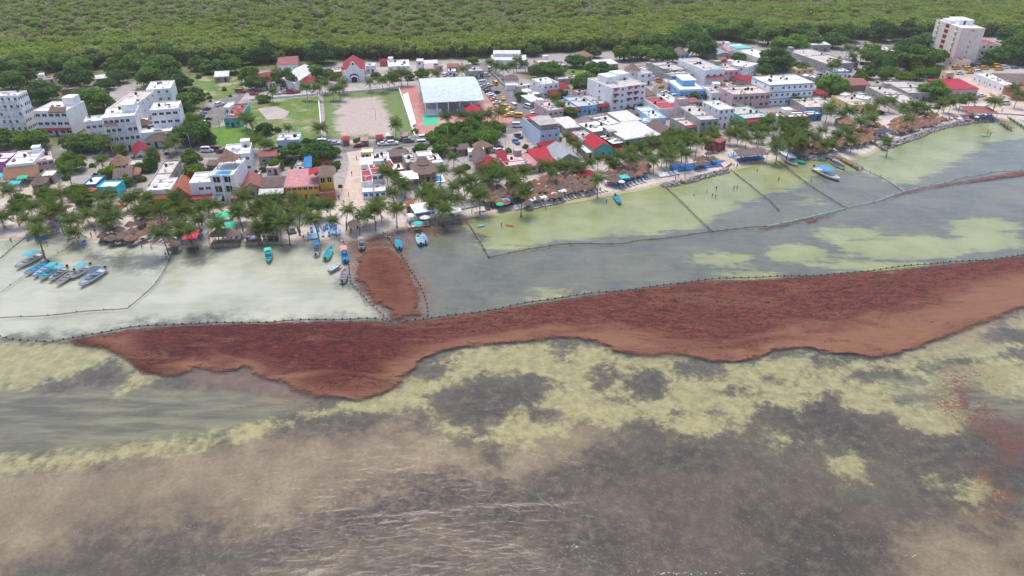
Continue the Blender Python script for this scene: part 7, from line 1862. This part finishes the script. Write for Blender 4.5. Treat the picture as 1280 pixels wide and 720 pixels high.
shelter('beach_bar', 'thatched bar roof among the beach palms at the groyne', (66, 268), (82, 266), (82, 260), 2.6, THATCH, side='R', kind='thatch', rise=1.6, cat='beach bar', walls=WOOD)
shelter('beach_bar', 'thatched shade by the colourful surfboards', (436, 283), (449, 282), (449, 276), 2.6, THATCH, side='R', kind='thatch', rise=1.4, cat='beach bar')
shelter('beach_bar', 'long mauve roofed sunbed shade beside the sand path', (926, 195), (956, 190), (924, 188), 2.4, R_BROWN, side='L', kind='flat', tilt=.4, cat='beach bar')
shelter('beach_bar', 'little brown hip roofed bar at the white sail canopy', (508, 257), (518, 256), (517, 251), 2.6, R_TERRA, side='R', kind='hip', rise=1.0, cat='beach bar', walls=WOOD)
# surfboards / kayaks standing by the shade
for k, (x, y, c_, n_) in enumerate(((434, 286, (.04, .40, .26), 'green'), (437, 286, (.62, .42, .04), 'yellow'), (440, 286, (.6, .12, .04), 'orange'), (443, 287, (.03, .34, .40), 'teal'), (447, 287, (.03, .03, .05), 'black'))):
    p = P(x, y); mb = MB()
    mb.rings([[(.32 * s * math.cos(2 * math.pi * j / 8), .07 * math.sin(2 * math.pi * j / 8), z) for j in range(8)] for s, z in ((.15, .02), (.75, .5), (1, 1.2), (.8, 1.9), (.12, 2.4))])
    o = mb.obj('surfboard', mat_plain('board_' + n_, c_, .35)); o.location = p; o.rotation_euler = (-.2, 0, .2); tag(o, uniq(f'{n_} surfboard leaning at the thatched shade'), 'surfboard')
for x, y, c_, n_, dz in ((637, 281, (.6, .03, .03), 'red', 0), (601, 282, (.10, .42, .62), 'sky blue', 0), (1228, 169, (.22, .55, .14), 'lime', 0), (1232, 170, (.08, .20, .5), 'blue', 0), (1240, 164, (.66, .5, .05), 'yellow', 0)):
    p = P0(x, y, .12); mb = MB()
    mb.rings([[(t * 1.5, .36 * s * math.cos(2 * math.pi * j / 8), .16 * s * math.sin(2 * math.pi * j / 8)) for j in range(8)] for s, t in ((.1, -1), (.7, -.6), (1, -.1), (1, .3), (.6, .8), (.08, 1))])
    o = mb.obj('kayak', mat_plain('kayak_' + n_.replace(' ', '_'), c_, .4)); o.location = p; o.rotation_euler = (0, 0, r.uniform(-.3, .5)); tag(o, uniq(f'{n_} kayak floating in the lime shallows'), 'kayak')

# ================================================================== sea walls, piers, groynes
def seawall(label, pts, w=1.6, h=1.2):
    P_ = [P0(x, y, .6) for x, y in pts]
    root = link('rock_sea_wall', None, None, (0, 0, 0)); tag(root, uniq(label), 'sea wall')
    mb = MB(); sb = MB()
    for a, b_ in zip(P_[:-1], P_[1:]):
        v = (b_ - a); n = Vector((-v.y, v.x, 0)).normalized()
        q = [a - n * w / 2, b_ - n * w / 2, b_ + n * w / 2, a + n * w / 2]
        mb.add([(p.x, p.y, -.4) for p in q] + [(p.x, p.y, h) for p in q], [(4, 5, 6, 7), (0, 1, 5, 4), (2, 3, 7, 6), (1, 2, 6, 5), (3, 0, 4, 7)])
        k = int(v.length / .55)
        for i in range(k * 3):
            c = a.lerp(b_, r.random()) - n * (w / 2 + r.uniform(-.2, 1.6)); s = r.uniform(.3, .7)
            zz = max(-.1, .9 - abs((c - a).dot(n) + w / 2) * .5)
            pts8 = [(c.x + dx * s * r.uniform(.6, 1.1), c.y + dy * s * r.uniform(.6, 1.1), zz + dz_ * s * r.uniform(.4, .8)) for dx, dy, dz_ in ((-1, -1, -1), (1, -1, -1), (1, 1, -1), (-1, 1, -1), (-.7, -.7, 1), (.7, -.7, 1), (.7, .7, 1), (-.7, .7, 1))]
            sb.add(pts8, [(4, 5, 6, 7), (0, 1, 5, 4), (1, 2, 6, 5), (2, 3, 7, 6), (3, 0, 4, 7)])
    mb.obj('wall_core', STONE, root); stuff(sb.obj('boulders', STONE, root))
seawall('curved grey rock wall in front of the orange palapas', [(1096, 182), (1108, 181), (1120, 176), (1130, 173), (1150, 166), (1165, 160), (1185, 155), (1210, 151), (1240, 147)])
seawall('grey rock wall behind the passenger boat', [(985, 191), (1000, 195), (1020, 196), (1042, 194)])
seawall('low kerb of stones below the blue sun beds', [(826, 230), (850, 226), (880, 218), (908, 211)], 1.0, .5)
def pier(label, a, b_, w=1.6, h=.9, mat=WOOD, piles=True):
    A_, B_ = P0(*a, h), P0(*b_, h); v = B_ - A_; ln = v.length
    root = link('pier', None, None, ((A_.x + B_.x) / 2, (A_.y + B_.y) / 2, 0), math.atan2(v.y, v.x)); tag(root, uniq(label), 'pier')
    n = int(ln / .5)
    mb = MB(); mb.box(-.21, .21, -w / 2, w / 2, h - .06, h); pm = mb.mesh('plank', mat)
    for i in range(n):
        link('plank', pm, root, (-ln / 2 + (i + .5) * ln / n, 0, r.uniform(-.02, .02)))
    mb = MB()
    for s in (-1, 1):
        mb.box(-ln / 2, ln / 2, s * w * .42 - .07, s * w * .42 + .07, h - .25, h - .07)
    mb.obj('beam', mat, root)
    for i in range(int(ln / 3) + 1):
        for s in (-1, 1):
            pb = MB(); x = -ln / 2 + i * 3 + .2; pb.tube([(x, s * w * .45, -1.0), (x, s * w * .45, h + .25)], .12, 6); pb.obj('pile', DARKW, root)
pier('weathered wooden pier beside the narrow dark boat', (1047, 195), (1076, 209), 2.2)
pier('short wooden jetty by the brown beach bar', (1250, 150), (1266, 160), 1.8)
pier('long pale jetty beyond the short jetty', (1262, 145), (1285, 158), 2.0, mat=ROOFG)
pier('timber slipway at the little sand spit', (1090, 178), (1108, 186), 1.6, .7)
def groyne(label, a, b_):
    A_, B_ = P(*a), P(*b_); v = B_ - A_; n = Vector((-v.y, v.x, 0)).normalized(); mb = MB(); k = int(v.length / .5) + 1
    for i in range(k * 2):
        c = A_.lerp(B_, i / (k * 2)) + n * r.uniform(-.5, .5); s = r.uniform(.25, .5)
        mb.add([(c.x + dx * s, c.y + dy * s * r.uniform(.7, 1.2), max(c.z, -.1) + dz_ * s * .7) for dx, dy, dz_ in ((-1, -1, -1), (1, -1, -1), (1, 1, -1), (-1, 1, -1), (-.6, -.6, 1), (.6, -.6, 1), (.6, .6, 1), (-.6, .6, 1))], [(4, 5, 6, 7), (0, 1, 5, 4), (1, 2, 6, 5), (2, 3, 7, 6), (3, 0, 4, 7)])
    o = mb.obj('groyne', STONE); tag(o, uniq(label), 'groyne')
groyne('low stone groyne by the palm at the moored boats', (84, 300), (95, 297))
groyne('small sandbag groyne beside the crimson awning', (216, 311), (228, 304))
groyne('stone groyne at the mouth of the weed funnel', (428, 303), (424, 298))
groyne('stone groyne by the bright blue boat', (480, 292), (486, 298))
# white pitch-side walls
def lowwall(label, a, b_, mat=WHITE, h=.9, w=.3):
    A_, B_ = P(*a), P(*b_); v = B_ - A_
    mb = MB(); mb.box(-v.length / 2, v.length / 2, -w / 2, w / 2, -.1, h); mb.box(-v.length / 2 - .05, v.length / 2 + .05, -w / 2 - .05, w / 2 + .05, h, h + .1)
    o = mb.obj('low_wall', mat); o.location = (A_ + B_) / 2; o.location.z = ZL; o.rotation_euler = (0, 0, math.atan2(v.y, v.x)); tag(o, uniq(label), 'wall')
lowwall('white low wall between the green lot and the dirt pitch', (398, 120), (403, 176))
lowwall('pale low wall along the back street above the pitch', (400, 119), (498, 111))
lowwall('pale low wall along the back street above the green lot', (312, 126), (396, 119))
lowwall('white low wall between the dirt pitch and the red plaza', (499, 112), (519, 172))
lowwall('white garden wall below the mural restaurant', (454, 247), (480, 246), h=1.2)
lowwall('grey road wall opposite the dark pavilion', (614, 92), (634, 112), GREY, 1.2)

# ================================================================== lamp posts
def pole(px, py, h, label):
    p = P(px, py); root = link('street_lamp', None, None, p, r.uniform(0, 6.28)); tag(root, label + ' near ' + near(p), 'street lamp', 'street lamps near ' + near(p))
    mb = MB(); mb.tube([(0, 0, 0), (0, 0, h)], [.11, .07], 6); mb.obj('post', STEEL, root)
    mb = MB(); mb.tube([(0, 0, h - .1), (.6, 0, h + .15), (1.3, 0, h + .2)], .05, 5); mb.box(1.2, 1.7, -.12, .12, h + .12, h + .24); mb.obj('lamp_arm', STEEL, root)
for q in ((632, 193, 6), (636, 195, 6), (644, 203, 5), (275, 160, 7), (300, 120, 7), (352, 125, 7), (385, 138, 5), (470, 150, 5), (560, 180, 7), (690, 150, 7), (740, 150, 7), (820, 130, 7), (905, 132, 7), (1060, 112, 7), (1150, 100, 7), (1232, 110, 7), (240, 190, 7), (150, 190, 7), (430, 190, 7), (610, 100, 7), (655, 125, 7)):
    pole(*q, 'grey street lamp post')

# ================================================================== people
def person_mesh(pose, shirt, shorts):
    SK = mat_plain('skin', (.26, .15, .10), .6, .05); HR = mat_plain('hair', (.02, .015, .012), .6, .05)
    a = .10 if pose == 0 else .26
    js = {'pel': (0, 0, .95), 'sp': (0, 0, 1.2), 'ch': (0, 0, 1.4), 'nk': (0, 0, 1.52), 'hd': (0, .02, 1.62), 'tp': (0, .02, 1.74)}
    rad = {'pel': .145, 'sp': .125, 'ch': .15, 'nk': .06, 'hd': .095, 'tp': .07}
    ed = [('pel', 'sp'), ('sp', 'ch'), ('ch', 'nk'), ('nk', 'hd'), ('hd', 'tp')]
    for s, nm in ((-1, 'l'), (1, 'r')):
        st = s * (.16 if pose else .03)
        for k, c, q in (('hip', (s * .10, 0, .88), .10), ('kn', (s * .11, st * .6, .48), .065), ('an', (s * .115, st * .9, .08), .045), ('to', (s * .12, st * .9 + .15, .035), .04), ('sh', (s * .19, 0, 1.42), .065), ('el', (s * (.24 + a * .3), -.02, 1.14), .045), ('wr', (s * (.26 + a * .5), .10 + a * .3, .90), .035), ('ha', (s * (.26 + a * .55), .14 + a * .35, .80), .04)):
            js[nm + k] = c; rad[nm + k] = q
        ed += [('pel', nm + 'hip'), (nm + 'hip', nm + 'kn'), (nm + 'kn', nm + 'an'), (nm + 'an', nm + 'to'), ('ch', nm + 'sh'), (nm + 'sh', nm + 'el'), (nm + 'el', nm + 'wr'), (nm + 'wr', nm + 'ha')]
    ks = list(js); me = bpy.data.meshes.new('skel'); me.from_pydata([js[k] for k in ks], [(ks.index(x), ks.index(y)) for x, y in ed], [])
    ob = bpy.data.objects.new('skel', me); COL.objects.link(ob)
    ob.modifiers.new('skin', 'SKIN')
    if not me.skin_vertices:
        bpy.context.view_layer.objects.active = ob
    sv = me.skin_vertices[0].data if me.skin_vertices else None
    if sv:
        for i, k in enumerate(ks):
            sv[i].radius = (rad[k], rad[k]); sv[i].use_root = (k == 'pel')
    ss = ob.modifiers.new('sub', 'SUBSURF'); ss.levels = 1; ss.render_levels = 1
    dg = bpy.context.evaluated_depsgraph_get(); dg.update()
    out = bpy.data.meshes.new_from_object(ob.evaluated_get(dg)); out.name = 'person'
    bpy.data.objects.remove(ob)
    out.materials.clear()
    for m_ in (SK, shirt, shorts, HR):
        out.materials.append(m_)
    for pg in out.polygons:
        c = pg.center
        pg.material_index = 3 if c.z > 1.66 or (c.z > 1.58 and c.y < -.02) else (1 if (1.0 < c.z < 1.5 and abs(c.x) < .27) else (2 if .52 < c.z <= 1.0 and abs(c.x) < .24 else 0))
        pg.use_smooth = True
    return out
CLO = [('white', (.6, .6, .6)), ('red', (.4, .04, .04)), ('navy', (.03, .04, .12)), ('teal', (.03, .28, .3)), ('black', (.02, .02, .02)), ('pink', (.5, .2, .25)), ('grey', (.25, .25, .25))]
SKINM = mat_plain('skin', (.26, .15, .10), .6, .05)
PPL = []
for k in range(6):
    n1, c1 = CLO[k]; n2, c2 = CLO[(k * 3 + 2) % 7]
    PPL.append((person_mesh(k % 2, mat_plain('top_' + n1, c1, .9), mat_plain('top_' + n2, c2, .9)), n1, n2))
def person(px, py, k=None, where='walking'):
    p = P(px, py); me_, n1, n2 = PPL[r.randrange(6) if k is None else k]
    z = p.z if p.z > -.5 else -.5
    o = link('person', me_, None, (p.x, p.y, z), r.uniform(0, 6.28), r.uniform(.92, 1.05))
    tag(o, f'person in a {n1} top and {n2} shorts {where} near {near(p)}', 'person', f'people in {n1} and {n2} near {near(p)}')
for q in ((15, 304), (60, 308), (208, 322), (178, 311), (190, 312), (627, 284), (883, 241), (895, 239), (867, 246), (890, 248), (894, 249), (917, 238), (921, 237), (973, 227), (946, 216), (844, 226), (758, 255), (867, 205), (1013, 229), (1234, 168), (1237, 171)):
    person(*q, where='wading')
for q in ((450, 270), (445, 275), (430, 256), (436, 246), (380, 300), (386, 296), (375, 291), (345, 299), (300, 305), (310, 304), (270, 303), (262, 300), (240, 306), (115, 297), (120, 293), (108, 290), (118, 288), (124, 284), (104, 286), (112, 282), (99, 284), (600, 260), (622, 262), (632, 263), (658, 258), (682, 262), (692, 256), (715, 246), (735, 240), (750, 240), (830, 215),
          (848, 222), (856, 222), (913, 207), (917, 209), (921, 210), (940, 206), (945, 204), (903, 186), (906, 190), (1072, 188), (1080, 183), (1075, 186), (1205, 148), (1215, 146), (1225, 145), (1235, 144), (1245, 142), (1252, 140), (590, 268), (545, 284), (440, 292), (470, 283), (460, 280), (412, 296), (400, 250), (285, 255), (260, 255), (215, 255), (165, 265), (640, 210), (670, 212), (700, 208), (262, 150), (600, 165), (440, 220), (446, 200), (424, 250),
          (755, 145), (752, 143), (660, 190), (612, 215)):
    person(*q)

# ================================================================== surf over the reef: broken white crests
FOAMM = mat_plain('foam', (.5, .5, .5), .8, .05)
def foam(pts, w):
    mb = MB(); P_ = [P0(x, y, .10) for x, y in pts]; sm = []
    for a, b_ in zip(P_[:-1], P_[1:]):
        n = max(2, int((b_ - a).length / .35)); sm += [a.lerp(b_, k / n) for k in range(n)]
    for i, c in enumerate(sm):
        if r.random() < .6: continue
        t = i / len(sm); ww = .4 * w * math.sin(math.pi * min(max(t, .05), .95)) * r.uniform(.3, 1.1)
        l_ = r.uniform(.08, .28); y = c.y + r.uniform(-.25, .25)
        q = [(c.x - l_, y, .07), (c.x - l_ * .3, y - ww, .06), (c.x + l_, y - ww * .3, .07), (c.x + l_ * .5, y + ww * .4, .07)]
        mb.add(q + [(c.x, y - ww * .2, .13)], [(0, 1, 4), (1, 2, 4), (2, 3, 4), (3, 0, 4)])
    return mb
FO = MB()
for pts, w in (([(700, 684), (715, 681), (745, 682)], .5), ([(330, 690), (390, 680), (430, 676)], .16), ([(525, 692), (548, 689)], .22), ([(780, 715), (870, 716), (950, 718)], .4), ([(1130, 694), (1160, 695)], .35), ([(1145, 655), (1165, 647)], .16), ([(1040, 670), (1050, 669)], .14), ([(440, 662), (470, 670), (490, 672)], .1), ([(235, 692), (300, 694), (345, 702)], .12), ([(770, 654), (810, 656)], .12), ([(570, 710), (600, 700), (640, 694)], .14)):
    m2 = foam(pts, w); FO.add(m2.v, m2.f)
stuff(FO.obj('sea_foam', FOAMM), 'broken white foam crests over the reef', 'foam')

# ================================================================== thin haze over sea, town and forest
m = bpy.data.materials.new('haze_air'); m.use_nodes = True
nt = m.node_tree; nt.nodes.clear()
out = nt.nodes.new('ShaderNodeOutputMaterial'); pv = nt.nodes.new('ShaderNodeVolumePrincipled')
pv.inputs['Color'].default_value = (0.90, 0.92, 0.96, 1); pv.inputs['Density'].default_value = 0.0001; pv.inputs['Anisotropy'].default_value = 0.2
nt.links.new(pv.outputs[0], out.inputs['Volume'])
mb = MB(); mb.box(-9500, 9500, -5500, 12500, -3.0, 92.0)
hz = mb.obj('haze', m); stuff(hz)
S.cycles.volume_bounces = 1
